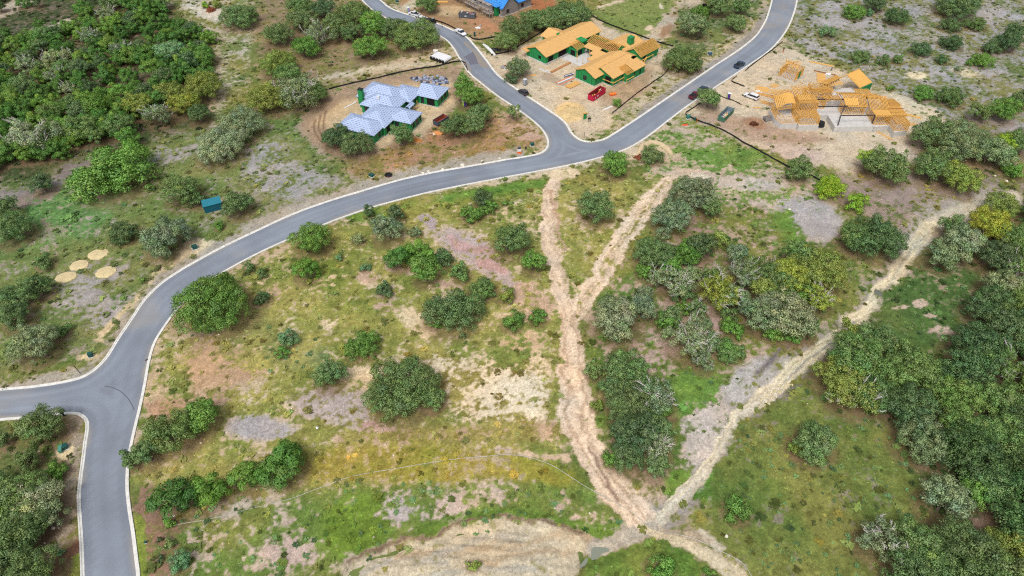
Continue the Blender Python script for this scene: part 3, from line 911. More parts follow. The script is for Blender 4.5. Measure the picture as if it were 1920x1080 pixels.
def trunk_mesh(seed, C, z0, r0, trunks=1):
    g = np.random.RandomState(seed)
    m = MB()
    order = g.permutation(len(C))
    for k in range(trunks):
        bx, by = (0, 0) if trunks == 1 else (g.randn() * r0 * 3.0, g.randn() * r0 * 3.0)
        top = np.array([bx * 1.5 + g.randn() * .3, by * 1.5 + g.randn() * .3, max(z0 * 1.1, .6)])
        mid = np.array([bx * 1.2 + g.randn() * .12, by * 1.2 + g.randn() * .12, top[2] * .5])
        m.tube([(bx, by, -0.5), (bx * 1.05, by * 1.05, 0.15), mid, top], [r0 * 1.5, r0 * 1.1, r0 * .9, r0 * .75], 7)
        for j in order[k::trunks][:max(4, 10 // trunks)]:
            c = C[j]
            q = top * .45 + c * .55 + g.randn(3) * .25
            m.tube([top, q, c], [r0 * .55, r0 * .36, r0 * .12], 5)
    return mesh_np('trunk', m.V, m.F, BARK)

def twig_mesh(seed, C, CR, n, z0):
    """bare pale branches that stick out of the crown"""
    g = np.random.RandomState(seed + 77)
    m = MB()
    for k in range(n):
        j = g.randint(len(C))
        c = C[j]
        out = np.array([c[0], c[1], 0.0]); out /= np.linalg.norm(out) + 1e-6
        d = out * (.4 + .5 * g.rand()) + np.array([0, 0, .5 + .5 * g.rand()]) + g.randn(3) * .35
        L = CR[j] * (1.4 + .8 * g.rand())
        p0 = c - d * L * .2; p1 = c + d * L * .55 + g.randn(3) * .15; p2 = c + d * L + g.randn(3) * .3
        m.tube([p0, p1, p2], [.11, .085, .035], 4)
        for q in range(5):
            f = .3 + .14 * q
            a = c + d * L * f
            e = a + (d + g.randn(3) * .8) * L * .34
            m.tube([a, (a + e) / 2 + g.randn(3) * .06, e], [.065, .05, .022], 3)
    return mesh_np('bare_branches', m.V, m.F, DEADWOOD)

PROTO = {}
def proto(kind, R_, H, z0f, ncl, leaves, leaf, variants, trunks=1, twigs=0, r0=None, **kw):
    L = []
    for v in range(variants):
        sd = hash_seed(kind) + v * 13
        me, C, CR = crown_mesh(sd, R_, H * (1 - z0f), H * z0f, ncl, leaves, leaf, **kw)
        tm = trunk_mesh(sd, C, H * z0f, r0 or R_ * .055, trunks)
        tw = twig_mesh(sd, C, CR, twigs, H * z0f) if twigs else None
        L.append((me, tm, tw))
    PROTO[kind] = (R_, H, L)
def hash_seed(s):
    return sum((i + 1) * ord(c) for i, c in enumerate(s)) % 5000

proto('oakS', 2.2, 4.6, .28, 26, 2800, .24, 4, spread=1.0, lobes=(3, 4))
proto('oakM', 3.6, 6.4, .28, 52, 7000, .25, 7, r0=.24, spread=.85, lobes=(3, 5))
proto('oakL', 5.6, 7.6, .25, 105, 14500, .27, 5, trunks=2, r0=.26, spread=.66, lobes=(5, 8))
proto('oakX', 8.4, 8.0, .20, 190, 27000, .29, 3, trunks=4, r0=.27, spread=.50, lobes=(7, 9))
proto('bushS', 1.1, 1.6, .02, 11, 700, .20, 4, spread=1.2, lobes=(2, 4))
proto('bushM', 2.4, 3.3, .02, 26, 3600, .21, 5, spread=1.0, lobes=(3, 5))
proto('bushL', 5.2, 5.2, .02, 95, 13000, .25, 3, trunks=3, r0=.2, spread=.66, lobes=(5, 7))
proto('cedarM', 2.5, 4.9, .03, 34, 5000, .27, 6, needle=True, spread=.95, lobes=(3, 4))
proto('paleM', 3.8, 6.4, .28, 44, 4200, .26, 4, twigs=15, r0=.24, spread=.8, lobes=(3, 5))
proto('paleL', 5.8, 7.4, .26, 88, 8600, .27, 3, trunks=2, twigs=28, r0=.26, spread=.62, lobes=(4, 6))

TINT = {
    'oak': (90, 110, 66), 'dark': (76, 97, 62), 'green': (90, 122, 56), 'bright': (116, 144, 46), 'pale': (122, 134, 100), 'grey': (106, 121, 88),
    'deepa': (80, 107, 66), 'deepb': (72, 98, 60), 'deepc': (94, 119, 66),
    'yellow': (124, 134, 58), 'olive': (112, 126, 62), 'teal': (94, 124, 84), 'cedar': (68, 100, 44), 'cedarlt': (86, 114, 48), 'mid': (94, 116, 70), 'gold': (138, 140, 56)}
NAMES = {'oak': 'oak_tree', 'pale': 'oak_tree', 'bush': 'bush', 'cedar': 'cedar_tree'}
CATS = {'oak': 'tree', 'pale': 'tree', 'bush': 'bush', 'cedar': 'tree'}
_tr = random.Random(11)
TREES = []      # ground circles, used to keep the weeds thinner under them

def tree(px, py, w, fam, tint, label, group=None, hscale=1.0):
    """crown centre in the photograph and its width there in pixels"""
    sc = scale_at(px, py)
    Rm = w / 2 / sc
    if fam == 'oak':
        key = 'oakS' if Rm < 2.8 else 'oakM' if Rm < 4.6 else 'oakL' if Rm < 7 else 'oakX'
    elif fam == 'pale':
        key = 'paleM' if Rm < 4.7 else 'paleL'
    elif fam == 'bush':
        key = 'bushS' if Rm < 1.6 else 'bushM' if Rm < 3.6 else 'bushL'
    else:
        key = 'cedarM'
    R0, H0, vs = PROTO[key]
    s = Rm / R0
    sz = (s ** 0.7) * hscale * _tr.uniform(.92, 1.1)
    zc = H0 * sz * (.56 if fam in ('oak', 'pale') else .46)
    x, y = at(px, py, zc)
    z = gz(x, y)
    crown, trunk, twig = vs[_tr.randrange(len(vs))]
    o = tag(link(NAMES[fam], None, None, (x, y, z), _tr.uniform(0, 6.28)), label, CATS[fam], group)
    o.scale = (s * _tr.uniform(.93, 1.07), s * _tr.uniform(.93, 1.07), sz)
    t = link('trunk', trunk, o)
    c = link('crown', crown, o)
    col = D(*TINT[tint]) * _tr.uniform(.88, 1.1) * 2.5
    c.color = (col[0] * _tr.uniform(.92, 1.08), col[1], col[2] * _tr.uniform(.9, 1.1), 1)
    if twig is not None:
        tag(link('bare_branches', twig, o), kind='stuff')
    TREES.append((x, y, Rm))
    return o

TL = [
 # cluster north of the grey roofed house
 (446, 28, 72, 'oak', 'oak', 'dark oak with two crowns by the bare strip at the edge of the dense wood'),
 (520, 62, 56, 'oak', 'mid', 'leftmost oak of the line north of the grey roofed house'),
 (572, 85, 56, 'oak', 'green', 'round bright green oak on a clear pale trunk south of the tree line'),
 (600, 62, 62, 'pale', 'grey', 'thin greyish oak behind the round bright green oak'),
 (566, 36, 60, 'oak', 'oak', 'oak at the back left end of the tree line'),
 (628, 45, 62, 'oak', 'oak', 'dark oak in the middle of the tree line north of the grey roofed house'),
 (664, 22, 66, 'oak', 'mid', 'tall oak at the top of the tree line, cut by the frame'),
 (700, 42, 62, 'oak', 'green', 'oak beside the far road where it leaves the frame'),
 (660, 58, 50, 'oak', 'oak', 'oak on a visible trunk behind the spreading green oak on the brown slope'),
 (695, 84, 62, 'oak', 'green', 'spreading green oak standing alone on the brown slope below the tree line'),
 (782, 62, 84, 'oak', 'mid', 'wide oak hanging over the far road by the white trucks'),
 (738, 50, 56, 'oak', 'oak', 'oak between the wide road-side oak and the tree line'),
 (560, 8, 60, 'oak', 'oak', 'oak at the top frame edge above the tree line'),
 (800, 4, 44, 'oak', 'oak', 'small oak beside the far drive at the top frame edge'),
 (605, 12, 46, 'oak', 'dark', 'dark oak at the top edge, third from the dense wood'),
 # cluster west of the grey roofed house
 (520, 116, 74, 'oak', 'olive', 'olive oak at the north end of the group west of the grey roofed house'),
 (556, 166, 98, 'pale', 'grey', 'large pale oak with bare twigs west of the grey roofed house'),
 (498, 182, 70, 'oak', 'olive', 'yellowish olive oak left of the large pale oak with bare twigs'),
 (592, 172, 52, 'oak', 'mid', 'oak at the right edge of the group facing the dirt ring'),
 (540, 138, 60, 'oak', 'mid', 'oak behind the large pale oak with bare twigs'),
 (412, 268, 100, 'oak', 'pale', 'big pale green oak in the open left field, front one of two touching'),
 (452, 228, 86, 'oak', 'grey', 'big pale green oak in the open left field, back one of two touching'),
 (206, 322, 150, 'bush', 'green', 'very wide low bright green thicket below the dense wood'),
 (246, 284, 44, 'bush', 'olive', 'small olive bush touching the back of the very wide low thicket'),
 (340, 352, 76, 'oak', 'oak', 'round oak standing just left of the teal shed'),
 (372, 374, 40, 'bush', 'mid', 'bush between the round oak and the teal shed'),
 (445, 381, 58, 'oak', 'oak', 'oak standing just right of the teal shed'),
 (411, 422, 22, 'bush', 'green', 'small bush in the grass below the teal shed'),
 (308, 440, 94, 'oak', 'grey', 'sparse greyish oak beside the sandy utility pad'),
 (232, 433, 60, 'bush', 'dark', 'round dark bush left of the sparse greyish oak'),
 (78, 342, 44, 'oak', 'dark', 'dark narrow oak beside the grey dirt strip at the left edge'),
 (22, 422, 74, 'oak', 'oak', 'oak cut by the left frame edge above the sand piles'),
 (8, 386, 46, 'oak', 'oak', 'oak at the left frame edge below the grey dirt strip'),
 (82, 490, 40, 'bush', 'mid', 'thin small bush left of the four sand piles'),
 (72, 535, 50, 'oak', 'oak', 'oak below the thin small bush near the sand piles'),
 (30, 556, 70, 'oak', 'mid', 'oak at the left frame edge level with the lowest sand pile'),
 (28, 590, 60, 'oak', 'dark', 'dark oak, lowest of the three in the clump at the left edge'),
 (62, 642, 84, 'oak', 'grey', 'wide greyish oak above the left side street'),
 (112, 620, 36, 'bush', 'mid', 'bush touching the right side of the wide greyish oak above the side street'),
 (269, 522, 18, 'bush', 'green', 'tiny bush beside the kerb right of the sand piles'),
 # open lot in the middle
 (584, 446, 76, 'oak', 'green', 'dense green oak leaning over the kerb on the open lot'),
 (573, 505, 50, 'cedar', 'cedarlt', 'round cedar below the dense green kerb oak'),
 (636, 481, 18, 'bush', 'teal', 'small bluish bush right of the round cedar'),
 (685, 501, 22, 'bush', 'teal', 'small bluish bush on pale stones in the middle of the lot'),
 (691, 396, 24, 'cedar', 'dark', 'slim dark cedar touching the kerb of the main road'),
 (727, 424, 62, 'oak', 'grey', 'greyish oak beside the slim kerb cedar'),
 (742, 398, 34, 'oak', 'dark', 'dark small oak behind the greyish oak near the kerb'),
 (780, 434, 28, 'bush', 'grey', 'grey bush between the kerb oaks and the pink gravel'),
 (672, 448, 30, 'bush', 'pale', 'faint sparse shrub in grass left of the greyish oak'),
 (748, 480, 54, 'cedar', 'cedar', 'cedar at the left end of the thicket beside the pink gravel'),
 (784, 476, 62, 'cedar', 'cedarlt', 'bright cedar in the middle of the thicket beside the pink gravel'),
 (800, 502, 58, 'oak', 'green', 'green oak at the front of the thicket beside the pink gravel'),
 (830, 482, 46, 'bush', 'dark', 'dark bush at the right end of the thicket beside the pink gravel'),
 (862, 506, 46, 'bush', 'mid', 'separate bush at the lower edge of the pink gravel'),
 (882, 403, 44, 'bush', 'green', 'left front bush of the three above the pink gravel'),
 (915, 388, 42, 'bush', 'green', 'right front bush of the three above the pink gravel'),
 (903, 370, 40, 'oak', 'dark', 'dark small oak behind the two bushes above the pink gravel'),
 (945, 381, 15, 'bush', 'green', 'tiny round bush right of the dark small oak'),
 (960, 448, 74, 'oak', 'mid', 'oak left of the rutted dirt track at the end of the pink gravel'),
 (1000, 487, 48, 'oak', 'green', 'small oak against the left edge of the rutted dirt track'),
 (905, 537, 56, 'bush', 'mid', 'round bush below the pink gravel and above the widest bush of the lot'),
 (948, 550, 38, 'bush', 'olive', 'low pale bush right of the round bush below the pink gravel'),
 (720, 541, 38, 'bush', 'dark', 'lone round dark bush in the middle of the open lot'),
 (846, 580, 112, 'bush', 'oak', 'widest dark bush of the open lot beside a bare tan patch'),
 (815, 607, 22, 'bush', 'green', 'small bush at the foot of the widest dark bush'),
 (960, 597, 48, 'bush', 'green', 'left bush of the pair near the fork of the dirt tracks'),
 (1010, 592, 40, 'bush', 'green', 'right bush of the pair near the fork of the dirt tracks'),
 (678, 646, 70, 'bush', 'green', 'bright dense green bush above the biggest oak of the lot'),
 (615, 698, 64, 'oak', 'oak', 'round dark oak left of the biggest oak of the lot'),
 (755, 722, 140, 'oak', 'oak', 'biggest oak of the open lot, wide and lobed, on bare tan soil'),
 (812, 742, 52, 'oak', 'mid', 'oak joined to the right side of the biggest oak'),
 (540, 632, 38, 'bush', 'teal', 'sparse feathery shrub in the grass of the lot'),
 (530, 660, 28, 'bush', 'green', 'small shrub just below the sparse feathery shrub'),
 (395, 566, 148, 'oak', 'green', 'huge bright green oak overhanging the bend of the main road'),
 (492, 558, 34, 'bush', 'dark', 'small dark bush right of the huge road-bend oak'),
 (490, 512, 24, 'bush', 'mid', 'small bush by the kerb above the dark bush'),
 (466, 501, 26, 'bush', 'mid', 'kerb-side bush above the huge road-bend oak'),
 # hedges beside the lower road
 (365, 778, 80, 'oak', 'green', 'upper oak of the dense row beside the lower road'),
 (318, 808, 92, 'oak', 'oak', 'middle oak of the dense row beside the lower road'),
 (275, 846, 60, 'oak', 'mid', 'lowest oak of the dense row, at the kerb of the lower road'),
 (243, 862, 36, 'oak', 'mid', 'thin oak branch crown hanging over the kerb of the lower road'),
 (528, 866, 92, 'cedar', 'cedar', 'tall deep green cedar at the right end of the lower hedge'),
 (462, 893, 66, 'cedar', 'cedarlt', 'cedar second from the right in the lower hedge'),
 (392, 918, 74, 'cedar', 'cedarlt', 'cedar third from the right in the lower hedge'),
 (325, 935, 88, 'cedar', 'cedar', 'cedar at the left end of the lower hedge near the white pipe end'),
 (336, 1052, 46, 'bush', 'teal', 'bluish round bush near the bottom edge right of the lower road'),
 (313, 1020, 28, 'bush', 'mid', 'small bush above the bluish round bush near the bottom edge'),
 (315, 980, 24, 'bush', 'green', 'small bush beside the end of the white pipe'),
 (297, 1012, 14, 'bush', 'dark', 'tiny dark shrub in the mulch right of the lower road, upper one'),
 (300, 1048, 16, 'bush', 'dark', 'tiny dark shrub in the mulch right of the lower road, lower one'),
 # west of the lower road
 (80, 792, 80, 'oak', 'oak', 'oak on a leaning trunk below the left side street'),
 (50, 858, 46, 'oak', 'oak', 'oak left of the green utility boxes on the sand pad'),
 (110, 880, 42, 'bush', 'green', 'bright low bush below the green utility boxes'),
 (6, 822, 34, 'oak', 'oak', 'oak at the left frame edge below the side street'),
 (70, 936, 96, 'oak', 'pale', 'pale oak at the upper edge of the lower left wood'),
 (20, 935, 70, 'oak', 'grey', 'grey oak at the left frame edge in the lower left wood'),
 (92, 968, 52, 'oak', 'grey', 'greyish oak below the pale oak in the lower left wood'),
 (38, 995, 84, 'oak', 'oak', 'large oak in the middle of the lower left wood'),
 (10, 1048, 66, 'oak', 'dark', 'dark oak in the bottom left corner'),
 (110, 1036, 20, 'bush', 'teal', 'small round bluish bush on bare soil beside the lower road'),
 # around the junction
 (1153, 302, 58, 'oak', 'green', 'oak at the kerb just south of the road junction'),
 (1223, 290, 50, 'bush', 'oak', 'bush ringed by a low sand bank south of the road'),
 (1118, 386, 74, 'oak', 'mid', 'round oak between the two dirt tracks'),
 (1302, 362, 92, 'oak', 'grey', 'greyish oak beside the white rubble heap'),
 (1262, 402, 78, 'oak', 'grey', 'greyish oak at the head of the right dirt track'),
 (1336, 388, 40, 'oak', 'mid', 'small oak right of the greyish pair by the rubble heap'),
 (1226, 470, 76, 'oak', 'mid', 'oak on the slope right of the right dirt track'),
 (1318, 459, 56, 'oak', 'dark', 'compact dark oak left of the bare stone slope'),
 (1290, 476, 48, 'oak', 'green', 'green oak touching the compact dark oak'),
 (1262, 506, 46, 'oak', 'green', 'green oak below and left of the compact dark oak'),
 (1210, 508, 40, 'bush', 'green', 'low green bush below the slope oak right of the right track'),
 (1270, 532, 62, 'pale', 'pale', 'pale small oak on a clear leaning trunk in the middle slope'),
 (1300, 512, 34, 'bush', 'green', 'bush behind the pale small oak on a leaning trunk'),
 (1154, 592, 104, 'oak', 'pale', 'wide pale oak right of the fork of the dirt tracks'),
 (1206, 574, 58, 'oak', 'grey', 'oak touching the right side of the wide pale oak'),
 (1290, 634, 88, 'pale', 'pale', 'pale oak with bare twigs above the pinkish bare patch'),
 (1262, 592, 50, 'oak', 'mid', 'oak above the pale oak with bare twigs'),
 (1350, 545, 84, 'pale', 'yellow', 'yellowish oak with many dead white branches'),
 (1308, 576, 40, 'pale', 'mid', 'small oak with dead white branches left of the yellowish one'),
 (1367, 656, 46, 'bush', 'green', 'round green bush above the pale grey wash'),
 (1178, 690, 84, 'oak', 'mid', 'oak right of the straight dirt track below the pinkish patch'),
 (1235, 742, 76, 'pale', 'grey', 'greyish oak with bare twigs at the upper right of the dark oak clump'),
 (1182, 748, 88, 'oak', 'oak', 'dark oak in the middle of the clump beside the straight dirt track'),
 (1195, 812, 96, 'oak', 'dark', 'big dark oak of the clump beside the straight dirt track'),
 (1180, 858, 62, 'oak', 'oak', 'lowest dark oak of the clump beside the straight dirt track'),
 (1232, 838, 66, 'pale', 'pale', 'pale oak with bare twigs at the lower right of the dark clump'),
 (1122, 760, 30, 'bush', 'olive', 'bright olive bush at the left edge of the dark oak clump'),
 # right middle
 (1425, 508, 76, 'oak', 'mid', 'oak at the left of the yellow green grove by the creek'),
 (1392, 508, 50, 'pale', 'grey', 'grey oak with dead twigs left of the yellow green grove'),
 (1535, 500, 104, 'oak', 'olive', 'large yellow green oak of the grove above the creek track'),
 (1480, 512, 72, 'oak', 'yellow', 'yellow green oak left of the large one in the creek grove'),
 (1500, 470, 60, 'oak', 'mid', 'oak behind the large yellow green oak in the creek grove'),
 (1478, 588, 104, 'oak', 'pale', 'broad grey green oak at the bottom of the creek grove'),
 (1432, 590, 66, 'oak', 'grey', 'grey green oak left of the broad one at the bottom of the grove'),
 (1538, 560, 56, 'pale', 'yellow', 'sparse oak with dead white branches at the creek side of the grove'),
 (1640, 442, 112, 'oak', 'dark', 'big dark oak beside the upper bend of the creek track'),
 (1600, 440, 60, 'oak', 'oak', 'oak at the left flank of the big dark oak by the creek track'),
 (1556, 352, 60, 'bush', 'bright', 'vivid yellow green round bush below the framed house'),
 (1606, 379, 46, 'bush', 'bright', 'smaller vivid green bush right of the round vivid one'),
 (1664, 306, 80, 'oak', 'oak', 'oak directly below the right end of the framed house plot'),
 (1628, 300, 44, 'oak', 'bright', 'yellowish oak left of the oak below the framed house plot'),
 (1500, 315, 54, 'oak', 'mid', 'oak at the end of the long black silt fence'),
 (1800, 332, 72, 'oak', 'olive', 'yellowish round oak on the right hillside'),
 (1755, 308, 76, 'oak', 'oak', 'oak left of the yellowish round oak on the right hillside'),
 (1810, 262, 104, 'oak', 'grey', 'broad grey oak on the right hillside above the yellowish one'),
 (1752, 248, 76, 'oak', 'mid', 'oak at the right of the framed house plot, uphill of the grey one'),
 (1862, 282, 80, 'oak', 'grey', 'greyish oak right of the broad grey hillside oak'),
 (1884, 268, 44, 'oak', 'bright', 'bright oak among grey ones on the right hillside'),
 (1908, 262, 56, 'oak', 'mid', 'oak at the right frame edge beside the bright hillside oak'),
 (1900, 320, 40, 'bush', 'green', 'green bush at the right frame edge below the hillside oaks'),
 (1856, 418, 74, 'oak', 'gold', 'golden oak at the top end of the creek track'),
 (1806, 452, 88, 'oak', 'pale', 'pale feathery oak below the golden oak'),
 (1786, 424, 50, 'oak', 'mid', 'small oak left of the golden oak at the creek bend'),
 (1764, 478, 60, 'oak', 'grey', 'greyish oak left of the pale feathery oak'),
 (1880, 382, 66, 'oak', 'olive', 'olive oak above the golden oak at the right edge'),
 # meadow and wood edge, lower right
 (1530, 826, 92, 'oak', 'mid', 'lone spreading oak on the right meadow'),
 (1498, 842, 40, 'bush', 'olive', 'low bush at the left of the lone meadow oak'),
 (1385, 955, 62, 'bush', 'green', 'tall leafy green bush right of the track crossing'),
 (1600, 735, 96, 'pale', 'olive', 'pale yellowish oak with bare twigs at the tip of the right wood'),
 (1596, 618, 44, 'oak', 'olive', 'sparse oak leaning over the creek track'),
 (1650, 1010, 90, 'pale', 'grey', 'greyish oak with bare twigs at the bottom of the right meadow'),
 (1700, 1040, 66, 'oak', 'mid', 'oak at the bottom edge right of the greyish meadow oak'),
 (1776, 935, 90, 'oak', 'grey', 'greyish oak at the lower meadow side of the right wood'),
 (1832, 916, 70, 'oak', 'green', 'green oak right of the greyish one at the meadow side'),
 (1884, 1020, 80, 'oak', 'olive', 'olive oak near the bottom right corner'),
 (1240, 1062, 60, 'bush', 'green', 'green bush at the bottom edge below the track crossing'),
 (1330, 1078, 30, 'bush', 'green', 'small bush at the bottom edge right of the track crossing'),
 (885, 1058, 30, 'bush', 'olive', 'small olive shrub on the sand fan'),
 # around the upper building plots
 (966, 52, 66, 'oak', 'oak', 'oak left of the plywood roofed house'),
 (950, 76, 46, 'oak', 'mid', 'oak beside the silt fence left of the plywood roofed house'),
 (1002, 34, 50, 'oak', 'oak', 'oak between the blue roofed house and the plywood roofed house'),
 (1066, 26, 84, 'oak', 'oak', 'wide oak directly behind the plywood roofed house'),
 (1030, 36, 54, 'oak', 'mid', 'oak left of the wide oak behind the plywood roofed house'),
 (972, 124, 48, 'oak', 'grey', 'slim oak on bare trunks beside the grey portable toilet'),
 (960, 146, 28, 'bush', 'dark', 'low dark bush at the foot of the slim oak'),
 (1279, 110, 72, 'oak', 'oak', 'oak on the verge right of the plywood roofed house'),
 (1330, 180, 46, 'oak', 'mid', 'oak at the kerb that hides the parked maroon truck'),
 (1158, 192, 20, 'bush', 'green', 'sapling by the silt fence below the red dumpster'),
 (1300, 44, 60, 'oak', 'grey', 'left oak of the brushy field below the red tractor'),
 (1312, 22, 40, 'bush', 'green', 'bush beside the red tractor'),
 (1380, 40, 44, 'oak', 'mid', 'oak nearest to the bend of the far right road'),
 (1345, 6, 50, 'oak', 'oak', 'oak at the top frame edge right of the red tractor'),
 (1390, 8, 36, 'oak', 'oak', 'small oak at the top edge near the far right road'),
 (870, 158, 44, 'oak', 'green', 'upper oak between the grey roofed house and the street'),
 (882, 178, 50, 'oak', 'green', 'oak beside the purple portable toilet'),
 (852, 234, 52, 'oak', 'oak', 'oak at the right end of the dark dumpster'),
 (902, 212, 46, 'oak', 'oak', 'oak on the reddish soil near the drive'),
 (884, 234, 50, 'oak', 'mid', 'oak on the reddish soil right of the dark dumpster'),
 (962, 210, 26, 'oak', 'mid', 'small oak at the kerb opposite the black hatchback'),
 (632, 254, 56, 'oak', 'dark', 'left crown of the dark oaks in front of the grey roofed house'),
 (668, 268, 66, 'oak', 'oak', 'right crown of the dark oaks in front of the grey roofed house'),
 (750, 252, 46, 'oak', 'mid', 'spreading oak on a thick trunk at the front of the grey roofed house'),
 (505, 172, 40, 'oak', 'olive', 'small olive oak inside the group west of the grey roofed house'),
 # stony hillside shrubs
 (1603, 22, 44, 'bush', 'green', 'brightest bush at the top of the stony hillside'),
 (1632, 24, 18, 'bush', 'teal', 'small bluish bush right of the brightest hillside bush'),
 (1682, 30, 42, 'oak', 'dark', 'flat dark shrub near the top of the stony hillside'),
 (1553, 58, 32, 'bush', 'teal', 'bluish bush nearest to the road bend on the stony hillside'),
 (1642, 4, 42, 'oak', 'dark', 'dark shrub cut by the top edge above the stony hillside'),
 (1783, 45, 42, 'bush', 'dark', 'left dark bush of the upper pair on the stony hillside'),
 (1827, 43, 42, 'bush', 'mid', 'right bush of the upper pair on the stony hillside'),
 (1796, 4, 80, 'oak', 'oak', 'wide oak cut by the top edge at the upper right'),
 (1728, 92, 40, 'bush', 'dark', 'dark bush in the middle of the stony hillside'),
 (1785, 79, 44, 'bush', 'dark', 'dark bush uphill right of the middle hillside bush'),
 (1614, 106, 36, 'bush', 'mid', 'bush straight uphill of the framed house gable'),
 (1657, 112, 26, 'bush', 'mid', 'left one of two joined bushes uphill of the framed house'),
 (1684, 110, 26, 'bush', 'mid', 'right one of two joined bushes uphill of the framed house'),
 (1768, 112, 24, 'bush', 'dark', 'small dark upright bush above the pale sandy patch on the hillside'),
 (1796, 131, 14, 'bush', 'dark', 'tiny dark bush on the pale sandy patch of the hillside'),
 (1840, 113, 40, 'bush', 'green', 'green bush right of the tiny dark bush on the hillside'),
 (1818, 119, 16, 'bush', 'green', 'small bush left of the green hillside bush'),
 (1860, 88, 38, 'bush', 'dark', 'dark bush near the right edge of the stony hillside'),
 (1892, 74, 46, 'oak', 'dark', 'dark oak at the right edge of the stony hillside'),
 (1908, 58, 40, 'oak', 'dark', 'dark oak in the corner above the right edge hillside oak'),
 (1730, 174, 40, 'bush', 'green', 'green bush right of the framed house, lower hillside'),
 (1786, 181, 52, 'bush', 'oak', 'round bush on the lower stony hillside'),
 (1670, 164, 16, 'bush', 'green', 'tiny green bush behind the right wing of the framed house'),
 (1885, 203, 60, 'oak', 'green', 'green oak at the right frame edge of the lower hillside'),
 (1838, 208, 40, 'oak', 'oak', 'oak left of the green oak on the lower hillside'),
 (1915, 185, 40, 'oak', 'oak', 'oak at the right frame edge above the green oak'),
]
for e in TL:
    tree(*e)

# ---- the dense woods: every tree its own, spread evenly with some jitter
def fill(poly_, dmin, wr, kinds, label_for, n_max, seed, near_ok=0.55):
    g = random.Random(seed)
    P = np.array(poly_, float)
    x0, y0 = P.min(0); x1, y1 = P.max(0)
    pts = []
    for _ in range(9000):
        if len(pts) >= n_max: break
        x, y = g.uniform(x0, x1), g.uniform(y0, y1)
        if not in_poly(np.array([x]), np.array([y]), P)[0]: continue
        s = scale_at(x, y) / 5.2
        if any(math.hypot(x - a, (y - b) * 1.45) < dmin * s for a, b in pts): continue
        pts.append((x, y))
    pts.sort(key=lambda p: p[1])
    for x, y in pts:
        fam, tint = g.choice(kinds)
        s = scale_at(x, y) / 5.2
        lab, grp = label_for(fam, tint, x, y) if label_for in (lab_ul, globals().get('lab_r')) else label_for(fam, tint)
        tree(x, y, g.uniform(*wr) * s, fam, tint, lab, grp)
    return len(pts)

def lab_ul(fam, tint, x=0, y=0):
    w = 'at the left frame edge' if x < 70 else 'on the right flank' if x > 290 else 'in the middle'
    d = 'back' if y < 95 else 'front' if y > 200 else 'central part'
    if fam == 'pale': return 'grey oak with bare pale twigs inside the upper left wood', 'grey oaks of the upper left wood'
    if fam == 'cedar':
        k = 'brighter green' if tint == 'cedarlt' else 'deep green'
        return '%s cedar %s of the upper left wood, %s' % (k, w, d), '%s cedars, %s, %s' % (k, w, d)
    return 'dark blue green oak %s of the upper left wood, %s' % (w, d), 'dark oaks, %s, %s' % (w, d)
UL = [(-30, 62), (70, 66), (118, 52), (150, 40), (130, 10), (160, -14), (300, -14), (308, 22), (340, 44), (396, 64), (400, 96), (386, 116), (396, 140), (372, 150), (320, 160), (296, 205), (240, 225), (200, 258), (160, 262), (120, 268), (96, 300), (40, 312), (-30, 325)]
n_ul = fill(UL, 17.0, (32, 46), [('cedar', 'cedar')] * 6 + [('cedar', 'cedarlt')] * 3 + [('oak', 'dark')] * 2 + [('oak', 'mid'), ('pale', 'grey')], lab_ul, 165, 3)
fill([(-20, -14), (110, -14), (120, 8), (70, 14), (-20, 20)], 24, (26, 34), [('cedar', 'cedar'), ('oak', 'dark')], lambda f, t: ('dark tree above the pale bare strip in the top left corner', 'trees of the top left corner'), 4, 8)
fill([(60, 20), (120, 26), (110, 44), (66, 50)], 20, (26, 34), [('cedar', 'cedar')], lambda f, t: ('cedar standing alone amid the pale bare strips at the top left', None), 1, 8)
for x, y, w, fam, tint, lab in (
    (346, 190, 62, 'oak', 'yellow', 'most yellow oak on the right flank of the upper left wood'), (380, 158, 66, 'oak', 'olive', 'tall yellow green oak at the right tip of the upper left wood'),
    (316, 172, 58, 'oak', 'olive', 'yellow green oak left of the most yellow oak of the wood'), (254, 196, 62, 'oak', 'olive', 'pale yellow green oak at the front of the upper left wood'),
    (372, 212, 42, 'oak', 'dark', 'dark oak below the most yellow oak of the wood'), (296, 212, 52, 'pale', 'grey', 'thin oak with bare twigs below the yellow oaks of the wood'),
    (62, 252, 92, 'pale', 'pale', 'large grey oak with bare twigs at the lower left of the upper wood'), (108, 268, 48, 'bush', 'green', 'green bush right of the large grey oak in the upper wood'),
    (222, 232, 60, 'oak', 'oak', 'dark oak at the front of the wood above the wide low thicket'), (240, 258, 44, 'oak', 'green', 'green oak between the wood and the wide low thicket'),
    (150, 238, 66, 'oak', 'mid', 'oak right of the large grey oak in the upper wood'), (372, 100, 62, 'oak', 'green', 'lush green oak near the right tip of the upper left wood'),
    (320, 95, 60, 'oak', 'teal', 'bluish green oak near the right side of the upper left wood'), (180, 190, 66, 'oak', 'green', 'lush dark green oak in the middle of the upper left wood'),
    (110, 108, 56, 'pale', 'pale', 'pale grey oak in the middle of the upper left wood')):
    tree(x, y, w, fam, tint, lab)
tree(384, 8, 16, 'bush', 'bright', 'yellowish small bush by a rust coloured bush at the top edge')
tree(405, 6, 20, 'bush', 'olive', 'olive bush at the top edge left of the dark double oak')

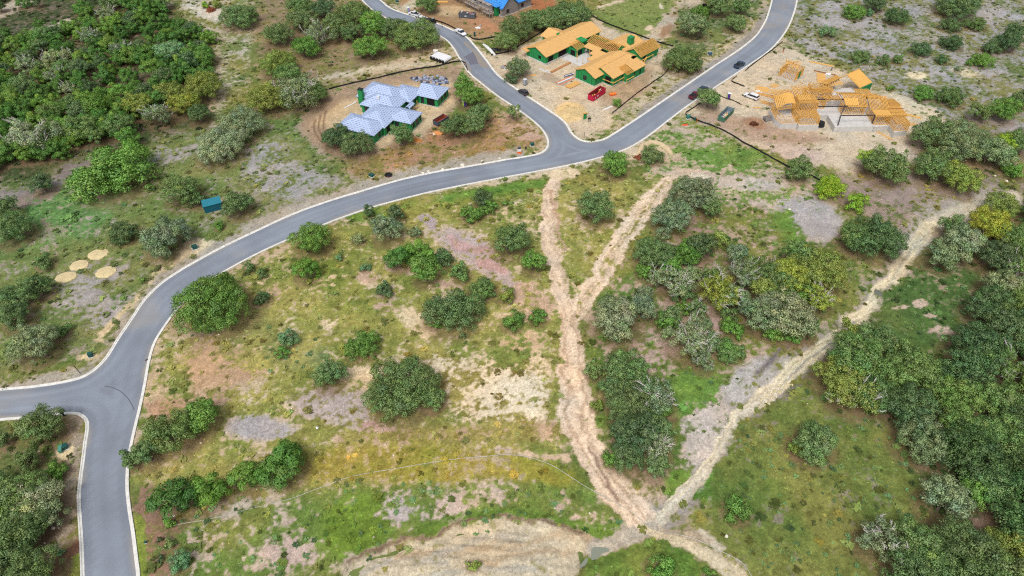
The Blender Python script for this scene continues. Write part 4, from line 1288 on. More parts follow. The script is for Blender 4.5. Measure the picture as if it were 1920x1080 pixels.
def lab_r(fam, tint, x=0, y=0):
    d = 'upper part' if y < 560 else 'lower part' if y > 760 else 'middle part'
    w = 'at the right frame edge' if x > 1860 else 'behind its meadow edge'
    if fam == 'pale': return 'oak with bare grey twigs in the right hand wood, %s' % d, 'twiggy oaks, %s' % d
    k = {'grey': 'greyish', 'deepc': 'lighter green', 'deepb': 'darkest green', 'dark': 'dull green'}.get(tint, 'mid green')
    return '%s oak in the right hand wood, %s, %s' % (k, d, w), '%s oaks, %s, %s' % (k, d, w)
RW = [(1880, 440), (1960, 380), (1960, 1010), (1900, 1000), (1880, 960), (1850, 880), (1800, 890), (1740, 850), (1690, 780), (1650, 770), (1610, 690), (1600, 650), (1650, 660), (1720, 690), (1790, 700), (1840, 620), (1850, 520)]
n_r = fill(RW, 40, (50, 74), [('oak', 'deepa')] * 4 + [('oak', 'deepb')] * 4 + [('oak', 'deepc')] * 4 + [('oak', 'dark')] * 2 + [('oak', 'grey')] * 1 + [('pale', 'deepc')], lab_r, 50, 5)
fill([(1730, 1000), (1860, 1040), (1960, 1020), (1960, 1110), (1700, 1110)], 40, (50, 70), [('oak', 'oak'), ('oak', 'mid')], lambda f, t: ('oak along the bottom edge below the right wood', 'oaks along the bottom right edge'), 6, 6)
fill([(1590, 630), (1650, 630), (1640, 700), (1560, 715)], 30, (44, 56), [('oak', 'mid'), ('oak', 'olive')], lambda f, t: ('oak beside the creek track at the tip of the right wood', 'oaks beside the creek track'), 3, 9)
fill([(-30, 905), (70, 900), (60, 1000), (60, 1075), (-30, 1085)], 34, (36, 50), [('oak', 'mid'), ('oak', 'oak')], lambda f, t: ('oak packed in the lower left wood', 'dark oaks of the lower left wood'), 7, 12)

fill([(1215, 440), (1330, 425), (1420, 470), (1560, 560), (1490, 650), (1410, 640), (1340, 700), (1250, 650), (1200, 530)], 21, (20, 38), [('bush', 'mid'), ('bush', 'green'), ('oak', 'mid'), ('oak', 'grey'), ('oak', 'olive'), ('bush', 'grey'), ('pale', 'grey')],
     lambda f, t: {'pale': ('small twiggy oak in the thicket between the dirt tracks and the creek', 'small twiggy oaks of the thicket'), 'bush': ('%s filler bush in the thicket between the dirt tracks and the creek' % {'mid': 'dull green', 'green': 'bright green', 'grey': 'greyish'}.get(t, t), '%s bushes of the thicket' % t)}.get(f, ('small %s oak in the thicket between the dirt tracks and the creek' % {'mid': 'mid green', 'grey': 'greyish', 'olive': 'olive'}.get(t, t), 'small %s oaks of the thicket' % t)), 34, 15)
fill([(1110, 680), (1150, 660), (1250, 690), (1265, 800), (1240, 880), (1150, 860)], 24, (24, 40), [('oak', 'mid'), ('oak', 'oak'), ('bush', 'green')], lambda f, t: ('small %s at the fringe of the dark clump beside the straight track' % ('bush' if f == 'bush' else 'dark oak' if t == 'oak' else 'green oak'), 'fringe of the dark clump, ' + f + t), 10, 16)
# ------------------------------------------------------------------ weeds, grass tufts and stones (nobody could count them)
def pick_ground(n, seed, ymin=44, ymax=318):
    g = np.random.RandomState(seed)
    y = g.uniform(ymin, ymax, n * 2)
    keep = g.rand(n * 2) < (74 + .6 * y) / (74 + .6 * ymax)
    y = y[keep][:n]
    x = (74 + .6 * y) * g.uniform(-.98, .98, len(y))
    j = np.clip(np.searchsorted(yy, y), 0, len(yy) - 1)
    i = np.clip(np.round((x / (74 + .6 * y) + 1) / 2 * (nx - 1)).astype(int), 0, nx - 1)
    return x, y, j * nx + i, g

def tufts(name, n, seed, size, blades, want, label_mat, lift=1.0, gain=1.0, leafy=False):
    x, y, k, g = pick_ground(n, seed)
    ok = (rd[k] > .7) & (g.rand(len(x)) < want(k, x, y))
    for cx, cy, r in HOUSE_PADS:
        ok &= np.hypot(x - cx, y - cy) > r
    x, y, k = x[ok], y[ok], k[ok]
    m = len(x)
    z = gzv[k]
    s = size * (.5 + g.rand(m) ** 1.5)
    V = np.zeros((m, blades, 3, 3)); a0 = g.rand(m) * 6.28
    for b in range(blades):
        a = a0 + b * 6.283 / blades + g.randn(m) * .35
        L = s * (.7 + .6 * g.rand(m)); w = L * (.34 if leafy else .2) * (.7 + .6 * g.rand(m)); h = L * lift * (.35 + .6 * g.rand(m))
        ca, sa = np.cos(a), np.sin(a)
        V[:, b, 0] = np.stack([x - sa * w * .6, y + ca * w * .6, z - .02], 1)
        V[:, b, 1] = np.stack([x + sa * w * .6, y - ca * w * .6, z - .02], 1)
        V[:, b, 2] = np.stack([x + ca * L * .62, y + sa * L * .62, z + h], 1)
        if leafy:
            rr = s * g.rand(m) ** .6 * .75
            cx_, cy_ = x + np.cos(a) * rr, y + np.sin(a) * rr
            a2 = g.rand(m) * 6.28
            L2 = s * (.28 + .25 * g.rand(m)); hz = z + s * lift * (.25 + .5 * (1 - rr / (s * .8)))
            for q in range(3):
                aa = a2 + q * 2.094
                V[:, b, q] = np.stack([cx_ + np.cos(aa) * L2, cy_ + np.sin(aa) * L2, hz + g.randn(m) * .12 * s], 1)
    C = VC[k] * (gain * (.45 + 1.15 * g.rand(m)))[:, None]
    C *= 1 + g.randn(m, 1) * .12 * np.array([1.0, 0.1, -.6])
    C = np.repeat(np.clip(C, .01, .8), blades * 3, 0)
    me = mesh_fast(name, V.reshape(-1, 3), np.arange(m * blades * 3).reshape(-1, 3), label_mat)
    vcol(me, 'ground', C)
    return tag(link(name, me), kind='stuff')

HOUSE_PADS = [(*at(735, 195), 17), (*at(1105, 100), 22), (*at(1575, 190), 22), (*at(945, 15), 14)]
gm2 = attr_mat('grass_blades', 'ground', 3.0, .2)
def w_grass(k, x, y):
    return veg[k] * .95 + .04
# brown leaf litter under every crown, its darkening also painted as contact shade
LITTER_SHADE = D(128, 104, 80)
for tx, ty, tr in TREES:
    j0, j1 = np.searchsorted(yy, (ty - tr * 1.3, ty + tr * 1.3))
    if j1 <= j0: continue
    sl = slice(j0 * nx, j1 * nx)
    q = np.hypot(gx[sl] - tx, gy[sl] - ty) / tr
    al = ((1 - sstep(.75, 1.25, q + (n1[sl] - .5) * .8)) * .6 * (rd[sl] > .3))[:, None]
    GC[sl] = GC[sl] * (1 - al) + LITTER_SHADE[None] * (.7 + .6 * n3[sl])[:, None] * al
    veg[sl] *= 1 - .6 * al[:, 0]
vcol(gme, 'ground_litter_shade', GC)
gmat.node_tree.nodes['Attribute'].attribute_name = 'ground_litter_shade'
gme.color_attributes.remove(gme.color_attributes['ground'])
tufts('grass', 120000, 21, .42, 4, w_grass, gm2, lift=.38, gain=1.38)
def w_weed(k, x, y):
    return np.clip(veg[k], 0, 1) * np.where(fbm(x, y, 6, 11, 3) > .52, .8, .08)
tufts('weeds', 30000, 22, .6, 8, w_weed, gm2, lift=.5, gain=.86, leafy=True)
def w_scrub(k, x, y):
    return np.where(fbm(x, y, 12, 14, 3) > .5, .9, .25) * np.where(LAWN[k], 0, 1) * np.clip(CV[k] * 1.8, .03, 1)
LAWN = in_poly(PX, PY, [(1105, 26), (1170, -10), (1275, -20), (1245, 40), (1212, 72), (1150, 46)])
tufts('scrub', 9000, 23, .85, 14, w_scrub, gm2, lift=.5, gain=1.0, leafy=True)

_b = 0
BLW = np.zeros(len(gx), bool)
for P_ in ([(1405, 785), (1560, 695), (1655, 790), (1725, 850), (1755, 940), (1660, 1090), (1430, 1090), (1310, 965)], [(330, 960), (560, 905), (780, 900), (1140, 925), (1190, 985), (760, 1003), (640, 1075), (330, 1090)],
           [(1655, 560), (1765, 448), (1850, 470), (1830, 560), (1770, 655), (1625, 635)], [(1270, 700), (1340, 690), (1340, 770), (1260, 790)], [(500, 600), (600, 620), (600, 700), (480, 700)]):
    BLW |= in_poly(PX, PY, P_)
def w_broad(k, x, y):
    return BLW[k] * np.where(fbm(x, y, 9, 4, 3) > .48, .9, .12)
_save = VC.copy()
VC[:] = D(104, 134, 84)[None] * (.8 + .5 * n3)[:, None]
tufts('broadleaf_weeds', 15000, 24, .6, 9, w_broad, gm2, lift=.6, gain=.9, leafy=True)
VC[:] = _save

def stones(name, n, seed, size, want, colr):
    x, y, k, g = pick_ground(n, seed)
    ok = (rd[k] > .9) & (g.rand(len(x)) < want(k, x, y))
    x, y, k = x[ok], y[ok], k[ok]
    m = len(x); z = gzv[k]
    s = size * (.35 + g.rand(m) ** 3 * 1.9)
    a = g.rand(m) * 6.28
    base = np.array([(1, 0, 0), (0, 1, 0), (-1, 0, 0), (0, -1, 0), (.1, .1, .75), (0, 0, -.4)])
    B = base[None] * (1 + g.randn(m, 6, 1) * .22) * np.array([1, .7, .7])
    X = B[..., 0] * np.cos(a)[:, None] - B[..., 1] * np.sin(a)[:, None]
    Y = B[..., 0] * np.sin(a)[:, None] + B[..., 1] * np.cos(a)[:, None]
    V = np.stack([x[:, None] + X * s[:, None], y[:, None] + Y * s[:, None], z[:, None] + B[..., 2] * s[:, None]], -1)
    f = np.array([(0, 1, 4), (1, 2, 4), (2, 3, 4), (3, 0, 4), (1, 0, 5), (2, 1, 5), (3, 2, 5), (0, 3, 5)])
    F = (np.arange(m)[:, None, None] * 6 + f[None]).reshape(-1, 3)
    me = mesh_fast(name, V.reshape(-1, 3), F, attr_mat(name, 'ground', 3, .2))
    C = np.tile(D(*colr), (m, 1)) * .55 + SCL[k] * .6
    C *= (.75 + .5 * g.rand(m))[:, None]
    vcol(me, 'ground', np.repeat(np.clip(C, .02, .8), 6, 0))
    return tag(link(name, me), kind='stuff')
rub = fbm(gx, gy, 8, 17, 3)
stones('stones', 26000, 31, .17, lambda k, x, y: (1 - veg[k]) * np.where(rub[k] > .5, .9, .12) + .02, (214, 204, 188))
# ------------------------------------------------------------------ building materials
GREEN = mat('green_sheathing', D(36, 146, 82), .6, .3, noise=.10, nscale=.8)
TAPE = mat('black_tape', D(26, 44, 38), .6, .3)
PLY = mat('plywood', D(222, 176, 112), .8, .2, noise=.10, nscale=1.1)
PLYEDGE = mat('plywood_edge', D(196, 140, 76), .8, .2)
LUM = mat('lumber', D(232, 180, 98), .8, .2, noise=.14, nscale=.6)
LUMD = mat('lumber_dark', D(190, 136, 88), .8, .2, noise=.14, nscale=.6)
CONC = mat('concrete', D(208, 206, 202), .9, .2, noise=.12, nscale=.7)
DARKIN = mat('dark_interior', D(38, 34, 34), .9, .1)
GLASS = mat('window_glass', D(46, 52, 60), .15, .5)
STEELD = mat('dark_steel', D(60, 54, 56), .5, .4)
STEELG = mat('grey_steel', D(150, 150, 152), .5, .5)
WHITE = mat('white_paint', D(236, 236, 238), .45, .4)
BLACKF = mat('black_fabric', D(38, 38, 42), .75, .3, noise=.25, nscale=2.0)
BLACK = mat('black_plastic', D(30, 30, 33), .5, .4)

def underlay_mat(name, base, dark, sc):
    """roofing felt with its rows of small dark print"""
    m = mat(name, D(*base), .7, .3)
    nt = m.node_tree
    b = nt.nodes['Principled BSDF']
    uv = nt.nodes.new('ShaderNodeAttribute'); uv.attribute_name = 'roofuv'
    br = nt.nodes.new('ShaderNodeTexBrick')
    br.offset = .5; br.inputs['Scale'].default_value = sc
    br.inputs['Mortar Size'].default_value = .30; br.inputs['Mortar Smooth'].default_value = .3
    br.inputs['Brick Width'].default_value = 1.5; br.inputs['Row Height'].default_value = .85
    br.inputs['Color1'].default_value = (*[float(v) for v in D(*dark)], 1)
    br.inputs['Color2'].default_value = (*[float(v) for v in D(*[int((a + d) / 2) for a, d in zip(base, dark)])], 1)
    br.inputs['Mortar'].default_value = (*[float(v) for v in D(*base)], 1)
    nt.links.new(uv.outputs['Vector'], br.inputs['Vector'])
    nz = nt.nodes.new('ShaderNodeTexNoise'); nz.inputs['Scale'].default_value = 2.2; nz.inputs['Detail'].default_value = 3
    nt.links.new(uv.outputs['Vector'], nz.inputs['Vector'])
    mr = nt.nodes.new('ShaderNodeMapRange'); mr.inputs['From Min'].default_value = .34; mr.inputs['From Max'].default_value = .5
    nt.links.new(nz.outputs['Fac'], mr.inputs['Value'])
    mx = nt.nodes.new('ShaderNodeMix'); mx.data_type = 'RGBA'
    mx.inputs['A'].default_value = (*[float(v) for v in D(*base)], 1)
    nt.links.new(mr.outputs['Result'], mx.inputs['Factor'])
    nt.links.new(br.outputs['Color'], mx.inputs['B'])
    nt.links.new(mx.outputs['Result'], b.inputs['Base Color'])
    return m
FELT = underlay_mat('grey_roof_felt', (180, 197, 228), (106, 122, 164), 1.25)
BLUE = underlay_mat('blue_roof_felt', (66, 152, 232), (30, 90, 170), 0.9)

def set_roofuv(me):
    """distance along the eave and up the slope, per face corner"""
    a = me.attributes.new('roofuv', 'FLOAT_VECTOR', 'CORNER')
    d = np.zeros((len(me.loops), 3), dtype=np.float32)
    for p in me.polygons:
        n = p.normal
        e = Vector((-n.y, n.x, 0))
        e = e.normalized() if e.length > 1e-4 else Vector((1, 0, 0))
        s = n.cross(e)
        for li in p.loop_indices:
            v = me.vertices[me.loops[li].vertex_index].co
            d[li] = (v.dot(e), v.dot(s), 0)
    a.data.foreach_set('vector', d.ravel())

def roof(parent, u0, u1, v0, v1, ze, zr, axis='u', hip=(True, True), m=None, oh=.45, th=.22, name='roof', ridge=None):
    """solid roof over a rectangle: hipped where hip is true, gabled otherwise; ridge: its cross position"""
    u0, u1, v0, v1 = u0 - oh, u1 + oh, v0 - oh, v1 + oh
    if axis == 'u':
        c = (v0 + v1) / 2 if ridge is None else ridge
        run = min(c - v0, v1 - c)
        a = (u0 + (run if hip[0] else 0), c); b = (u1 - (run if hip[1] else 0), c)
        if a[0] > b[0]: a = b = ((u0 + u1) / 2, c)
    else:
        c = (u0 + u1) / 2 if ridge is None else ridge
        run = min(c - u0, u1 - c)
        a = (c, v0 + (run if hip[0] else 0)); b = (c, v1 - (run if hip[1] else 0))
        if a[1] > b[1]: a = b = (c, (v0 + v1) / 2)
    E = [(u0, v0), (u1, v0), (u1, v1), (u0, v1)]
    V = [(x, y, ze) for x, y in E] + [(*a, zr), (*b, zr)]
    V += [(x, y, z - th) for x, y, z in V]
    if axis == 'u':
        T = [(0, 1, 5, 4), (1, 2, 5), (2, 3, 4, 5), (3, 0, 4)]
        ends = {'a': (3, 0, 4), 'b': (1, 2, 5)}
    else:
        T = [(0, 1, 4), (1, 2, 5, 4), (2, 3, 5), (3, 0, 4, 5)]
        ends = {'a': (0, 1, 4), 'b': (2, 3, 5)}
    top = [t for t in T if not ((t == ends['a'] and not hip[0]) or (t == ends['b'] and not hip[1]))]
    F = list(top) + [tuple(i + 6 for i in reversed(t)) for t in top]
    # edge faces round the outline
    from collections import Counter
    cnt = Counter()
    for t in top:
        for i in range(len(t)):
            cnt[(t[i], t[(i + 1) % len(t)])] += 1
    for (i, j) in list(cnt):
        if (j, i) not in cnt:
            F.append((j, i, i + 6, j + 6))
    me = mesh_np(name, V, F, m)
    set_roofuv(me)
    return link(name, me, parent)

def gable_tri(mb, p0, p1, apex, t=.12):
    """a triangular gable wall with thickness"""
    p0, p1, a = Vector(p0), Vector(p1), Vector(apex)
    n = (p1 - p0).cross(a - p0).normalized() * t
    V = [p0, p1, a, p0 - n, p1 - n, a - n]
    mb.add(V, [(0, 1, 2), (5, 4, 3), (0, 3, 4, 1), (1, 4, 5, 2), (2, 5, 3, 0)])

def walls(parent, u0, u1, v0, v1, z0, z1, m=None, t=.16, gaps=(), name='wall', tape=True, side_names=True):
    """four wall slabs, each with its openings; gaps: (side, start, width, zbottom, ztop, fill) along the wall"""
    m = m or GREEN
    tp = MB()
    for side in 'snwe':
        mb = MB()
        gs = sorted([g for g in gaps if g[0] == side], key=lambda g: g[1])
        if side in 'sn':
            a, b = u0, u1
            y0, y1 = (v0, v0 + t) if side == 's' else (v1 - t, v1)
            f = lambda s, e, zb, zt, d=0: mb.box(s, e, y0 - d, y1 + d, zb, zt)
        else:
            a, b = v0 + t, v1 - t
            x0, x1 = (u0, u0 + t) if side == 'w' else (u1 - t, u1)
            f = lambda s, e, zb, zt, d=0: mb.box(x0 - d, x1 + d, s, e, zb, zt)
        cur = a
        for g in gs:
            s, e, zb, zt = g[1], g[1] + g[2], g[3], g[4]
            if s > cur: f(cur, s, z0, z1)
            if zb > z0 + .02: f(s, e, z0, zb)
            if zt < z1 - .02: f(s, e, zt, z1)
            cur = e
        if cur < b: f(cur, b, z0, z1)
        mb.build(name, m, parent)
        # openings
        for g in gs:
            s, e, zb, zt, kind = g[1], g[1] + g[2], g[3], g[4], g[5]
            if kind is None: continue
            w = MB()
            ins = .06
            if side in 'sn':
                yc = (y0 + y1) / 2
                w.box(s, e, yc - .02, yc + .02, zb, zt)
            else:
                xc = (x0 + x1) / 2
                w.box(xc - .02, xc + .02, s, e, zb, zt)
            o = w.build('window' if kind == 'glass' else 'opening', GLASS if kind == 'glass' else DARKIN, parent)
            if kind == 'glass':
                fr = MB()
                for q in (s, (s + e) / 2 - .04, e - .08):
                    if side in 'sn': fr.box(q, q + .08, y0 - .03, y1 + .03, zb, zt)
                    else: fr.box(x0 - .03, x1 + .03, q, q + .08, zb, zt)
                fr.build('window_frame', BLACK, o)
        # seams between the sheets
        if tape:
            q = a + 1.2
            while q < b - .3:
                if not any(g[1] - .1 < q < g[1] + g[2] + .1 for g in gs):
                    if side == 's': tp.box(q - .05, q + .05, v0 - .012, v0 - .002, z0 + .05, z1 - .05)
                    elif side == 'n': tp.box(q - .05, q + .05, v1 + .002, v1 + .012, z0 + .05, z1 - .05)
                    elif side == 'w': tp.box(u0 - .012, u0 - .002, q - .05, q + .05, z0 + .05, z1 - .05)
                    else: tp.box(u1 + .002, u1 + .012, q - .05, q + .05, z0 + .05, z1 - .05)
                q += 1.22
    if tape and tp.V:
        tag(tp.build('seam_tape', TAPE, parent), kind='stuff')

def slab(parent, u0, u1, v0, v1, z1, m=None, grow=.12, z0=-.6, name='slab'):
    return MB().box(u0 - grow, u1 + grow, v0 - grow, v1 + grow, z0, z1).build(name, m or CONC, parent)

# ------------------------------------------------------------------ house with the grey felt roof
A = thing('house', 'unfinished house with grey blue felt roof and green sheathed walls', 'house', (-40, 203, 0.0), R(-23))
wingsA = [ # u0,u1,v0,v1, eave, ridge, axis, hips, gaps
    ((3.0, 10.6, 12.4, 20.6), 3.35, 5.5, 'u', (False, True), [('s', 6.5, 3.0, .25, 2.9, 'dark'), ('s', 4.3, 1.1, .4, 2.8, 'glass'), ('e', 15.0, 1.2, .9, 2.6, 'glass'), ('e', 17.6, 1.2, .9, 2.6, 'glass')]),
    ((-5.2, 2.9, 7.3, 16.4), 3.30, 5.3, 'v', (True, True), [('e', 8.0, 1.3, .4, 2.6, 'dark'), ('e', 10.2, 1.2, .9, 2.6, 'glass'), ('s', .8, 1.5, .4, 2.6, 'dark')]),
    ((-15.4, -.5, 3.6, 14.0), 3.40, 6.3, 'u', (True, True), [('w', 5.6, 1.2, .4, 2.8, 'glass'), ('w', 8.5, 2.0, .8, 2.8, 'glass')]),
    ((-11.2, 1.3, -.7, 8.0), 3.45, 5.9, 'u', (True, True), [('e', 1.0, 1.6, .4, 2.7, 'glass'), ('s', -10.2, 1.4, .8, 2.7, 'glass')]),
    ((-6.9, 3.4, -10.4, 2.0), 3.42, 5.8, 'v', (True, True), [('e', -9.2, 2.0, .4, 2.7, 'dark'), ('e', -6.0, 1.4, .4, 2.9, 'glass')]),
    ((1.8, 9.9, -4.9, 2.2), 3.38, 5.2, 'u', (True, True), [('e', -3.6, 1.0, .7, 2.6, 'glass'), ('e', -1.6, 1.6, .5, 2.7, 'glass'), ('e', .9, .8, .9, 2.6, 'glass'), ('s', 4.0, 1.6, .8, 2.6, 'glass')]),
    ((-10.8, 2.6, -15.6, -7.2), 3.36, 5.4, 'u', (True, True), [('s', -8.0, 1.4, .8, 2.6, 'glass'), ('s', -3.5, 1.4, .8, 2.6, 'glass'), ('e', -13.0, 1.2, .8, 2.6, 'glass')]),
]
for q, ((u0, u1, v0, v1), ze, zr, ax, hips, gaps) in enumerate(wingsA):
    slab(A, u0, u1, v0, v1, .22 - .01 * q)
    walls(A, u0, u1, v0, v1, .22, ze - .24, gaps=gaps)
    roof(A, u0, u1, v0, v1, ze, zr, ax, hips, FELT)
ch = MB().box(-14.0, -12.5, 2.2, 3.55, .1, 6.6).build('chimney', GREEN, A)
MB().box(-14.1, -12.4, 2.1, 3.65, 6.602, 6.75).build('chimney_cap', TAPE, ch)
MB().box(-6.2, -5.5, 1.6, 2.3, 5.0, 6.1).build('roof_vent', WHITE, A)
MB().box(-4.0, -3.9, -12.2, -12.1, 4.9, 5.7).box(-9.0, -8.9, -12.0, -11.9, 4.9, 5.6).build('vent_pipes', WHITE, A)
roof(A, 2.9, 4.4, 4.2, 7.4, 2.7, 3.3, 'v', (False, False), FELT, .2, .15, 'porch_roof')
for u, v in ((4.3, 7.0), (4.3, 9.6)):
    stick('post', (u, v, .1), (u, v, 2.7), .14, .14, LUM, A)
stick('rail', (4.3, 7.0, 1.0), (4.3, 9.6, 1.0), .1, .1, LUM, A)

# ------------------------------------------------------------------ house with plywood roofs
B = thing('house', 'unfinished house with bare plywood roofs, open rafters and green walls', 'house', (30, 240, 0.0), R(45))
def gable_roof_ply(u0, u1, v0, v1, ze, zr, axis, ridge=None, m=None, oh=.5):
    return roof(B, u0, u1, v0, v1, ze, zr, axis, (False, False), m or PLY, oh, .2, 'roof', ridge)
def gable_ends(u0, u1, v0, v1, z, zr, axis, ridge=None, which='ab'):
    for e in which:
        mb = MB()
        if axis == 'u':
            c = (v0 + v1) / 2 if ridge is None else ridge
            if e == 'a': gable_tri(mb, (u0, v1, z), (u0, v0, z), (u0, c, zr))
            else: gable_tri(mb, (u1, v0, z), (u1, v1, z), (u1, c, zr))
        else:
            c = (u0 + u1) / 2 if ridge is None else ridge
            if e == 'a': gable_tri(mb, (u0, v0, z), (u1, v0, z), (c, v0, zr))
            else: gable_tri(mb, (u1, v1, z), (u0, v1, z), (c, v1, zr))
        mb.build('gable_wall', GREEN, B)
# long left wing
slab(B, -11.6, 19.5, 13.0, 23.0, .75)
walls(B, -11.6, 19.5, 13.0, 23.0, .75, 3.5, gaps=[('s', -10.2, 2.8, .76, 2.9, 'dark'), ('s', -4.6, 4.6, .76, 3.1, 'dark'), ('s', 1.6, 2.2, .76, 3.1, 'dark'), ('w', 15.4, 1.5, 1.6, 2.8, 'dark')])
gable_ends(-11.6, 19.5, 13.0, 23.0, 3.5, 5.5, 'u', 18.0)
gable_roof_ply(-11.6, 19.5, 13.0, 23.0, 3.6, 5.85, 'u', 18.0)
gable_roof_ply(.5, 9.0, 17.0, 26.4, 3.58, 5.3, 'v')
walls(B, .5, 9.0, 22.9, 26.2, .75, 3.3, tape=False)
roof(B, -13.2, -8.0, 21.5, 24.4, 3.1, 3.9, 'u', (False, False), PLY, .2, .2, 'eave_roof')
MB().box(3.0, 5.0, 20.5, 21.2, 4.7, 5.2).build('roof_hatch', GREEN, B)
# rafters left open between the wings
walls(B, 1.0, 6.0, 9.0, 12.9, .5, 3.2, gaps=[('s', 2.0, 2.6, .6, 2.6, 'dark'), ('w', 9.5, 2.4, .6, 2.6, 'dark')])
for k in range(9):
    u = 1.2 + .58 * k
    stick('rafter', (u, 8.6, 3.25), (u, 12.9, 4.5), .06, .2, LUM, B)
MB().box(6.2, 9.2, 10.4, 14.0, 3.9, 4.3).build('parapet', GREEN, B)
# middle wing with open rafters
MW = (8.6, 15.2, -3.6, 10.2)
slab(B, *MW, .5)
walls(B, *MW, .5, 3.7, gaps=[('w', 6.2, 3.0, .9, 3.0, 'dark'), ('w', 1.0, 3.0, 2.4, 3.2, 'dark')])
gable_ends(*MW, 3.7, 5.5, 'v', 11.8)
k = 0
v = MW[2]
while v <= MW[3] + .01:
    stick('rafter', (8.0, v, 3.72), (11.8, v, 5.62), .14, .22, LUM, B)
    stick('rafter', (11.8, v, 5.62), (15.8, v, 3.72), .07, .22, LUM, B)
    v += .61
stick('ridge_board', (11.8, MW[2] - .2, 5.66), (11.8, MW[3] + .2, 5.66), .08, .26, LUM, B)
MB().box(9.2, 14.6, -3.2, 9.8, 2.6, 2.75).build('ceiling', mat('ceiling_shade', D(130, 84, 66), .9), B)
MB().box(8.48, 8.58, -.6, .9, 1.6, 3.0).build('opening', DARKIN, B)
# low porch roofs in the court
for (u0, u1, v0, v1, z) in ((5.4, 8.4, 2.6, 9.0, 3.2), (2.2, 6.0, -3.0, 3.4, 3.45), (-1.5, 2.2, -1.2, 1.2, 3.2)):
    roof(B, u0, u1, v0, v1, z, z + .5, 'v', (False, False), PLY, .2, .18, 'porch_roof', u1 - .1)
walls(B, 2.4, 5.9, -2.8, 3.2, .3, 3.2, gaps=[('w', 0.2, 2.0, .4, 2.6, 'dark')])
slab(B, -3, 8, 2.0, 12.6, .25)
for p in ((1.0, 8.6), (-1.4, 6.4), (-1.4, 3.6), (1.2, 3.4), (5.3, 6.0)):
    stick('post', (p[0], p[1], .2), (p[0], p[1], 3.2), .13, .13, LUM, B)
# front wing
FW = (-11.2, 8.0, -10.3, -1.4)
slab(B, *FW, .3)
walls(B, *FW, .3, 3.4, gaps=[('w', -6.6, 1.6, 1.0, 2.7, 'glass')])
gable_ends(*FW, 3.4, 5.35, 'u', -5.85)
gable_roof_ply(*FW, 3.5, 5.6, 'u', -5.85)
FW2 = (-6.6, 7.4, -14.9, -6.0)
slab(B, *FW2, .28)
walls(B, *FW2, .28, 3.4, gaps=[('s', -1.5, 2.4, 1.9, 3.0, 'dark'), ('w', -14.0, 2.6, .5, 3.1, 'dark')])
gable_ends(*FW2, 3.4, 5.2, 'u', -9.4)
gable_roof_ply(*FW2, 3.46, 5.52, 'u', -9.4)
FW3 = (-1.0, 9.6, -16.7, -13.0)
slab(B, *FW3, .26)
walls(B, *FW3, .26, 3.3, gaps=[('s', 3.2, .9, 1.2, 2.5, 'dark'), ('s', 6.6, .9, .6, 2.4, 'dark')])
gm_ = MB(); gable_tri(gm_, (9.6, -16.7, 3.3), (9.6, -13.0, 3.3), (9.6, -13.0, 4.8)); gm_.build('gable_wall', GREEN, B)
for k in range(8):
    u = -1.1 + .5 * k
    stick('rafter', (u, -17.1, 3.3), (u, -12.6, 4.75), .07, .2, LUM, B)
mbq = MB().add([(2.9, -17.0, 3.36), (9.9, -17.0, 3.36), (9.9, -12.6, 4.8), (2.9, -12.6, 4.8), (2.9, -17.0, 3.2), (9.9, -17.0, 3.2), (9.9, -12.6, 4.64), (2.9, -12.6, 4.64)],
    [(0, 1, 2, 3), (7, 6, 5, 4), (0, 4, 5, 1), (1, 5, 6, 2), (2, 6, 7, 3), (3, 7, 4, 0)])
mbq.build('lean_to_roof', PLY, B)
# right wing: rafters open on its near slope
RWB = (13.4, 24.6, -11.8, -5.2)
slab(B, *RWB, .3)
walls(B, *RWB, .3, 3.5, gaps=[('s', 15.0, 2.4, .8, 2.8, 'dark'), ('w', -9.6, 1.4, .9, 2.6, 'glass')])
gable_ends(*RWB, 3.5, 5.5, 'u', -8.5)
mbq = MB().add([(12.9, -8.5, 5.7), (25.2, -8.5, 5.7), (25.2, -4.8, 3.6), (12.9, -4.8, 3.6), (12.9, -8.5, 5.5), (25.2, -8.5, 5.5), (25.2, -4.8, 3.4), (12.9, -4.8, 3.4)],
    [(0, 1, 2, 3), (7, 6, 5, 4), (0, 4, 5, 1), (1, 5, 6, 2), (2, 6, 7, 3), (3, 7, 4, 0)])
mbq.build('roof', PLY, B)
u = 13.0
while u < 25.2:
    stick('rafter', (u, -8.5, 5.62), (u, -12.3, 3.45), .15, .22, LUM, B)
    u += .58
stick('ridge_board', (12.9, -8.5, 5.72), (25.2, -8.5, 5.72), .08, .2, LUM, B)
MB().box(13.9, 24.2, -11.4, -8.7, 2.7, 2.85).build('ceiling', mat('ceiling_shade', D(130, 84, 66), .9), B)
roof(B, 12.6, 24.0, -4.6, 4.0, 3.7, 5.0, 'u', (False, False), PLY, .3, .2)
walls(B, 15.3, 24.0, -4.6, 4.0, .3, 3.4)
MB().box(17.0, 19.2, -4.0, -2.2, 4.2, 6.9).build('chimney', GREEN, B)
roof(B, 8.6, 13.0, -9.6, -4.2, 3.4, 4.1, 'v', (False, False), PLY, .3, .18, 'porch_roof')
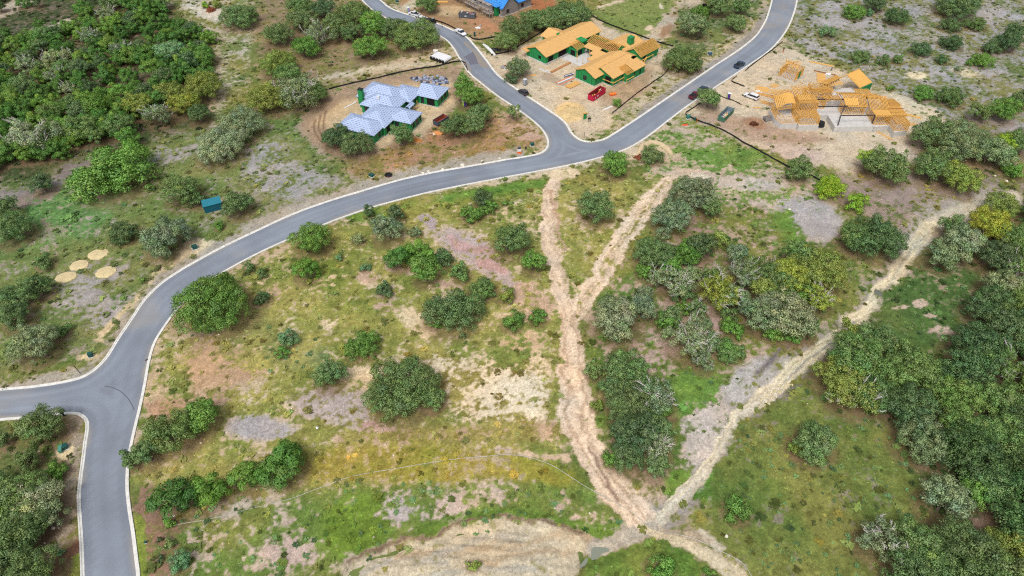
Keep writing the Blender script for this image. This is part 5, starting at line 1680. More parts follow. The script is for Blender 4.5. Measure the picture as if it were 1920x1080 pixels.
# scaffold boards and braces round the front
for a, b in (((-7.2, -15.6, 1.9), (-1.0, -15.6, 1.9)), ((-7.4, -10.9, 1.9), (-7.2, -15.6, 1.9)), ((-2.2, -17.6, 1.9), (2.0, -17.6, 1.9)), ((11.2, -12.4, 2.2), (20.0, -12.8, 2.4)), ((9.8, -13.0, 2.2), (13.6, -13.4, 2.0)), ((14.0, -13.0, 1.2), (16.0, -12.6, 2.8))):
    stick('scaffold_board', a, b, .3, .08, LUM, B)
for u, v in ((-7.2, -15.6), (-4.0, -15.7), (-1.2, -15.7), (-2.2, -17.7), (2.0, -17.7), (12.0, -12.9), (15.6, -13.0), (19.6, -13.1), (22.5, -13.0), (24.8, -12.8)):
    stick('scaffold_post', (u, v, -.1), (u, v, 2.6), .09, .09, LUM, B)

# ------------------------------------------------------------------ timber framed house on its concrete base
C_ = thing('framed_house', 'bare timber framed house without roof covering on a tall concrete base', 'house', (107, 197, 0.0), 0.0)
zt = 1.9
foot = [[(-20.3, 2.6), (-19.0, -.2), (-13.75, -.2), (-13.75, 9), (-20.3, 9)],
        [(-13.7, -1.5), (-7.0, -1.0), (-7.0, 9), (-13.7, 9)],
        [(-6.95, 5.0), (-2.2, 5.0), (-2.2, 9), (-6.95, 9)],
        [(-2.15, -2.2), (10.6, -2.0), (10.6, 9), (-2.15, 9)],
        [(10.65, -2.4), (15.8, -1.2), (15.8, 9), (10.65, 9)],
        [(15.85, -5.4), (20.4, -4.4), (20.4, 9), (15.85, 9)],
        [(-17.0, 9.02), (19.8, 9.02), (16.0, 20.0), (13.0, 24.0), (2.0, 22.0), (-12.0, 20.0)]]
for q, p in enumerate(foot):
    MB().prism(p, -.6, zt - .006 * q).build('concrete_base', CONC, C_)
NST = [0]
def stud_name():
    NST[0] += 1
    return 'stud'
extra = MB()
def stud(a, b, w=.05, h=.15):
    if NST[0] < 270: stick(stud_name(), a, b, w, h, LUM, C_)
    else: extra.beam(a, b, w, h)
def frame_wall(a, b, z0, z1, sp=.55, brace=False):
    a, b = Vector((*a, 0)), Vector((*b, 0))
    d = b - a; n = max(2, int(d.length / sp))
    for i in range(n + 1):
        p = a + d * i / n
        stud((p.x, p.y, z0), (p.x, p.y, z1 - .1), .07, .15)
    for z in (z0 + .04, z1 - .05):
        stick('wall_plate', (a.x, a.y, z), (b.x, b.y, z), .15, .09, LUM, C_)
    if brace:
        stick('brace', (a.x, a.y, z0 + .1), (b.x, b.y, z1 - .2), .06, .12, LUM, C_)
def frame_box(u0, u1, v0, v1, z0, z1, sp=.55, sides='snwe', brace=False):
    if 's' in sides: frame_wall((u0, v0), (u1, v0), z0, z1, sp, brace)
    if 'n' in sides: frame_wall((u0, v1), (u1, v1), z0, z1, sp)
    if 'w' in sides: frame_wall((u0, v0 + .2), (u0, v1 - .2), z0, z1, sp)
    if 'e' in sides: frame_wall((u1, v0 + .2), (u1, v1 - .2), z0, z1, sp)
def joists(u0, u1, v0, v1, z, sp=.5, axis='u', zb=None, name='joist', m=None):
    zb = z if zb is None else zb
    if axis == 'u':                                   # boards run along v, spaced along u
        q = u0
        while q <= u1 + .01:
            stick(name, (q, v0, z), (q, v1, zb), .17, .2, m or LUM, C_); q += sp
    else:
        q = v0
        while q <= v1 + .01:
            stick(name, (u0, q, z), (u1, q, zb), .17, .2, m or LUM, C_); q += sp
# front left bays
frame_wall((-20.1, 2.6), (-18.9, .0), zt, 4.6); frame_wall((-18.9, .0), (-13.9, .0), zt, 4.6, .5, True); frame_wall((-13.9, .0), (-13.9, 6.5), zt, 4.6); frame_wall((-20.1, 2.6), (-20.1, 8.8), zt, 4.6)
frame_box(-13.5, -7.2, -.8, 3.4, zt, 4.5, .5, 'swe', True)
joists(-13.3, -7.3, -.9, 3.6, 4.62, .42)
frame_box(-13.3, -7.2, 3.6, 8.2, zt, 7.2, .48)
joists(-13.2, -7.2, 3.4, 8.6, 7.3, .36)
stick('beam', (-13.6, 5.8, 7.46), (-6.9, 5.8, 7.46), .12, .2, LUM, C_)
# arched plank roof of the left bay
for k in range(13):
    f0, f1 = k / 13, (k + 1) / 13
    ang0, ang1 = math.pi * (.08 + .72 * f0), math.pi * (.08 + .72 * f1)
    stick('roof_plank', (-20.2 + 6.4 * f0, 3.4 + 1.6 * f0, 4.8 + 1.9 * math.sin(ang0)), (-19.6 + 6.4 * f0, 9.6 + 1.0 * f0, 5.4 + 1.9 * math.sin(ang0)), .46, .07, LUM, C_)
frame_wall((-20.1, 3.4), (-13.9, 5.0), 4.7, 5.9, .42)
joists(-19.8, -14.0, 6.4, 13.6, 5.6, .44, 'u', 6.6)
for k in range(6):
    stick('rafter', (-20.4, 7.6 + k * 1.1, 5.0), (-13.4, 8.4 + k * 1.1, 6.6), .09, .2, LUM if k % 2 else LUMD, C_)
# steel frame of the great room
for a, b in (((-6.9, 5.2, 5.0), (3.7, 5.4, 5.0)), ((-6.4, 9.8, 5.0), (5.0, 9.8, 5.0)), ((-.8, -.5, 5.0), (10.4, -.2, 5.0)), ((5.0, 9.8, 5.05), (-.8, -.5, 5.05)), ((-1.0, -1.4, zt), (-.8, -.5, 5.0)), ((10.5, -.2, 5.0), (10.6, -.1, zt))):
    stick('steel_beam', a, b, .22, .28, STEELD, C_)
# right bays
frame_box(10.9, 15.6, -.9, 6.0, zt, 4.8, .5, 'sew', True)
joists(10.6, 15.9, -1.1, 3.2, 5.0, .34); joists(10.4, 16.4, 3.2, 8.0, 5.1, .42, 'u', 6.9, 'truss'); joists(10.4, 16.4, 8.0, 12.4, 6.9, .42, 'u', 5.1, 'truss')
stick('ridge_board', (10.2, 8.0, 7.0), (16.6, 8.0, 7.0), .12, .3, LUM, C_)
frame_box(16.0, 20.2, -4.6, 3.0, zt, 4.4, .48, 'sew', True)
joists(16.0, 20.4, -4.7, -.4, 4.55, .46); joists(15.6, 21.0, -.6, 6.6, 4.9, .5, 'v')
frame_box(16.2, 20.4, 3.0, 9.0, zt, 4.8, .55, 'ne')
joists(16.4, 21.2, 5.8, 11.4, 5.2, .42, 'u', 4.4)
for k in range(5):
    stick('purlin', (15.4, -.4 + k * 2.0, 5.2), (21.4, -.2 + k * 2.0, 5.15), .12, .16, LUM if k != 2 else LUMD, C_)
frame_box(2.6, 9.8, 5.6, 9.0, zt, 4.8, .6, 'swe', True)
joists(3.0, 10.4, 5.4, 10.0, 4.95, .4, 'u', 6.6, 'truss'); joists(3.0, 10.4, 10.0, 14.6, 6.6, .4, 'u', 4.95, 'truss'); joists(3.0, 10.4, 5.4, 14.4, 4.8, .8)
stick('ridge_board', (2.8, 10.0, 6.7), (10.6, 10.0, 6.7), .12, .3, LUM, C_)
joists(10.6, 16.4, 9.6, 14.0, 5.3, .4, 'u', 4.8); joists(9.6, 14.6, 13.2, 17.0, 5.0, .44)
stick('header', (2.4, 5.4, 4.9), (10.4, 5.4, 4.9), .12, .32, LUM, C_)
for k in range(9):
    stick('deck_plank', (10.9 + k * .55, -.6, 5.14), (10.9 + k * .55, 2.9, 5.2), .5, .06, LUM, C_)
for k in range(8):
    stick('deck_plank', (3.2 + k * .55, 5.6, 5.2), (3.2 + k * .55, 8.6, 6.25), .48, .06, LUM, C_)
for k in range(7):
    stick('deck_plank', (-12.9 + k * .58, 5.0, 7.52), (-12.9 + k * .58, 8.4, 7.6), .42, .06, LUM, C_)
for k in range(8):
    stick('deck_plank', (11.4 + k * .55, 8.2, 6.95), (11.4 + k * .55, 11.8, 5.5), .46, .06, LUM, C_)
# rear bays, jumble of trusses
frame_box(-12.0, -2.0, 9.4, 14.0, zt, 4.8, .5); frame_box(-6.5, 1.5, 14.2, 19.0, zt, 4.8, .55)
joists(-12.0, -6.6, 9.4, 16.6, 5.0, .48, 'u', 6.0); joists(-6.4, .6, 12.4, 17.4, 6.2, .5, 'u', 5.0); joists(-2.4, 3.0, 9.2, 12.6, 5.0, .44)
g_ = random.Random(4)
for k in range(26):
    u, v = g_.uniform(-12, 1), g_.uniform(11, 19)
    a = g_.uniform(0, 3.14)
    L = g_.uniform(1.6, 3.4)
    stick('truss_board', (u - L * math.cos(a), v - L * math.sin(a), 5.0 + g_.uniform(0, .5)), (u + L * math.cos(a), v + L * math.sin(a), 5.3 + g_.uniform(.2, 1.6)), .08, .16, LUM, C_)
frame_box(-5.6, 1.2, 14.6, 18.4, 4.9, 6.6, .5)
# rotated gable wing at the back
th = R(35)
def rg(u, v, z): return (11.0 + u * math.cos(th) - v * math.sin(th), 21.0 + u * math.sin(th) + v * math.cos(th), z)
def rstick(n, a, b, w, h, m): stick(n, rg(*a), rg(*b), w, h, m, C_)
for k in range(17):
    u = 1.4 + k * .42
    rstick('roof_plank', (u, -2.2, 3.75), (u, 4.0, 6.1), .40, .1, LUM)
for k in range(22):
    u = -7.6 + k * .42
    if u < 1.2: rstick('roof_plank', (u - 2.0, 4.2, 5.6), (u + .4, 7.8, 4.2), .38, .1, LUM)
rstick('ridge_board', (-8.0, 4.05, 6.0), (8.8, 4.05, 6.15), .12, .3, LUM)
rstick('rake_board', (1.0, -2.4, 3.9), (1.0, 4.0, 6.3), .1, .3, LUM)
for v, z in ((-2.0, 3.6), (7.6, 4.0)):
    for k in range(12):
        u = (1.2 if v < 0 else -8.0) + k * .62
        rstick('stud', (u, v, .9), (u, v, z), .08, .15, LUM)
gw = [rg(1.6, -2.35, 0), rg(8.4, -2.35, 0), rg(8.4, -2.15, 0), rg(1.6, -2.15, 0)]
MB().prism([(p[0], p[1]) for p in gw], .9, 3.5).build('sheathing', GREEN, C_)
sm_ = MB()
for k in range(1, 7):
    p = rg(1.6 + k * 1.0, -2.37, 0); q = rg(1.6 + k * 1.0 + .1, -2.37, 0); w_ = rg(1.6 + k * 1.0 + .1, -2.42, 0); e_ = rg(1.6 + k * 1.0, -2.42, 0)
    sm_.prism([(e_[0], e_[1]), (w_[0], w_[1]), (q[0], q[1]), (p[0], p[1])], .95, 3.45)
tag(sm_.build('seam_tape', TAPE, C_), kind='stuff')
for k in range(9):
    rstick('floor_joist', (-3.0 - k * .9, 2.0 + .3 * k, 4.6), (-1.2 - k * .9, 5.6, 4.7), .5, .08, LUM)
if extra.V: tag(extra.build('stud_group', LUM, C_), kind='stuff')
MB().cyl((-5.2, 1.6, -.2), 1.4, 1.6, 16, r2=1.15).build('foundation_wrap', BLACK, C_)

# detached garage frame behind it
gx_, gy_ = at(1430 + 330 / 6.4, 100 + 330 / 6.4, .2)
GA = thing('garage_frame', 'small detached timber garage frame with a tangle of rafters on top', 'garage', (gx_ + .8, gy_ + 3.2, 0.0), R(-42))
MB().box(-3.2, 3.2, -3.4, 3.6, -.4, .35).build('slab', CONC, GA)
def gs(n, a, b, w, h, m=LUM): stick(n, a, b, w, h, m, GA)
for k in range(12):
    t = -3.0 + k * .545
    gs('stud', (t, -3.2, .35), (t, -3.2, 3.4), .08, .16); gs('stud', (t, 3.4, .35), (t, 3.4, 3.4), .08, .16)
    gs('stud', (-3.0, t, .35), (-3.0, t, 3.4), .08, .16); gs('stud', (3.0, t, .35), (3.0, t, 3.4), .08, .16)
for k in range(13):
    t = -3.3 + k * .55
    gs('rafter', (t, -3.6, 3.5), (t + .1, .2, 5.2), .08, .18); gs('rafter', (t + .1, .2, 5.2), (t, 3.8, 3.5), .08, .18)
g_ = random.Random(9)
for k in range(18):
    a = g_.uniform(0, 3.1); u, v = g_.uniform(-2.6, 2.6), g_.uniform(-2, 3)
    gs('loose_board', (u - 1.5 * math.cos(a), v - 1.5 * math.sin(a), 4.4 + g_.uniform(0, .6)), (u + 1.5 * math.cos(a), v + 1.5 * math.sin(a), 4.8 + g_.uniform(.2, 1.0)), .22, .06)
for a in (((-3.1, -3.2, 3.45), (3.1, -3.2, 3.45)), ((-3.1, 3.4, 3.45), (3.1, 3.4, 3.45)), ((-3.0, -3.2, 3.5), (-3.0, 3.4, 3.5)), ((3.0, -3.2, 3.5), (3.0, 3.4, 3.5))):
    gs('wall_plate', *a, .18, .1)
MB().box(3.12, 3.22, -.6, 1.0, .6, 3.1).build('sheathing', GREEN, GA)

# ------------------------------------------------------------------ far house with bright blue roof and scaffolding
BLOCK = mat('grey_block', D(150, 144, 140), .9, .15, noise=.12, nscale=1.2)
Dh = thing('house', 'partly built house with bright blue roof membrane and scaffolding round it', 'house', (-4.0, 284.2, 0.0), R(41))
for (u0, u1, v0, v1), ze, zr, ax, hp in (((0, 8.6, 0, 12), 3.6, 8.0, 'v', (False, True)), ((8.8, 17.0, .8, 10), 3.6, 7.4, 'u', (False, True)), ((.2, 13, 12.2, 27), 4.2, 8.6, 'v', (True, True))):
    slab(Dh, u0, u1, v0, v1, .3)
    walls(Dh, u0, u1, v0, v1, .3, ze - .2, BLOCK, gaps=[('s', u0 + 2.2, 1.6, .9, 2.6, 'glass'), ('w', v0 + 1.6, 1.4, .9, 2.6, 'dark'), ('w', v0 + 5.6, 1.4, .9, 2.6, 'dark')], tape=False)
    roof(Dh, u0, u1, v0, v1, ze, zr, ax, hp, BLUE, .5)
    if ax == 'v' and not hp[0]:
        mb = MB(); gable_tri(mb, (u0, v0, ze - .2), (u1, v0, ze - .2), ((u0 + u1) / 2, v0, zr - .25)); mb.build('gable_wall', BLOCK, Dh)
MB().box(-1.6, -.05, 2.2, 3.6, .2, 4.4).build('entry_wall', GREEN, Dh)
roof(Dh, -1.9, .6, 1.6, 4.2, 4.4, 5.6, 'u', (True, False), BLUE, .3, .2, 'dormer_roof')
S_ = thing('scaffold', 'grey scaffolding with plank decks along the blue roofed house', 'scaffold', (-16.6, 290.6, 0.0), R(-49))
for k in range(11):
    u = -14 + k * 2.5
    for v in (0, 1.6):
        stick('pole', (u, v, -.2), (u, v, 6.4), .12, .12, STEELG, S_)
for z in (1.9, 3.8, 5.6):
    for k in range(10):
        u = -14 + k * 2.5
        if (k * 7 + int(z)) % 5 == 0: continue
        stick('deck_plank', (u, .8, z), (u + 2.5, .8, z + .03), 1.5, .14, mat('scaffold_plank', D(176, 166, 158), .9, .1, noise=.2), S_)
    stick('guard_rail', (-14, 0, z + 1.0), (11, 0, z + 1.0), .09, .09, STEELG, S_)
# ------------------------------------------------------------------ vehicles
RUBBER = mat('rubber', D(28, 28, 30), .8, .2)
RIM = mat('rim', D(150, 152, 156), .35, .5, metal=.6)
LAMPW = mat('headlight_glass', D(225, 228, 232), .15, .5)
LAMPR = mat('tail_light_glass', D(170, 26, 24), .25, .5)

def loft(mb, secs):
    """secs: list of rings of equal length"""
    n = len(secs[0]); base = len(mb.V)
    for s in secs: mb.V += [tuple(p) for p in s]
    for i in range(len(secs) - 1):
        for k in range(n):
            mb.F.append((base + i * n + k, base + i * n + (k + 1) % n, base + (i + 1) * n + (k + 1) % n, base + (i + 1) * n + k))
    mb.F.append(tuple(base + k for k in reversed(range(n))))
    mb.F.append(tuple(base + (len(secs) - 1) * n + k for k in range(n)))

def body_ring(x, zb, zt, w, crown=.06, tuck=.10):
    h = w / 2
    return [(x, -h + tuck, zb), (x, -h, zb + (zt - zb) * .35), (x, -h + .03, zt - crown), (x, -h + .16, zt), (x, h - .16, zt), (x, h - .03, zt - crown), (x, h, zb + (zt - zb) * .35), (x, h - tuck, zb)]

def vehicle(name, label, cat, px, py, head, paint, kind, L=5.2, W=1.95, hatch=False, roofpaint=None, bedcol=None):
    x, y = at(px, py)
    o = thing(name, label, cat, (x, y, 0.015 if abs(float(road_dist(np.array([x]), np.array([y]))[0])) < 1e9 and road_dist(np.array([x]), np.array([y]))[0] < 0 else gz(x, y) + .02), R(head))
    P = mat('paint_' + name + str(int(px)), paint, .3, .5)
    f = L / 5.2
    X = lambda v: v * f
    mb = MB()
    if kind == 'suv':
        prof = [(-2.58, .55, .95, .90), (-2.5, .36, 1.08, .97), (-1.9, .32, 1.12, 1), (-.6, .30, 1.10, 1), (.9, .30, 1.08, 1), (1.5, .32, 1.06, .99), (2.2, .34, .98, .95), (2.5, .40, .84, .86), (2.6, .5, .7, .8)]
        cab = [(-2.46, 1.02, 1.10), (-2.25, 1.02, 1.74), (-1.2, 1.02, 1.82), (.15, 1.02, 1.80), (.45, 1.02, 1.70), (1.28, 1.02, 1.08)]
    elif kind == 'hatch':
        prof = [(-2.4, .5, .92, .90), (-2.25, .34, 1.02, .97), (-1.3, .3, 1.02, 1), (.9, .3, .98, 1), (1.6, .32, .92, .98), (2.3, .36, .80, .92), (2.55, .44, .66, .8)]
        cab = [(-2.25, .96, 1.04), (-1.75, .96, 1.52), (-.8, .96, 1.62), (.1, .96, 1.60), (.4, .96, 1.5), (1.3, .96, .99)]
    else:
        prof = [(-2.62, .6, .98, .93), (-2.56, .46, 1.10, .98), (-1.0, .42, 1.12, 1), (.9, .40, 1.12, 1), (1.5, .42, 1.12, .99), (2.25, .44, 1.06, .97), (2.5, .5, .92, .92), (2.6, .58, .78, .88)]
        cab = [(-.82, 1.06, 1.14), (-.62, 1.06, 1.80), (.1, 1.06, 1.86), (.55, 1.06, 1.82), (1.36, 1.06, 1.14)]
    loft(mb, [body_ring(X(a), zb, zt, W * k) for a, zb, zt, k in prof])
    mb.build('body', P, o, bevel=.03)
    # cabin: dark glass with a painted roof and pillars
    gl = MB(); rf = MB()
    def cr(x, z0, z1, w): return [(x, -w / 2 + .05, z0), (x, -w / 2 + .16, z1), (x, w / 2 - .16, z1), (x, w / 2 - .05, z0)]
    loft(gl, [cr(X(a), z0, z1, W * (.98 if z1 > 1.2 else .95)) for a, z0, z1 in cab])
    gl.build('window_glass', GLASS, o)
    top = [c for c in cab if c[2] > 1.45]
    for (a, _, za), (b, _, zb) in zip(top[:-1], top[1:]):
        h = W / 2 - .17
        rf.add([(X(a), -h, za + .012), (X(b), -h, zb + .012), (X(b), h, zb + .012), (X(a), h, za + .012), (X(a), -h, za - .05), (X(b), -h, zb - .05), (X(b), h, zb - .05), (X(a), h, za - .05)],
               [(0, 1, 2, 3), (7, 6, 5, 4), (0, 4, 5, 1), (1, 5, 6, 2), (2, 6, 7, 3), (3, 7, 4, 0)])
    rf.build('roof', mat('paint_' + name + str(int(px)) + '_roof', roofpaint, .3, .5) if roofpaint is not None else P, o)
    zc = 1.03
    px_ = {'suv': (-2.0, -.85, .28), 'hatch': (-1.6, -.55, .2), 'pickup': (-.66, .12)}[kind]
    zt_ = 1.58 if kind == 'hatch' else 1.76
    for a in px_:
        for s in (-1, 1):
            stick('pillar', (X(a), s * (W / 2 - .04), zc), (X(a), s * (W / 2 - .155), zt_), .10, .06, P, o)
    if kind == 'pickup':
        bx0, bx1 = X(-2.5), X(-.9)
        b = MB().box(bx0, bx1, -W / 2 + .16, W / 2 - .16, 1.13, 1.15)
        bo = b.build('bed', bedcol or mat('bed_liner', D(40, 40, 44), .8, .2), o)
        rl = MB()
        for s in (-1, 1):
            rl.box(bx0, bx1, s * (W / 2 - .08) - .06, s * (W / 2 - .08) + .06, 1.08, 1.34)
        rl.box(bx0 - .02, bx0 + .08, -W / 2 + .14, W / 2 - .14, 1.08, 1.34)
        rl.build('bed_sides', P, o)
    wr = .36 if kind == 'hatch' else .42
    for a in (X(-1.55), X(1.6)):
        for s in (-1, 1):
            t = MB().cyl((a, s * (W / 2 - .02) - (.24 if s > 0 else 0), wr), wr, .24, 14, 'y').build('wheel', RUBBER, o)
            MB().cyl((a, (W / 2 + .0 if s > 0 else -W / 2 - .03), wr), wr * .6, .03, 10, 'y').build('rim', RIM, t)
    for s in (-1, 1):
        MB().box(X(2.38), X(2.56), s * W * .36 - .18, s * W * .36 + .18, .74, .92).build('headlight', LAMPW, o)
        MB().box(X(-2.6), X(-2.46), s * W * .42 - .09, s * W * .42 + .09, .78, 1.04).build('tail_light', LAMPR, o)
        MB().box(X(.95), X(1.12), s * (W / 2 + .1) - .1, s * (W / 2 + .1) + .1, 1.12, 1.28).build('mirror', P, o)
    MB().box(X(2.5), X(2.68), -W * .42, W * .42, .42, .62).build('bumper', BLACK if kind != 'pickup' else STEELG, o)
    if hatch:
        stick('open_hatch', (X(-1.9), 0, 1.60), (X(-2.75), 0, 1.98), W * .8, .06, P, o)
    return o

def heading(p, q):
    a, b = at(*p), at(*q)
    return math.degrees(math.atan2(b[1] - a[1], b[0] - a[0]))
vehicle('pickup_truck', 'white crew cab pickup towing a flat trailer on the far street', 'pickup truck', 777, 29.5, heading((795, 37), (767, 28)), D(236, 238, 242), 'pickup', 5.6, 2.0)
vehicle('pickup_truck', 'white pickup parked alone beside the black silt fence', 'pickup truck', 864, 64, heading((848, 55), (876, 71)), D(238, 240, 244), 'pickup', 5.7, 2.05, bedcol=mat('bed_cover', D(226, 228, 232), .6, .3))
vehicle('hatchback_car', 'dark grey car with its rear hatch open at the kerb', 'car', 981.5, 176, heading((993, 182), (971, 168)), D(70, 66, 68), 'hatch', 4.6, 1.85, hatch=True)
vehicle('pickup_truck', 'dark blue pickup with an empty black bed driving up the road', 'pickup truck', 1386, 124.5, 45, D(44, 66, 92), 'pickup', 5.6, 2.0)
vehicle('pickup_truck', 'maroon pickup parked at the kerb, half hidden by an oak', 'pickup truck', 1302, 182, heading((1270, 203), (1340, 160)), D(104, 26, 46), 'pickup', 5.4, 1.95)
vehicle('suv', 'dark blue car parked ahead of the maroon pickup behind an oak', 'car', 1318, 170, heading((1270, 203), (1340, 160)), D(44, 62, 84), 'hatch', 4.7, 1.9)
vehicle('suv', 'white full size SUV parked on the bare ground by the framed house', 'suv', 1408, 183.5, 137, D(238, 239, 243), 'suv', 5.4, 2.0)

# trailer and the machine on it, behind the first pickup
hd = heading((816, 44), (790, 35))
x, y = at(796, 37.5)
tr_ = thing('trailer', 'long flat trailer hitched behind the white pickup on the far street', 'trailer', (x, y, .02), R(hd))
MB().box(-3.2, 2.6, -1.0, 1.0, .6, .78).build('deck', STEELD, tr_)
MB().beam((2.6, -.7, .62), (4.2, 0, .6), .1).beam((2.6, .7, .62), (4.2, 0, .6), .1).build('hitch', BLACK, tr_)
for a in (-.7, .3):
    for s in (-1, 1):
        MB().cyl((a, s * 1.04 - (.2 if s > 0 else 0), .34), .34, .2, 12, 'y').build('wheel', RUBBER, tr_)
for s in (-1, 1):
    MB().box(-1.2, .8, s * 1.06 - .14, s * 1.06 + .14, .72, .8).build('fender', WHITE, tr_)
c = thing('cargo_sheets', 'white wrapped sheets lying on the trailer behind the white pickup', 'materials', (x + 1.4 * math.cos(R(hd)), y + 1.4 * math.sin(R(hd)), .80), R(hd))
MB().box(-1.1, 1.0, -.8, .8, .0, .42).build('sheet_stack', WHITE, c); MB().beam((-.4, -.84, .44), (-.4, .84, .44), .06).build('strap', BLACK, c)
x, y = at(812, 43)
m_ = thing('skid_loader', 'black compact machine parked at the end of the flat trailer', 'loader', (x, y, .03), R(hd))
MB().box(-1.3, .7, -.6, .6, .45, 1.1).build('body', BLACK, m_)
MB().box(-.6, .5, -.45, .45, 1.1, 1.95).build('cab', GLASS, m_)
MB().box(-.65, .55, -.5, .5, 1.952, 2.05).build('cab_roof', STEELG, m_)
for s in (-1, 1):
    MB().beam((-1.1, s * .7, 1.3), (1.5, s * .7, .6), .14).build('lift_arm', BLACK, m_)
    for a in (-.8, .4):
        MB().cyl((a, s * .72 - .14, .4), .4, .28, 12, 'y').build('wheel', RUBBER, m_)
MB().add([(1.4, -.8, .2), (2.1, -.8, .15), (1.4, -.8, .8), (1.4, .8, .2), (2.1, .8, .15), (1.4, .8, .8)], [(0, 1, 2), (5, 4, 3), (0, 3, 4, 1), (0, 2, 5, 3), (1, 4, 5, 2)]).build('bucket', STEELD, m_)

# red tractor in the brush at the top edge
p = put(1324, 13)
t = thing('tractor', 'small red tractor standing in the brush near the top edge', 'tractor', p, R(20))
RED = mat('red_paint', D(186, 30, 34), .4, .4)
MB().box(-.2, 1.6, -.42, .42, .75, 1.35).build('bonnet', RED, t)
MB().box(-1.3, -.2, -.5, .5, .6, 1.0).build('chassis', BLACK, t)
MB().box(-1.1, -.5, -.3, .3, 1.0, 1.5).build('seat', BLACK, t)
MB().box(-1.3, .1, -.75, .75, 2.3, 2.42).build('canopy', RED, t)
for u, v in ((-1.2, -.6), (-1.2, .6)): MB().beam((u, v, .8), (u, v, 2.3), .09).build('post', BLACK, t)
for s in (-1, 1):
    MB().cyl((-.9, s * .72 - .2, .72), .74, .4, 14, 'y').build('wheel', RUBBER, t)
    MB().cyl((1.2, s * .6 - .13, .42), .44, .26, 12, 'y').build('wheel', RUBBER, t)
MB().beam((1.6, 0, .8), (2.4, 0, .5), .2).box(2.3, 2.7, -.9, .9, .15, .75).build('front_loader', RED, t)

# ------------------------------------------------------------------ dumpsters
def dumpster(label, pa, pb, pc, H, col, inner, fill=None, W=2.4, panel=None):
    """pa..pb: near long bottom edge in the photograph; the box goes back from it"""
    A_, B_ = Vector((*at(*pa), 0)), Vector((*at(*pb), 0))
    d = B_ - A_; L = d.length; a = math.atan2(d.y, d.x)
    o = thing('dumpster', label, 'dumpster', (A_.x, A_.y, gz(A_.x, A_.y) * .5), a)
    P = mat('dumpster_' + label[:9].replace(' ', '_'), D(*col), .5, .4, noise=.12, nscale=1.5); I = mat('dumpster_in_' + label[:9].replace(' ', '_'), D(*inner), .8, .2, noise=.2, nscale=2)
    t = .07
    for nm, b in (('side_wall', (0, L, 0, t)), ('side_wall', (0, L, W - t, W)), ('end_wall', (0, t, t, W - t)), ('end_wall', (L - t, L, t, W - t))):
        MB().box(b[0], b[1], b[2], b[3], .15, H).build(nm, P, o)
    MB().box(t, L - t, t, W - t, .15, .25).build('floor', I, o)
    li = MB()
    for b in ((t + .002, L - t - .002, t + .002, t + .02), (t + .002, L - t - .002, W - t - .02, W - t - .002), (t + .003, t + .02, t + .03, W - t - .03), (L - t - .02, L - t - .003, t + .03, W - t - .03)):
        li.box(b[0], b[1], b[2], b[3], .25, H - .02)
    tag(li.build('lining', I, o), kind='stuff')
    for k in range(int(L / .8)):
        q = .3 + k * .8
        MB().box(q, q + .12, -.09, -.002, .2, H - .1).build('rib', P, o)
        MB().box(q, q + .12, W + .002, W + .09, .2, H - .1).build('rib', P, o)
    MB().box(-.06, L + .06, -.11, .10, H + .002, H + .12).build('rim', P, o); MB().box(-.06, L + .06, W - .1, W + .11, H + .002, H + .12).build('rim', P, o)
    for s in (.35, W - .55):
        MB().box(.1, L - .1, s, s + .2, -.1, .148).build('skid', BLACK, o)
    if fill:
        g = random.Random(len(label)); fm = MB()
        D_ = thing('debris', fill[0], 'debris', (A_.x, A_.y, gz(A_.x, A_.y) * .5 + .26), a)
        for k in range(fill[1]):
            u, v = g.uniform(fill[4] * L, fill[5] * L), g.uniform(.5, W - .5); r = g.uniform(.4, 1.1); b = g.uniform(0, 3.14); z = g.uniform(.1, fill[2])
            du, dv = min(r * abs(math.cos(b)), .8) , min(abs(r * math.sin(b)), .35)
            stick('scrap_board', (u - du, v - dv, z), (u + du, v + dv, z + g.uniform(-.05, .25)), g.uniform(.12, .5), .05, fill[3][k % len(fill[3])], D_)
    return o
PALE = mat('pale_scrap', D(226, 214, 200), .8, .2)
d_red = dumpster('crimson roll-off dumpster in front of the plywood roofed house', (1112, 191), (1135, 175), None, 2.1, (196, 24, 70), (150, 46, 46), ('wood scraps lying inside the crimson dumpster', 16, 1.2, [LUM, PALE, PLYEDGE], .1, .9), 2.3)
MB().box(2.2, 2.9, -.115, -.10, 1.0, 1.5).box(1.0, 1.4, -.115, -.10, .8, 1.2).build('white_marking', WHITE, d_red)
dumpster('green and grey dumpster with timber scraps beside the framed house', (1357, 230), (1375, 212), None, 1.75, (74, 120, 98), (130, 144, 158), ('pale timber scraps lying inside the green and grey dumpster', 18, .9, [LUM, PALE, PLY], .12, .6), 2.35)
dumpster('dark grey dumpster with rusty inside by the grey roofed house', (822, 238), (842, 226), None, 1.6, (66, 78, 96), (150, 76, 58), None, 2.4)
d4 = dumpster('grey dumpster heaped with white and red waste below the scaffolding', (860, 33), (890, 36), None, 1.8, (92, 100, 110), (110, 110, 112), ('white and reddish waste heaped on the grey dumpster', 26, 2.0, [WHITE, PALE, mat('red_waste', D(180, 90, 84), .8)], .08, .92), 2.4)
MB().box(2.6, 3.6, -.115, -.10, .7, 1.2).build('white_marking', mat('sign_white', D(190, 200, 210), .6), d4)

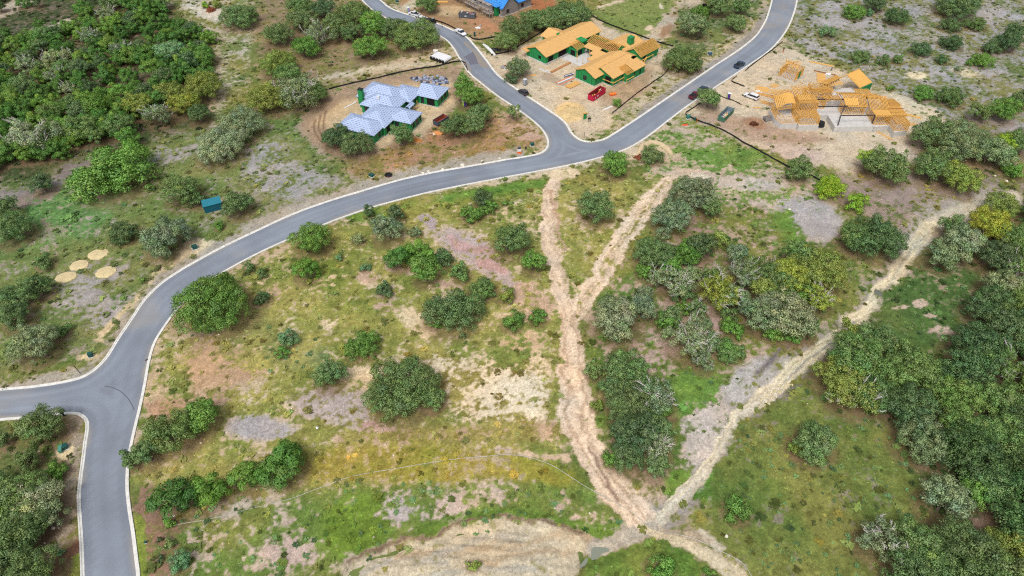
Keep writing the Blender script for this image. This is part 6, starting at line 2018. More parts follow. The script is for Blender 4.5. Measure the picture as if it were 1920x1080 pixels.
# ------------------------------------------------------------------ portable toilets
def toilet(label, px, py, col, door, rz, roofc=(226, 228, 232)):
    o = thing('portable_toilet', label, 'portable toilet', put(px, py), R(rz))
    P = mat('toilet_%d_%d' % (px, py), D(*col), .5, .4)
    MB().box(-.62, .62, -.62, .62, 0, .14).build('base', BLACK, o)
    MB().box(-.56, .56, -.56, .56, .141, 2.1).build('cabin', P, o, bevel=.04)
    MB().box(-.42, .42, -.60, -.562, .25, 1.95).build('door', mat('toilet_door_%d' % px, D(*door), .5, .4), o)
    MB().add([(-.62, -.62, 2.1), (.62, -.62, 2.1), (.62, .62, 2.1), (-.62, .62, 2.1), (-.4, -.4, 2.36), (.4, -.4, 2.36), (.4, .4, 2.36), (-.4, .4, 2.36)], [(3, 2, 1, 0), (4, 5, 6, 7), (0, 1, 5, 4), (1, 2, 6, 5), (2, 3, 7, 6), (3, 0, 4, 7)]).build('roof', mat('toilet_roof_%d' % roofc[0], D(*roofc), .5, .4), o)
    MB().cyl((.35, .45, 2.15), .05, .5, 6).build('vent_pipe', BLACK, o)
toilet('grey portable toilet under the slim oak beside the street', 984.5, 159, (168, 172, 180), (150, 154, 162), 40, (206, 210, 216))
toilet('purple and white portable toilet with green side beside the oaks', 871, 199, (176, 206, 90), (96, 60, 170), 30)
toilet('purple and lime portable toilet at the silt fence near the white SUV', 1365.5, 184, (170, 210, 110), (84, 42, 150), -10)
toilet('lime and lilac portable toilet at the far street above the white pickup', 766, 23, (150, 214, 120), (176, 150, 220), 20)

# ------------------------------------------------------------------ silt fences
def fence(label, pts, h=.62, n=3, sag=.06):
    L = smooth_line(pts, n)
    W_ = [at(p[0], p[1]) for p in L]
    o = thing('silt_fence', label, 'fence', (*W_[0], gz(*W_[0])))
    ox, oy, oz = o.location
    g = random.Random(len(pts) * 7 + int(pts[0][0]))
    V, F = [], []
    dense = []
    for a, b in zip(W_[:-1], W_[1:]):
        k = max(1, int(math.hypot(b[0] - a[0], b[1] - a[1]) / 1.2))
        dense += [(a[0] + (b[0] - a[0]) * i / k, a[1] + (b[1] - a[1]) * i / k) for i in range(k)]
    dense.append(W_[-1])
    n_ = len(dense)
    zs = full_height(np.array([p[0] for p in dense]), np.array([p[1] for p in dense]))
    for i, p in enumerate(dense):
        q0, q1 = dense[max(0, i - 1)], dense[min(n_ - 1, i + 1)]
        d = Vector((q1[0] - q0[0], q1[1] - q0[1], 0)).normalized(); nn_ = Vector((-d.y, d.x, 0))
        lean = g.uniform(-.10, .10); hh = h * g.uniform(1 - sag * 3, 1.05); z = zs[i]
        for s, zz in ((-.025, z - .15), (.025, z - .15), (.025 + lean, z + hh), (-.025 + lean, z + hh)):
            V.append((p[0] + nn_.x * s - ox, p[1] + nn_.y * s - oy, zz - oz))
    for i in range(n_ - 1):
        for k in range(4):
            F.append((i * 4 + k, i * 4 + (k + 1) % 4, (i + 1) * 4 + (k + 1) % 4, (i + 1) * 4 + k))
    F += [(0, 1, 2, 3), tuple((n_ - 1) * 4 + k for k in (3, 2, 1, 0))]
    link('fabric', mesh_np('fabric', V, F, BLACKF), o)
    acc = 0
    for i in range(0, n_, 2):
        p = dense[i]; z = zs[i]
        stick('stake', (p[0] - ox + .05, p[1] - oy + .05, z - .2 - oz), (p[0] - ox + .05, p[1] - oy + .05, z + h + .15 - oz), .05, .05, LUMD if i % 4 else BLACK, o)
    return o
fence('long black silt fence along the back of the grey roofed house plot', [(617, 168), (655, 158), (693, 150), (728, 142), (763, 133.5), (813, 125), (866, 115.5), (877, 132)])
fence('black silt fence along the kerb of the far street', [(764, 23), (785, 30), (810, 37), (835, 45.5), (859, 57), (874, 64), (886, 73), (898, 75), (912, 73), (928, 70)])
fence('black silt fence running behind the oaks left of the plywood roofed house', [(921, 104), (930, 102), (955, 96.5), (983, 81), (1012, 63), (1040, 48), (1052, 44)])
fence('black silt fence between the lawn and the plywood roofed house', [(1109, 29), (1128, 40), (1147, 48), (1170, 57), (1193, 65), (1217, 74), (1240, 82), (1262, 88)])
fence('black silt fence on the road side of the plywood roofed house', [(1148, 213), (1160, 204), (1177, 190), (1195, 175), (1213, 163), (1228, 152), (1244, 141), (1257, 124)])
fence('longest black silt fence sloping down below the framed house', [(1313, 194), (1297, 205), (1285, 214), (1297, 222), (1313, 229), (1336, 237), (1360, 247), (1393, 267), (1418, 280), (1440, 292), (1473, 311), (1505, 325), (1537, 339)])
fence('black silt fence along the kerb uphill of the framed house', [(1467, 79), (1457, 87), (1447, 95), (1427, 109.5), (1406, 126), (1397, 134)])
fence('short collapsed black silt fence at the entrance of the framed house plot', [(1381, 144), (1371, 152), (1383, 158), (1396, 163)], .5)
fence('low black silt fence past the purple and lime toilet', [(1346, 178), (1363, 185), (1374, 188), (1390, 197)], .4)
fence('black silt fence at the kerb below the dark stain on the street', [(866, 115), (872, 124), (877, 133)], .6)

# ------------------------------------------------------------------ culverts, tanks and materials on the verge
x, y = at(827, 111)
cv = thing('culvert_bundle', 'white drainage pipes lying side by side with black mouths', 'pipes', (x, y, .05), R(heading((832, 107), (820, 114))))
for k in range(5):
    v = -2.9 + k * 1.45
    MB().cyl((-2.2, v, .62), .66, 4.4, 14, 'x').build('pipe', WHITE, cv)
    MB().cyl((2.202, v, .62), .60, .35, 14, 'x').build('pipe_mouth', BLACK, cv)
MB().box(-2.2, 2.0, -3.2, 3.2, 1.18, 1.26).build('sheet_cover', WHITE, cv)
x, y = at(817, 97)
wt = thing('round_tank', 'round pale tank lying beside the white drainage pipes', 'tank', (x, y, gz(x, y)), 0)
MB().cyl((0, 0, -.1), 1.0, 1.0, 18).build('tank_body', WHITE, wt); MB().cyl((0, 0, .9), .85, .12, 18, r2=.5).build('lid', PALE, wt)
wl_ = thing('plastic_sheeting', 'long white plastic roll on the verge opposite the white drainage pipes', 'plastic roll', put(917, 94), R(heading((907, 85), (928, 104))))
MB().tube([(-5.2, 0, .25), (-2, .1, .45), (2, 0, .45), (5.4, -.1, .25)], [.35, .6, .62, .4], 8).build('roll', WHITE, wl_)
bl_ = thing('black_tarpaulin', 'crumpled black tarpaulin beside the long white plastic roll', 'tarpaulin', put(929, 94), 0)
def lump(name, rx, ry, rz, m, parent=None, seed=0, n=10, rough=.22):
    g = np.random.RandomState(seed)
    V, F = [], []
    rings = 5
    for i in range(rings):
        f = i / (rings - 1); z = rz * math.sin(f * math.pi / 2); rr = math.cos(f * math.pi / 2 * .96)
        for k in range(n):
            a = 6.283 * k / n
            q = 1 + g.randn() * rough
            V.append((rx * rr * math.cos(a) * q, ry * rr * math.sin(a) * q, z * (1 + g.randn() * rough) - (.15 if i == 0 else 0)))
    for i in range(rings - 1):
        for k in range(n):
            F.append((i * n + k, i * n + (k + 1) % n, (i + 1) * n + (k + 1) % n, (i + 1) * n + k))
    F.append(tuple((rings - 1) * n + k for k in range(n)))
    me = mesh_np(name, V, F, m)
    return link(name, me, parent)
lump('tarpaulin', 2.0, 1.4, .8, BLACK, bl_, 3)
jp = thing('junk_pile', 'pile of grey bags and red scrap beside the slim oak', 'junk pile', put(943, 128), 0)
lump('bag', 1.0, .8, .9, STEELG, jp, 5); o2 = lump('scrap', .8, .7, .7, mat('rust_scrap', D(130, 70, 60), .8), jp, 6); o2.location = (.8, 1.0, 0)
o2 = lump('bag', .6, .6, .8, WHITE, jp, 8); o2.location = (.9, -.5, 0)
sp = thing('tile_stock', 'spread of grey wrapped roofing bundles behind the grey roofed house', 'roofing bundles', put(806, 151), R(-12))
g_ = random.Random(2)
BUN = mat('grey_bundle', D(166, 174, 196), .7, .3); BUN2 = mat('dark_bundle', D(84, 90, 112), .7, .3)
for k in range(64):
    u, v = g_.uniform(-7, 7), g_.uniform(-3.2, 3.2)
    if (u / 7) ** 2 + (v / 3.4) ** 2 > 1: continue
    b = MB().box(-.55, .55, -.35, .35, 0, g_.uniform(.3, .9)).build('bundle', BUN if g_.random() < .62 else BUN2, sp, (u, v, 0), g_.uniform(0, 3))
# stacks of boards
def board_stack(label, px, py, rz, n, L, w, m, layers=2, jitter=.15, name='lumber_stack', cat='lumber'):
    o = thing(name, label, cat, put(px, py), R(rz))
    g = random.Random(int(px + py))
    for l in range(layers):
        for k in range(n):
            v = (k - (n - 1) / 2) * w * 1.06; e = g.uniform(-jitter, jitter) * L
            stick('board', (-L / 2 + e, v, .08 + l * .12), (L / 2 + e, v, .08 + l * .12), w, .1, m[(k + l) % len(m)], o)
    return o
board_stack('pile of plywood sheets left of the framed house, nearest the white SUV', 1430, 168, -18, 4, 4.6, .9, [PLY, LUM], 1, .3)
board_stack('long dark timbers at the left end of the framed house', 1440, 180, -28, 4, 8.0, .35, [LUMD, LUM], 2, .08)
board_stack('short plywood offcuts below the white SUV', 1436, 193, -40, 4, 3.6, .5, [PLY, PLYEDGE], 1, .3)
board_stack('single short board bundle below the white SUV', 1420, 202, 0, 2, 2.6, .4, [PLY], 1, .1)
board_stack('plywood sheets lying flat left of the garage frame', 1452, 161, 32, 2, 3.0, 1.1, [PLY], 1, .05)
board_stack('long pale boards lying along the uphill edge of the framed house plot', 1540, 120, -26, 2, 8.5, .5, [LUM, PLY], 1, .05)
board_stack('long dark beams behind the garage frame', 1547, 137, -27, 3, 8.0, .3, [LUMD, STEELD], 1, .08)
board_stack('row of pale roof sheets behind the framed house', 1540, 146, -14, 6, 3.0, 1.1, [LUM, PLY], 1, .1)
board_stack('loose boards at the right end of the framed house', 1713, 218, -32, 3, 5.0, .35, [LUM], 1, .1)
board_stack('short boards by the lower right corner of the framed house', 1708, 234, 10, 3, 3.4, .4, [PLY], 1, .1)
board_stack('pair of planks leaning near the concrete base', 1657, 254, -60, 2, 6.0, .25, [LUM], 1, .1)
board_stack('plywood sheets stacked left of the crimson dumpster', 1074, 160, 42, 3, 5.4, .8, [PLY, LUM], 3, .04)
board_stack('long brown beams in the court of the plywood roofed house', 1051, 127, 46, 3, 11, .35, [LUMD], 2, .04)
board_stack('short bundle of white wrapped trim before the left wing', 1022, 133, -34, 3, 5.5, .3, [WHITE, STEELG], 1, .03)
board_stack('white and orange wrapped sheets beside the plywood stack', 1060, 152, 40, 4, 7.0, .55, [WHITE, mat('orange_wrap', D(224, 140, 96), .6), STEELG], 2, .1, 'wrapped_sheets', 'materials')
board_stack('dark wrapped rolls lying on the white sheets', 1066, 142, 30, 3, 3.6, .4, [mat('navy_wrap', D(50, 52, 84), .6), WHITE], 3, .1, 'wrapped_rolls', 'materials')
board_stack('white pipes and trim stacked beside the white SUV', 1423, 172, 58, 5, 4.6, .42, [WHITE, PALE, WHITE], 1, .05, 'pipe_stack', 'pipes')
board_stack('pale boards lying in the dirt ring of the grey roofed house', 657, 197, 52, 2, 5.6, .22, [WHITE], 1, .05)
board_stack('orange planks by the far drive at the top edge', 822, 4, 0, 2, 8.0, .6, [LUM], 2, .04)
board_stack('white beams lying below the silt fence near the sapling', 1141, 203, 38, 2, 4.0, .3, [WHITE], 1, .2)
ot = thing('orange_crate', 'orange plastic tub right of the crimson dumpster', 'tub', put(1149, 178), R(20))
OR = mat('orange_plastic', D(236, 104, 34), .5, .4)
MB().box(-1.1, 1.1, -.6, .6, .02, .5).build('tub', OR, ot, bevel=.05); MB().box(-1.2, 1.2, -.7, .7, .502, .62).build('lid', mat('orange_lid', D(244, 132, 60), .5, .4), ot)
ob = thing('orange_sheet', 'flat orange plywood sheet left of the slim oak shade', 'sheet', put(1000, 141), R(10))
MB().box(-1.2, 1.2, -.5, .5, .02, .16).build('sheet', PLY, ob)
db = thing('debris_pile', 'small scrap pile with an orange patch in front of the dark dumpster', 'debris pile', put(812, 252), 0)
for k in range(12):
    a = g_.uniform(0, 3.1); stick('scrap', (g_.uniform(-1.6, 1.6) - .6, g_.uniform(-.8, .8), .1), (g_.uniform(-1.6, 1.6), g_.uniform(-.8, .8), .35), .3, .1, [PALE, STEELG, LUM][k % 3], db)
os_ = thing('sand_heap', 'low orange sand heap beside the small scrap pile', 'sand heap', put(821, 250), 0)
lump('heap', 2.0, 1.2, .5, mat('orange_sand', D(220, 152, 92), .95), os_, 12, 14, .12)

# two green board box, grill, posts and the small furniture of the verge
gb = thing('electric_box', 'narrow green meter board with a plywood top by the gravel patch', 'meter board', put(1096.5, 224), R(25))
MB().box(-.55, .55, -.12, .12, 0, 2.3).build('board', GREEN, gb); MB().box(-.7, .7, -.45, .45, 2.302, 2.42).build('top_board', PLY, gb)
for s in (-1, 1): MB().box(s * .5 - .06, s * .5 + .06, .13, .25, 0, 2.2).build('post', LUM, gb)
gr = thing('mailbox', 'black box on two thin legs right of the green meter board', 'mailbox', put(1104.5, 229.5), R(20))
MB().box(-.45, .45, -.3, .3, 1.1, 1.55).build('box', BLACK, gr, bevel=.05)
for u in (-.36, .36): MB().box(u - .05, u + .05, -.05, .05, -.1, 1.098).build('leg', BLACK, gr)
po = thing('marker_post', 'thin black marker post at the road junction kerb', 'post', put(1095, 259), 0); MB().cyl((0, 0, -.2), .08, 2.2, 6).build('post', BLACK, po); MB().cyl((0, 0, 2.0), .12, .08, 6).build('cap', BLACK, po)
po = thing('marker_post', 'leaning black marker post near the left side street', 'post', put(151, 700), 0); MB().tube([(0, 0, -.2), (-.35, .1, 2.3)], .08, 6).build('post', BLACK, po); MB().tube([(-.35, .1, 2.3), (-.37, .1, 2.42)], .12, 6).build('cap', BLACK, po)
po = thing('marker_post', 'black post at the inner kerb corner below the left side street', 'post', put(121, 780), 0); MB().cyl((0, 0, -.2), .16, 1.7, 8).build('post', BLACK, po); MB().box(-.35, .25, -.2, .2, .9, 1.5).build('sign_board', BLACK, po)
rp = thing('marker_post', 'reddish short pipe post at the uphill end of the framed house plot', 'post', put(1468, 98), 0); MB().cyl((0, 0, -.2), .22, 1.3, 8).build('post', mat('rust_orange', D(190, 110, 80), .7), rp); MB().cyl((0, 0, 1.1), .26, .1, 8).build('cap', BLACK, rp)
ut = mat('utility_green', D(30, 84, 78), .5, .4)
def ubox(label, px, py, rz, w=1.1, d=.9, h=.9, tilt=0, m=None, base=True):
    o = thing('utility_box', label, 'utility box', put(px, py), R(rz))
    if base: MB().box(-w * .65, w * .65, -d * .65, d * .65, -.1, .09).build('pad', CONC, o)
    MB().box(-w / 2, w / 2, -d / 2, d / 2, .091, h).build('cabinet', m or ut, o, bevel=.04)
    MB().box(-w / 2 - .05, w / 2 + .05, -d / 2 - .05, d / 2 + .05, h + .002, h + .1).build('lid', m or ut, o)
    return o
ubox('dark green utility box on the sandy pad beside the bend of the road', 366, 466, 30, 1.3, 1.0)
ubox('dark teal utility box at the sandy verge left of the main road', 171, 668, 20, .9, .8, 1.0)
ubox('dark green square utility box on the round sand pad', 123, 840, 35, 1.1, 1.0, .8)
ubox('light green utility pedestal on the round sand pad', 116, 845, 20, .6, 1.4, .9, m=mat('utility_teal', D(86, 150, 132), .5, .4), base=False)
ubox('dark utility box in the corner plot north of the main road', 998, 273, 10, 1.1, .9, .8)
ubox('teal utility box at the corner of the long silt fence', 1290, 222, 20, 1.2, 1.0, 1.0, m=mat('utility_blue', D(56, 122, 116), .5, .4))
ubox('small green pedestal beside an orange stake at the long silt fence', 1302, 226, 0, .6, .6, .9, base=False)
ubox('green utility box with open lid on the verge left of the black ring', 697, 330, -30, 1.4, 1.2, .6)
ubox('small teal pedestal beside the far silt fence', 890, 68, 0, .7, .6, 1.6, base=False)
ubox('small teal box at the top edge beside the far street', 745, 4, 0, 1.2, .8, .7)
ubox('blue grey box on the stony verge of the right road', 1331, 103, 20, 1.4, 1.1, .7, m=mat('utility_slate', D(70, 104, 128), .5, .4))
ubox('dark box lying at the bottom left beside the mulch', 274, 1018, 10, .3, .3, .5)
fr = thing('fire_ring', 'black ring with a red edge lying on the verge of the main road', 'ring', put(728.5, 329), 0)
rg_ = MB(); pts = [(1.0 * math.cos(6.283 * k / 20), 1.0 * math.sin(6.283 * k / 20), .22) for k in range(21)]
rg_.tube(pts, .2, 6); rg_.build('ring', BLACK, fr); MB().tube([(1.05 * math.cos(3.6 + k * .14), 1.05 * math.sin(3.6 + k * .14), .1) for k in range(20)], .12, 5).build('red_edge', RED, fr)
MB().cyl((0, 0, -.05), .95, .12, 16).build('mat', BLACK, fr)
hy = thing('fire_hydrant', 'small black hydrant beside the dark utility box on the corner plot', 'hydrant', put(986, 280), 0)
MB().cyl((0, 0, -.1), .16, 1.0, 10).build('barrel', BLACK, hy); MB().cyl((-.32, 0, .62), .09, .64, 8, 'x').build('outlet', BLACK, hy); MB().cyl((0, 0, .9), .19, .2, 10, r2=.06).build('bonnet', BLACK, hy)
sg = thing('sign_board', 'white lot sign with a dark top and orange posts at the corner plot', 'sign', put(973.5, 287), R(5))
MB().box(-.55, .55, -.05, .05, .5, 2.2).build('panel', WHITE, sg); MB().box(-.56, .56, -.07, -.052, 1.5, 2.2).build('header', mat('sign_navy', D(60, 66, 96), .6), sg)
for u in (-.62, .62): MB().box(u - .06, u + .06, -.06, .06, -.2, 2.25).build('post', LUM, sg)
MB().box(-.7, .7, -.4, .4, -.05, .12).build('base_board', OR, sg)
og = thing('orange_barrier', 'orange plastic netting lying below the corner of the long silt fence', 'netting', put(1285, 235), R(15)); lump('netting', 1.2, .5, .35, mat('orange_net', D(214, 96, 60), .7), og, 4)
os2 = thing('orange_stake', 'orange stake beside the long silt fence corner', 'stake', put(1307, 228), 0); MB().cyl((0, 0, -.1), .1, 1.1, 6).build('stake', OR, os2); MB().box(-.2, .2, -.04, .04, .7, 1.0).build('flag', OR, os2)
rd_ = thing('red_tarp', 'red cloth on the grass verge left of the grey portable toilet', 'tarp', put(957, 149), R(-20)); lump('cloth', .8, .4, .25, RED, rd_, 7)
so = thing('plastic_bag', 'white bag lying in the grass of the open lot', 'bag', put(594, 801), 0); lump('bag', .32, .26, .3, WHITE, so, 9)
cl = thing('dropped_cloth', 'dark purple cloth dropped on the asphalt of the road bend', 'cloth', (*at(275, 675), .01), R(60)); lump('cloth', .45, .25, .12, mat('purple_cloth', D(92, 70, 84), .9), cl, 2, 9, .3)
cl = thing('dropped_cloth', 'white scrap bags near the far house drive', 'bags', put(896, 53), 0); lump('bag', 1.0, .6, .6, WHITE, cl, 22); o2 = lump('bag', .6, .5, .5, STEELG, cl, 24); o2.location = (1.0, 2.2, 0)
rb = thing('rust_bush', 'dead rust brown brush heap beside the bush ringed by sand', 'brush heap', put(1197, 296), 0); lump('brush', 1.5, 1.0, .9, mat('rust_brush', D(128, 78, 58), .95, .05, noise=.3, nscale=3), rb, 31, 14, .3)
rb = thing('rust_bush', 'dead rust brown shrub at the top edge near yellowish bushes', 'shrub', put(395, 20), 0); lump('brush', 1.7, 1.3, 1.5, mat('rust_brush', D(128, 78, 58), .95), rb, 32, 14, .3)
rb = thing('brush_heap', 'dark red brown root heap on the framed house plot', 'brush heap', put(1413, 234), 0); lump('brush', 1.5, .9, 1.0, mat('root_brush', D(96, 60, 44), .95, .05, noise=.3, nscale=3), rb, 33, 14, .35)

# trampoline like bin frame right of the dumpster (grey panels leaning in a crate)
cr = thing('formwork_crate', 'grey formwork panels in a wire crate at the left end of the concrete base', 'crate', put(1441, 224), R(15))
for k in range(5): MB().box(-1.6, 1.6, -.8 + k * .4, -.72 + k * .4, .05, 1.1).build('panel', STEELG, cr)
MB().beam((-1.7, -.9, 1.2), (1.7, .9, 1.2), .08).build('bar', LUM, cr); MB().box(-1.7, 1.7, -.95, .95, -.05, .048).build('base', BLACK, cr)

# teal metal shed
sh = thing('shed', 'teal metal shed with ribbed walls between two oaks in the left field', 'shed', put(401, 391), R(26))
TEAL = mat('teal_metal', D(28, 108, 128), .45, .4); TEALR = mat('teal_roof', D(44, 132, 152), .45, .4)
MB().box(-2.4, 2.4, -1.3, 1.3, -.2, 2.3).build('wall', TEAL, sh)
rbx = MB()
for k in range(16): rbx.box(-2.3 + k * .3, -2.22 + k * .3, -1.36, -1.302, -.1, 2.25)
for k in range(8): rbx.box(-2.46, -2.402, -1.2 + k * .32, -1.12 + k * .32, -.1, 2.25)
tag(rbx.build('wall_ribs', TEAL, sh), kind='stuff')
MB().add([(-2.55, -1.5, 2.3), (2.55, -1.5, 2.3), (2.55, 1.5, 2.62), (-2.55, 1.5, 2.62), (-2.55, -1.5, 2.42), (2.55, -1.5, 2.42), (2.55, 1.5, 2.74), (-2.55, 1.5, 2.74)], [(3, 2, 1, 0), (4, 5, 6, 7), (0, 1, 5, 4), (1, 2, 6, 5), (2, 3, 7, 6), (3, 0, 4, 7)]).build('roof', TEALR, sh)
rbx = MB()
for k in range(12): rbx.beam((-2.4 + k * .43, -1.5, 2.44), (-2.4 + k * .43, 1.5, 2.76), .06, .05)
tag(rbx.build('roof_ribs', TEALR, sh), kind='stuff')

# four flat heaps of crushed limestone
SAND = mat('crushed_limestone', D(216, 198, 154), .95, .1, noise=.16, nscale=2.2, bump=.8)
def flat_heap(label, px, py, w, h_, rz, seed):
    o = tag(lump('limestone_heap', 1, 1, .55, SAND, None, seed, 22, .035), label, 'stone heap')
    s = scale_at(px, py)
    o.location = put(px, py); o.scale = (w / 2 / s, h_ / 2 / s / .72, .75); o.rotation_euler = (0, 0, R(rz))
flat_heap('pale limestone heap nearest the road, right of the other three', 198, 509, 38, 25, 14, 41)
flat_heap('pale limestone heap highest up the field of the four', 184, 476.5, 38, 23, 14, 42)
flat_heap('pale limestone heap second highest, between two others', 148.5, 497.5, 35, 23, 12, 43)
flat_heap('pale limestone heap lowest left of the four', 124, 520.5, 39, 22, 12, 44)
ring_m = mat('sand_bank', D(206, 186, 152), .95, .1, noise=.15, nscale=1.5)
bk = thing('sand_bank', 'curved low sand bank wrapped round the kerb side bush', 'sand bank', (0, 0, 0))
pts = [at(*p) for p in ((1196, 290), (1204, 274), (1220, 266), (1238, 270), (1252, 280), (1260, 290))]
bk.location = (*pts[0], gz(*pts[0])); MB().tube([(p[0] - pts[0][0], p[1] - pts[0][1], -.15) for p in pts], [.6, 1.1, 1.0, 1.0, 1.2, .6], 8).build('bank', ring_m, bk, smooth=True)

# white rubble heap and boulders
ROCKW = mat('white_rock', D(228, 222, 206), .9, .15, noise=.14, nscale=1.6)
def rock(name, label, px, py, w, seed, hh=.6, m=None, group=None):
    s = scale_at(px, py)
    o = tag(lump(name, w / 2 / s, w / 2 / s * .75, w / 2 / s * hh, m or ROCKW, None, seed, 8, .16), label, 'rock', group)
    o.location = put(px, py); o.rotation_euler = (0, 0, seed * 1.7)
for i, (px, py, w, lab) in enumerate(((793, 324.5, 7, 'white boulder at the kerb, farthest left of the six'), (803, 322, 8, 'white boulder at the kerb, second from the left of the six'), (830, 317.5, 7, 'flat white boulder at the kerb, third from the left of the six'), (868, 310, 10, 'white boulder at the kerb, widest of the six'), (904, 303, 8, 'white boulder at the kerb, second from the right of the six'), (937, 297, 6, 'white boulder at the kerb, nearest the road junction'))):
    rock('boulder', lab, px, py, w, 50 + i)
hp = thing('rubble_heap', 'white broken stone heap behind the greyish oak pair', 'rubble heap', put(1312, 334), R(-10))
g_ = random.Random(6)
for k in range(60):
    a = g_.uniform(0, 6.28); r = g_.random() ** .6
    q = lump('stone', g_.uniform(.25, .7), g_.uniform(.2, .5), g_.uniform(.25, .5), ROCKW, hp, 60 + k, 6, .2)
    q.location = (3.0 * r * math.cos(a), 2.0 * r * math.sin(a), .9 * (1 - r)); q.rotation_euler = (0, 0, a)
bs = MB(); bsl = lump('heap_base', 3.2, 2.2, 1.1, mat('rubble_fill', D(206, 196, 176), .95, .1, noise=.2, nscale=2), hp, 61, 14, .1)
for i, (px, py, w, lab) in enumerate(((1362, 1006, 8, 'white rock right of the tall leafy bush'), (325, 966, 6, 'pale rock beside the lower hedge'), (318, 968, 5, 'small pale rock beside the lower hedge'), (100, 990, 9, 'pale rock at the verge of the lower left wood, upper one'), (96, 1052, 8, 'long pale rock on bare soil in the lower left'), (1480, 393, 6, 'white rock at the edge of the grey gravel below the framed house'), (1887, 340, 7, 'pale rock on the right hillside'), (1865, 330, 6, 'small pale rock on the right hillside'))):
    rock('rock', lab, px, py, w, 80 + i)
lr = lump('rock_slab', 1, 1, 1, mat('dark_slab', D(112, 116, 104), .9, .1), None, 91, 7, .12); tag(lr, 'dark flat slab lying in the creek track', 'rock'); lr.location = put(1648, 546); lr.scale = (.9, 1.3, .15)
RL = mat('creek_rock', D(214, 200, 160), .9, .1, noise=.2, nscale=2)
rr_ = thing('creek_rocks', 'row of pale broken rocks across the creek track', 'rocks', put(1440, 738), 0)
for k in range(60):
    f = k / 59
    p = at(1425 + 62 * f + g_.uniform(-7, 7), 760 - 52 * f + g_.uniform(-9, 9))
    q = lump('stone', g_.uniform(.15, .45), g_.uniform(.12, .35), g_.uniform(.1, .3), RL if k % 3 else ROCKW, rr_, 120 + k, 6, .2)
    q.location = (p[0] - rr_.location.x, p[1] - rr_.location.y, gz(*p) - rr_.location.z); q.rotation_euler = (0, 0, g_.uniform(0, 3))

# long white pipe laid over the lot
pl = [(318, 987), (360, 978), (420, 966), (480, 951), (540, 937), (600, 914), (660, 893), (760, 875), (860, 860), (940, 853.5), (985, 857), (1020, 868), (1050, 882), (1100, 915), (1160, 946), (1190, 965), (1240, 995), (1300, 1011), (1340, 1030), (1390, 1056), (1410, 1085)]
W_ = [at(*p) for p in smooth_line(pl, 5)]
zs = full_height(np.array([p[0] for p in W_]), np.array([p[1] for p in W_]))
pp = thing('hose', 'long thin white pipe laid across the bottom of the lot and the track', 'pipe', (*W_[0], float(zs[0])))
MB().tube([(p[0] - W_[0][0], p[1] - W_[0][1], z - zs[0] + (.06 if i < 45 else .22) + .05 * math.sin(i * .7)) for i, (p, z) in enumerate(zip(W_, zs))], .06, 6).build('pipe', mat('pipe_white', D(186, 184, 174), .6, .3, noise=.2, nscale=.5), pp)
MB().cyl((-.15, 0, -.1), .22, .5, 8).build('end_fitting', BLACK, pp)

# puddle, stains and marks
def patch(name, pts, z, m, kind='structure', n=3):
    L = smooth_line(pts + [pts[0]], n)[:-1]
    P = [Vector((*at(p[0], p[1]), 0)) for p in L]
    T = tessellate_polygon([P])
    me = mesh_np(name, [(p.x, p.y, z) for p in P], T, m)
    if len(me.polygons) and sum(p.normal.z * p.area for p in me.polygons) < 0: me.flip_normals()
    return tag(link(name, me), kind=kind)
ASD = mat('asphalt_damp', D(112, 112, 124), .7, .3, noise=.08, nscale=1.5)
ASB = mat('asphalt_dusty', D(150, 142, 134), .9, .2, noise=.10, nscale=1.5)
patch('asphalt_stain', [(869, 107), (880, 101), (888, 96), (893, 102), (896, 112), (898, 119), (890, 120), (882, 122), (878, 114)], .0045, ASD)
patch('dusty_stain', [(868, 78), (874, 79), (884, 88), (895, 99), (904, 110), (914, 122), (918, 126), (908, 127), (898, 121), (892, 106), (884, 94), (872, 84)], .009, ASB)
patch('dusty_stain', [(866, 110), (872, 114), (879, 122), (884, 132), (881, 135), (874, 128)], .009, ASB)
sk = MB()
arc = smooth_line([(196, 724), (212, 727), (226, 734), (238, 745), (247, 758), (252, 769)], 6)
A_ = [Vector((*at(*p), .006)) for p in arc]
V, F = [], []
for i, p in enumerate(A_):
    d = (A_[min(i + 1, len(A_) - 1)] - A_[max(i - 1, 0)]).normalized(); n_ = Vector((-d.y, d.x, 0)) * .09
    V += [p - n_, p + n_]
for i in range(len(A_) - 1): F.append((2 * i, 2 * i + 1, 2 * i + 3, 2 * i + 2))
me = mesh_np('tyre_mark', V, F, mat('tyre_black', D(98, 102, 110), .8, .2)); 
if me.polygons[0].normal.z < 0: me.flip_normals()
tag(link('tyre_mark', me), kind='structure')
px_, py_ = 1118, 1037
zz = float(full_height(np.array([at(px_, py_)[0]]), np.array([at(px_, py_)[1]]))[0])
pud = patch('water', [(1108, 1024), (1122, 1024), (1138, 1026), (1142, 1032), (1130, 1036), (1118, 1046), (1104, 1052), (1096, 1060), (1086, 1062), (1094, 1050), (1104, 1040)], zz + .2, mat('puddle', D(136, 142, 126), .08, .5))

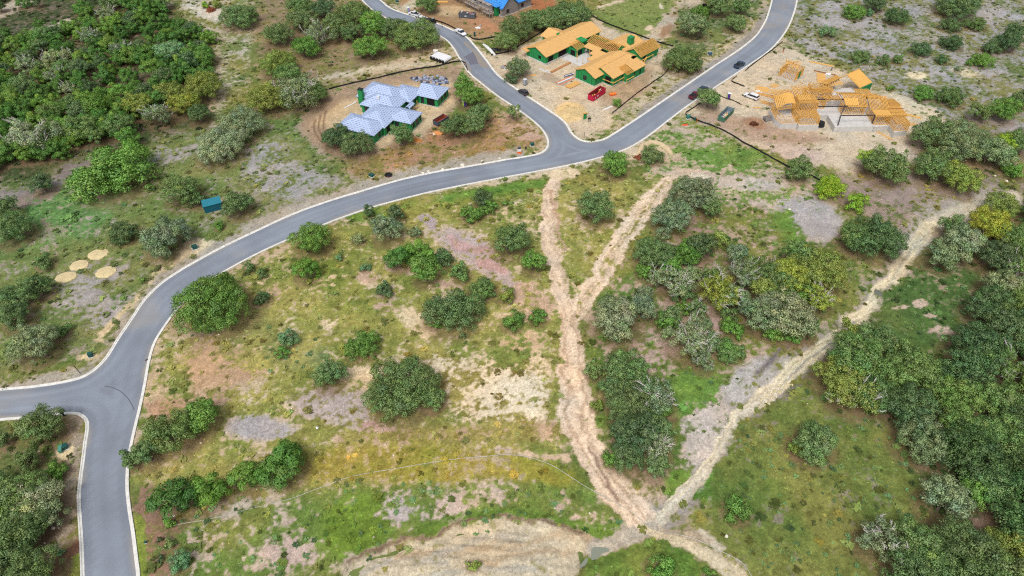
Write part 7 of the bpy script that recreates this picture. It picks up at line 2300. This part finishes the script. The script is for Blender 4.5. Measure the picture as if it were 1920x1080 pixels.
# ------------------------------------------------------------------ people
def person(label, px, py, rz, shirt, pants, hat, bend=0.0, z=None):
    x, y = at(px, py)
    o = thing('person', label, 'person', (x, y, gz(x, y) if z is None else z), R(rz))
    P = [(0, 0, .95), (0, 0, 1.2), (bend * .15, 0, 1.42), (bend * .25, 0, 1.55), (bend * .32, 0, 1.72),
         (0, .1, .9), (.08, .12, .5), (-.05, .12, .06), (.12, .12, .03), (0, -.1, .9), (-.06, -.12, .5), (-.16, -.12, .06), (.0, -.12, .03),
         (bend * .15, .2, 1.42), (bend * .2 + .04, .27, 1.15), (.2 + bend * .2, .2, .98), (bend * .15, -.2, 1.42), (bend * .2 - .02, -.27, 1.15), (.12 + bend * .2, -.26, .92)]
    E = [(0, 1), (1, 2), (2, 3), (3, 4), (0, 5), (5, 6), (6, 7), (7, 8), (0, 9), (9, 10), (10, 11), (11, 12), (2, 13), (13, 14), (14, 15), (2, 16), (16, 17), (17, 18)]
    rad = [.15, .15, .17, .06, .10, .10, .075, .05, .04, .10, .075, .05, .04, .07, .05, .04, .07, .05, .04]
    me = bpy.data.meshes.new('body'); me.from_pydata(P, E, []); me.update()
    b = link('body', me, o)
    sk_ = b.modifiers.new('skin', 'SKIN')
    for i, r in enumerate(rad): me.skin_vertices[0].data[i].radius = (r, r)
    me.skin_vertices[0].data[0].use_root = True
    b.modifiers.new('sub', 'SUBSURF').levels = 1
    m = bpy.data.materials.new('clothing'); m.use_nodes = True
    nt = m.node_tree; bs_ = nt.nodes['Principled BSDF']; bs_.inputs['Roughness'].default_value = .9
    tc = nt.nodes.new('ShaderNodeTexCoord'); sx = nt.nodes.new('ShaderNodeSeparateXYZ'); rp_ = nt.nodes.new('ShaderNodeValToRGB')
    nt.links.new(tc.outputs['Object'], sx.inputs[0])
    mm = nt.nodes.new('ShaderNodeMath'); mm.operation = 'DIVIDE'; mm.inputs[1].default_value = 2.0
    nt.links.new(sx.outputs['Z'], mm.inputs[0]); nt.links.new(mm.outputs[0], rp_.inputs[0]); nt.links.new(rp_.outputs[0], bs_.inputs['Base Color'])
    cr_ = rp_.color_ramp; cr_.interpolation = 'CONSTANT'
    cr_.elements[0].position = 0; cr_.elements[0].color = (.03, .03, .03, 1)
    cr_.elements[1].position = .05; cr_.elements[1].color = (*[float(v) for v in D(*pants)], 1)
    e = cr_.elements.new(.50); e.color = (*[float(v) for v in D(*shirt)], 1)
    e = cr_.elements.new(.755); e.color = (.35, .2, .13, 1)
    me.materials.append(m)
    h = MB(); h.cyl((P[4][0], 0, 1.74), .13, .1, 10, r2=.09); h.box(P[4][0] + .05, P[4][0] + .24, -.09, .09, 1.735, 1.765); h.build('cap', mat('cap_%d' % px, D(*hat), .7), o)
    return o
person('person in dark clothes walking on the far street behind the trailer', 829, 51, 200, (44, 42, 48), (36, 38, 46), (40, 40, 44), z=.02)
person('person in blue jeans and white cap bending beside the boards behind the framed house', 1558, 133, -40, (58, 72, 96), (48, 62, 96), (232, 232, 236), 1.0)
wb2 = thing('white_bag', 'white bag on the ground beside the bending worker', 'bag', put(1554, 139), 0); lump('bag', 1.2, .6, .4, WHITE, wb2, 17)
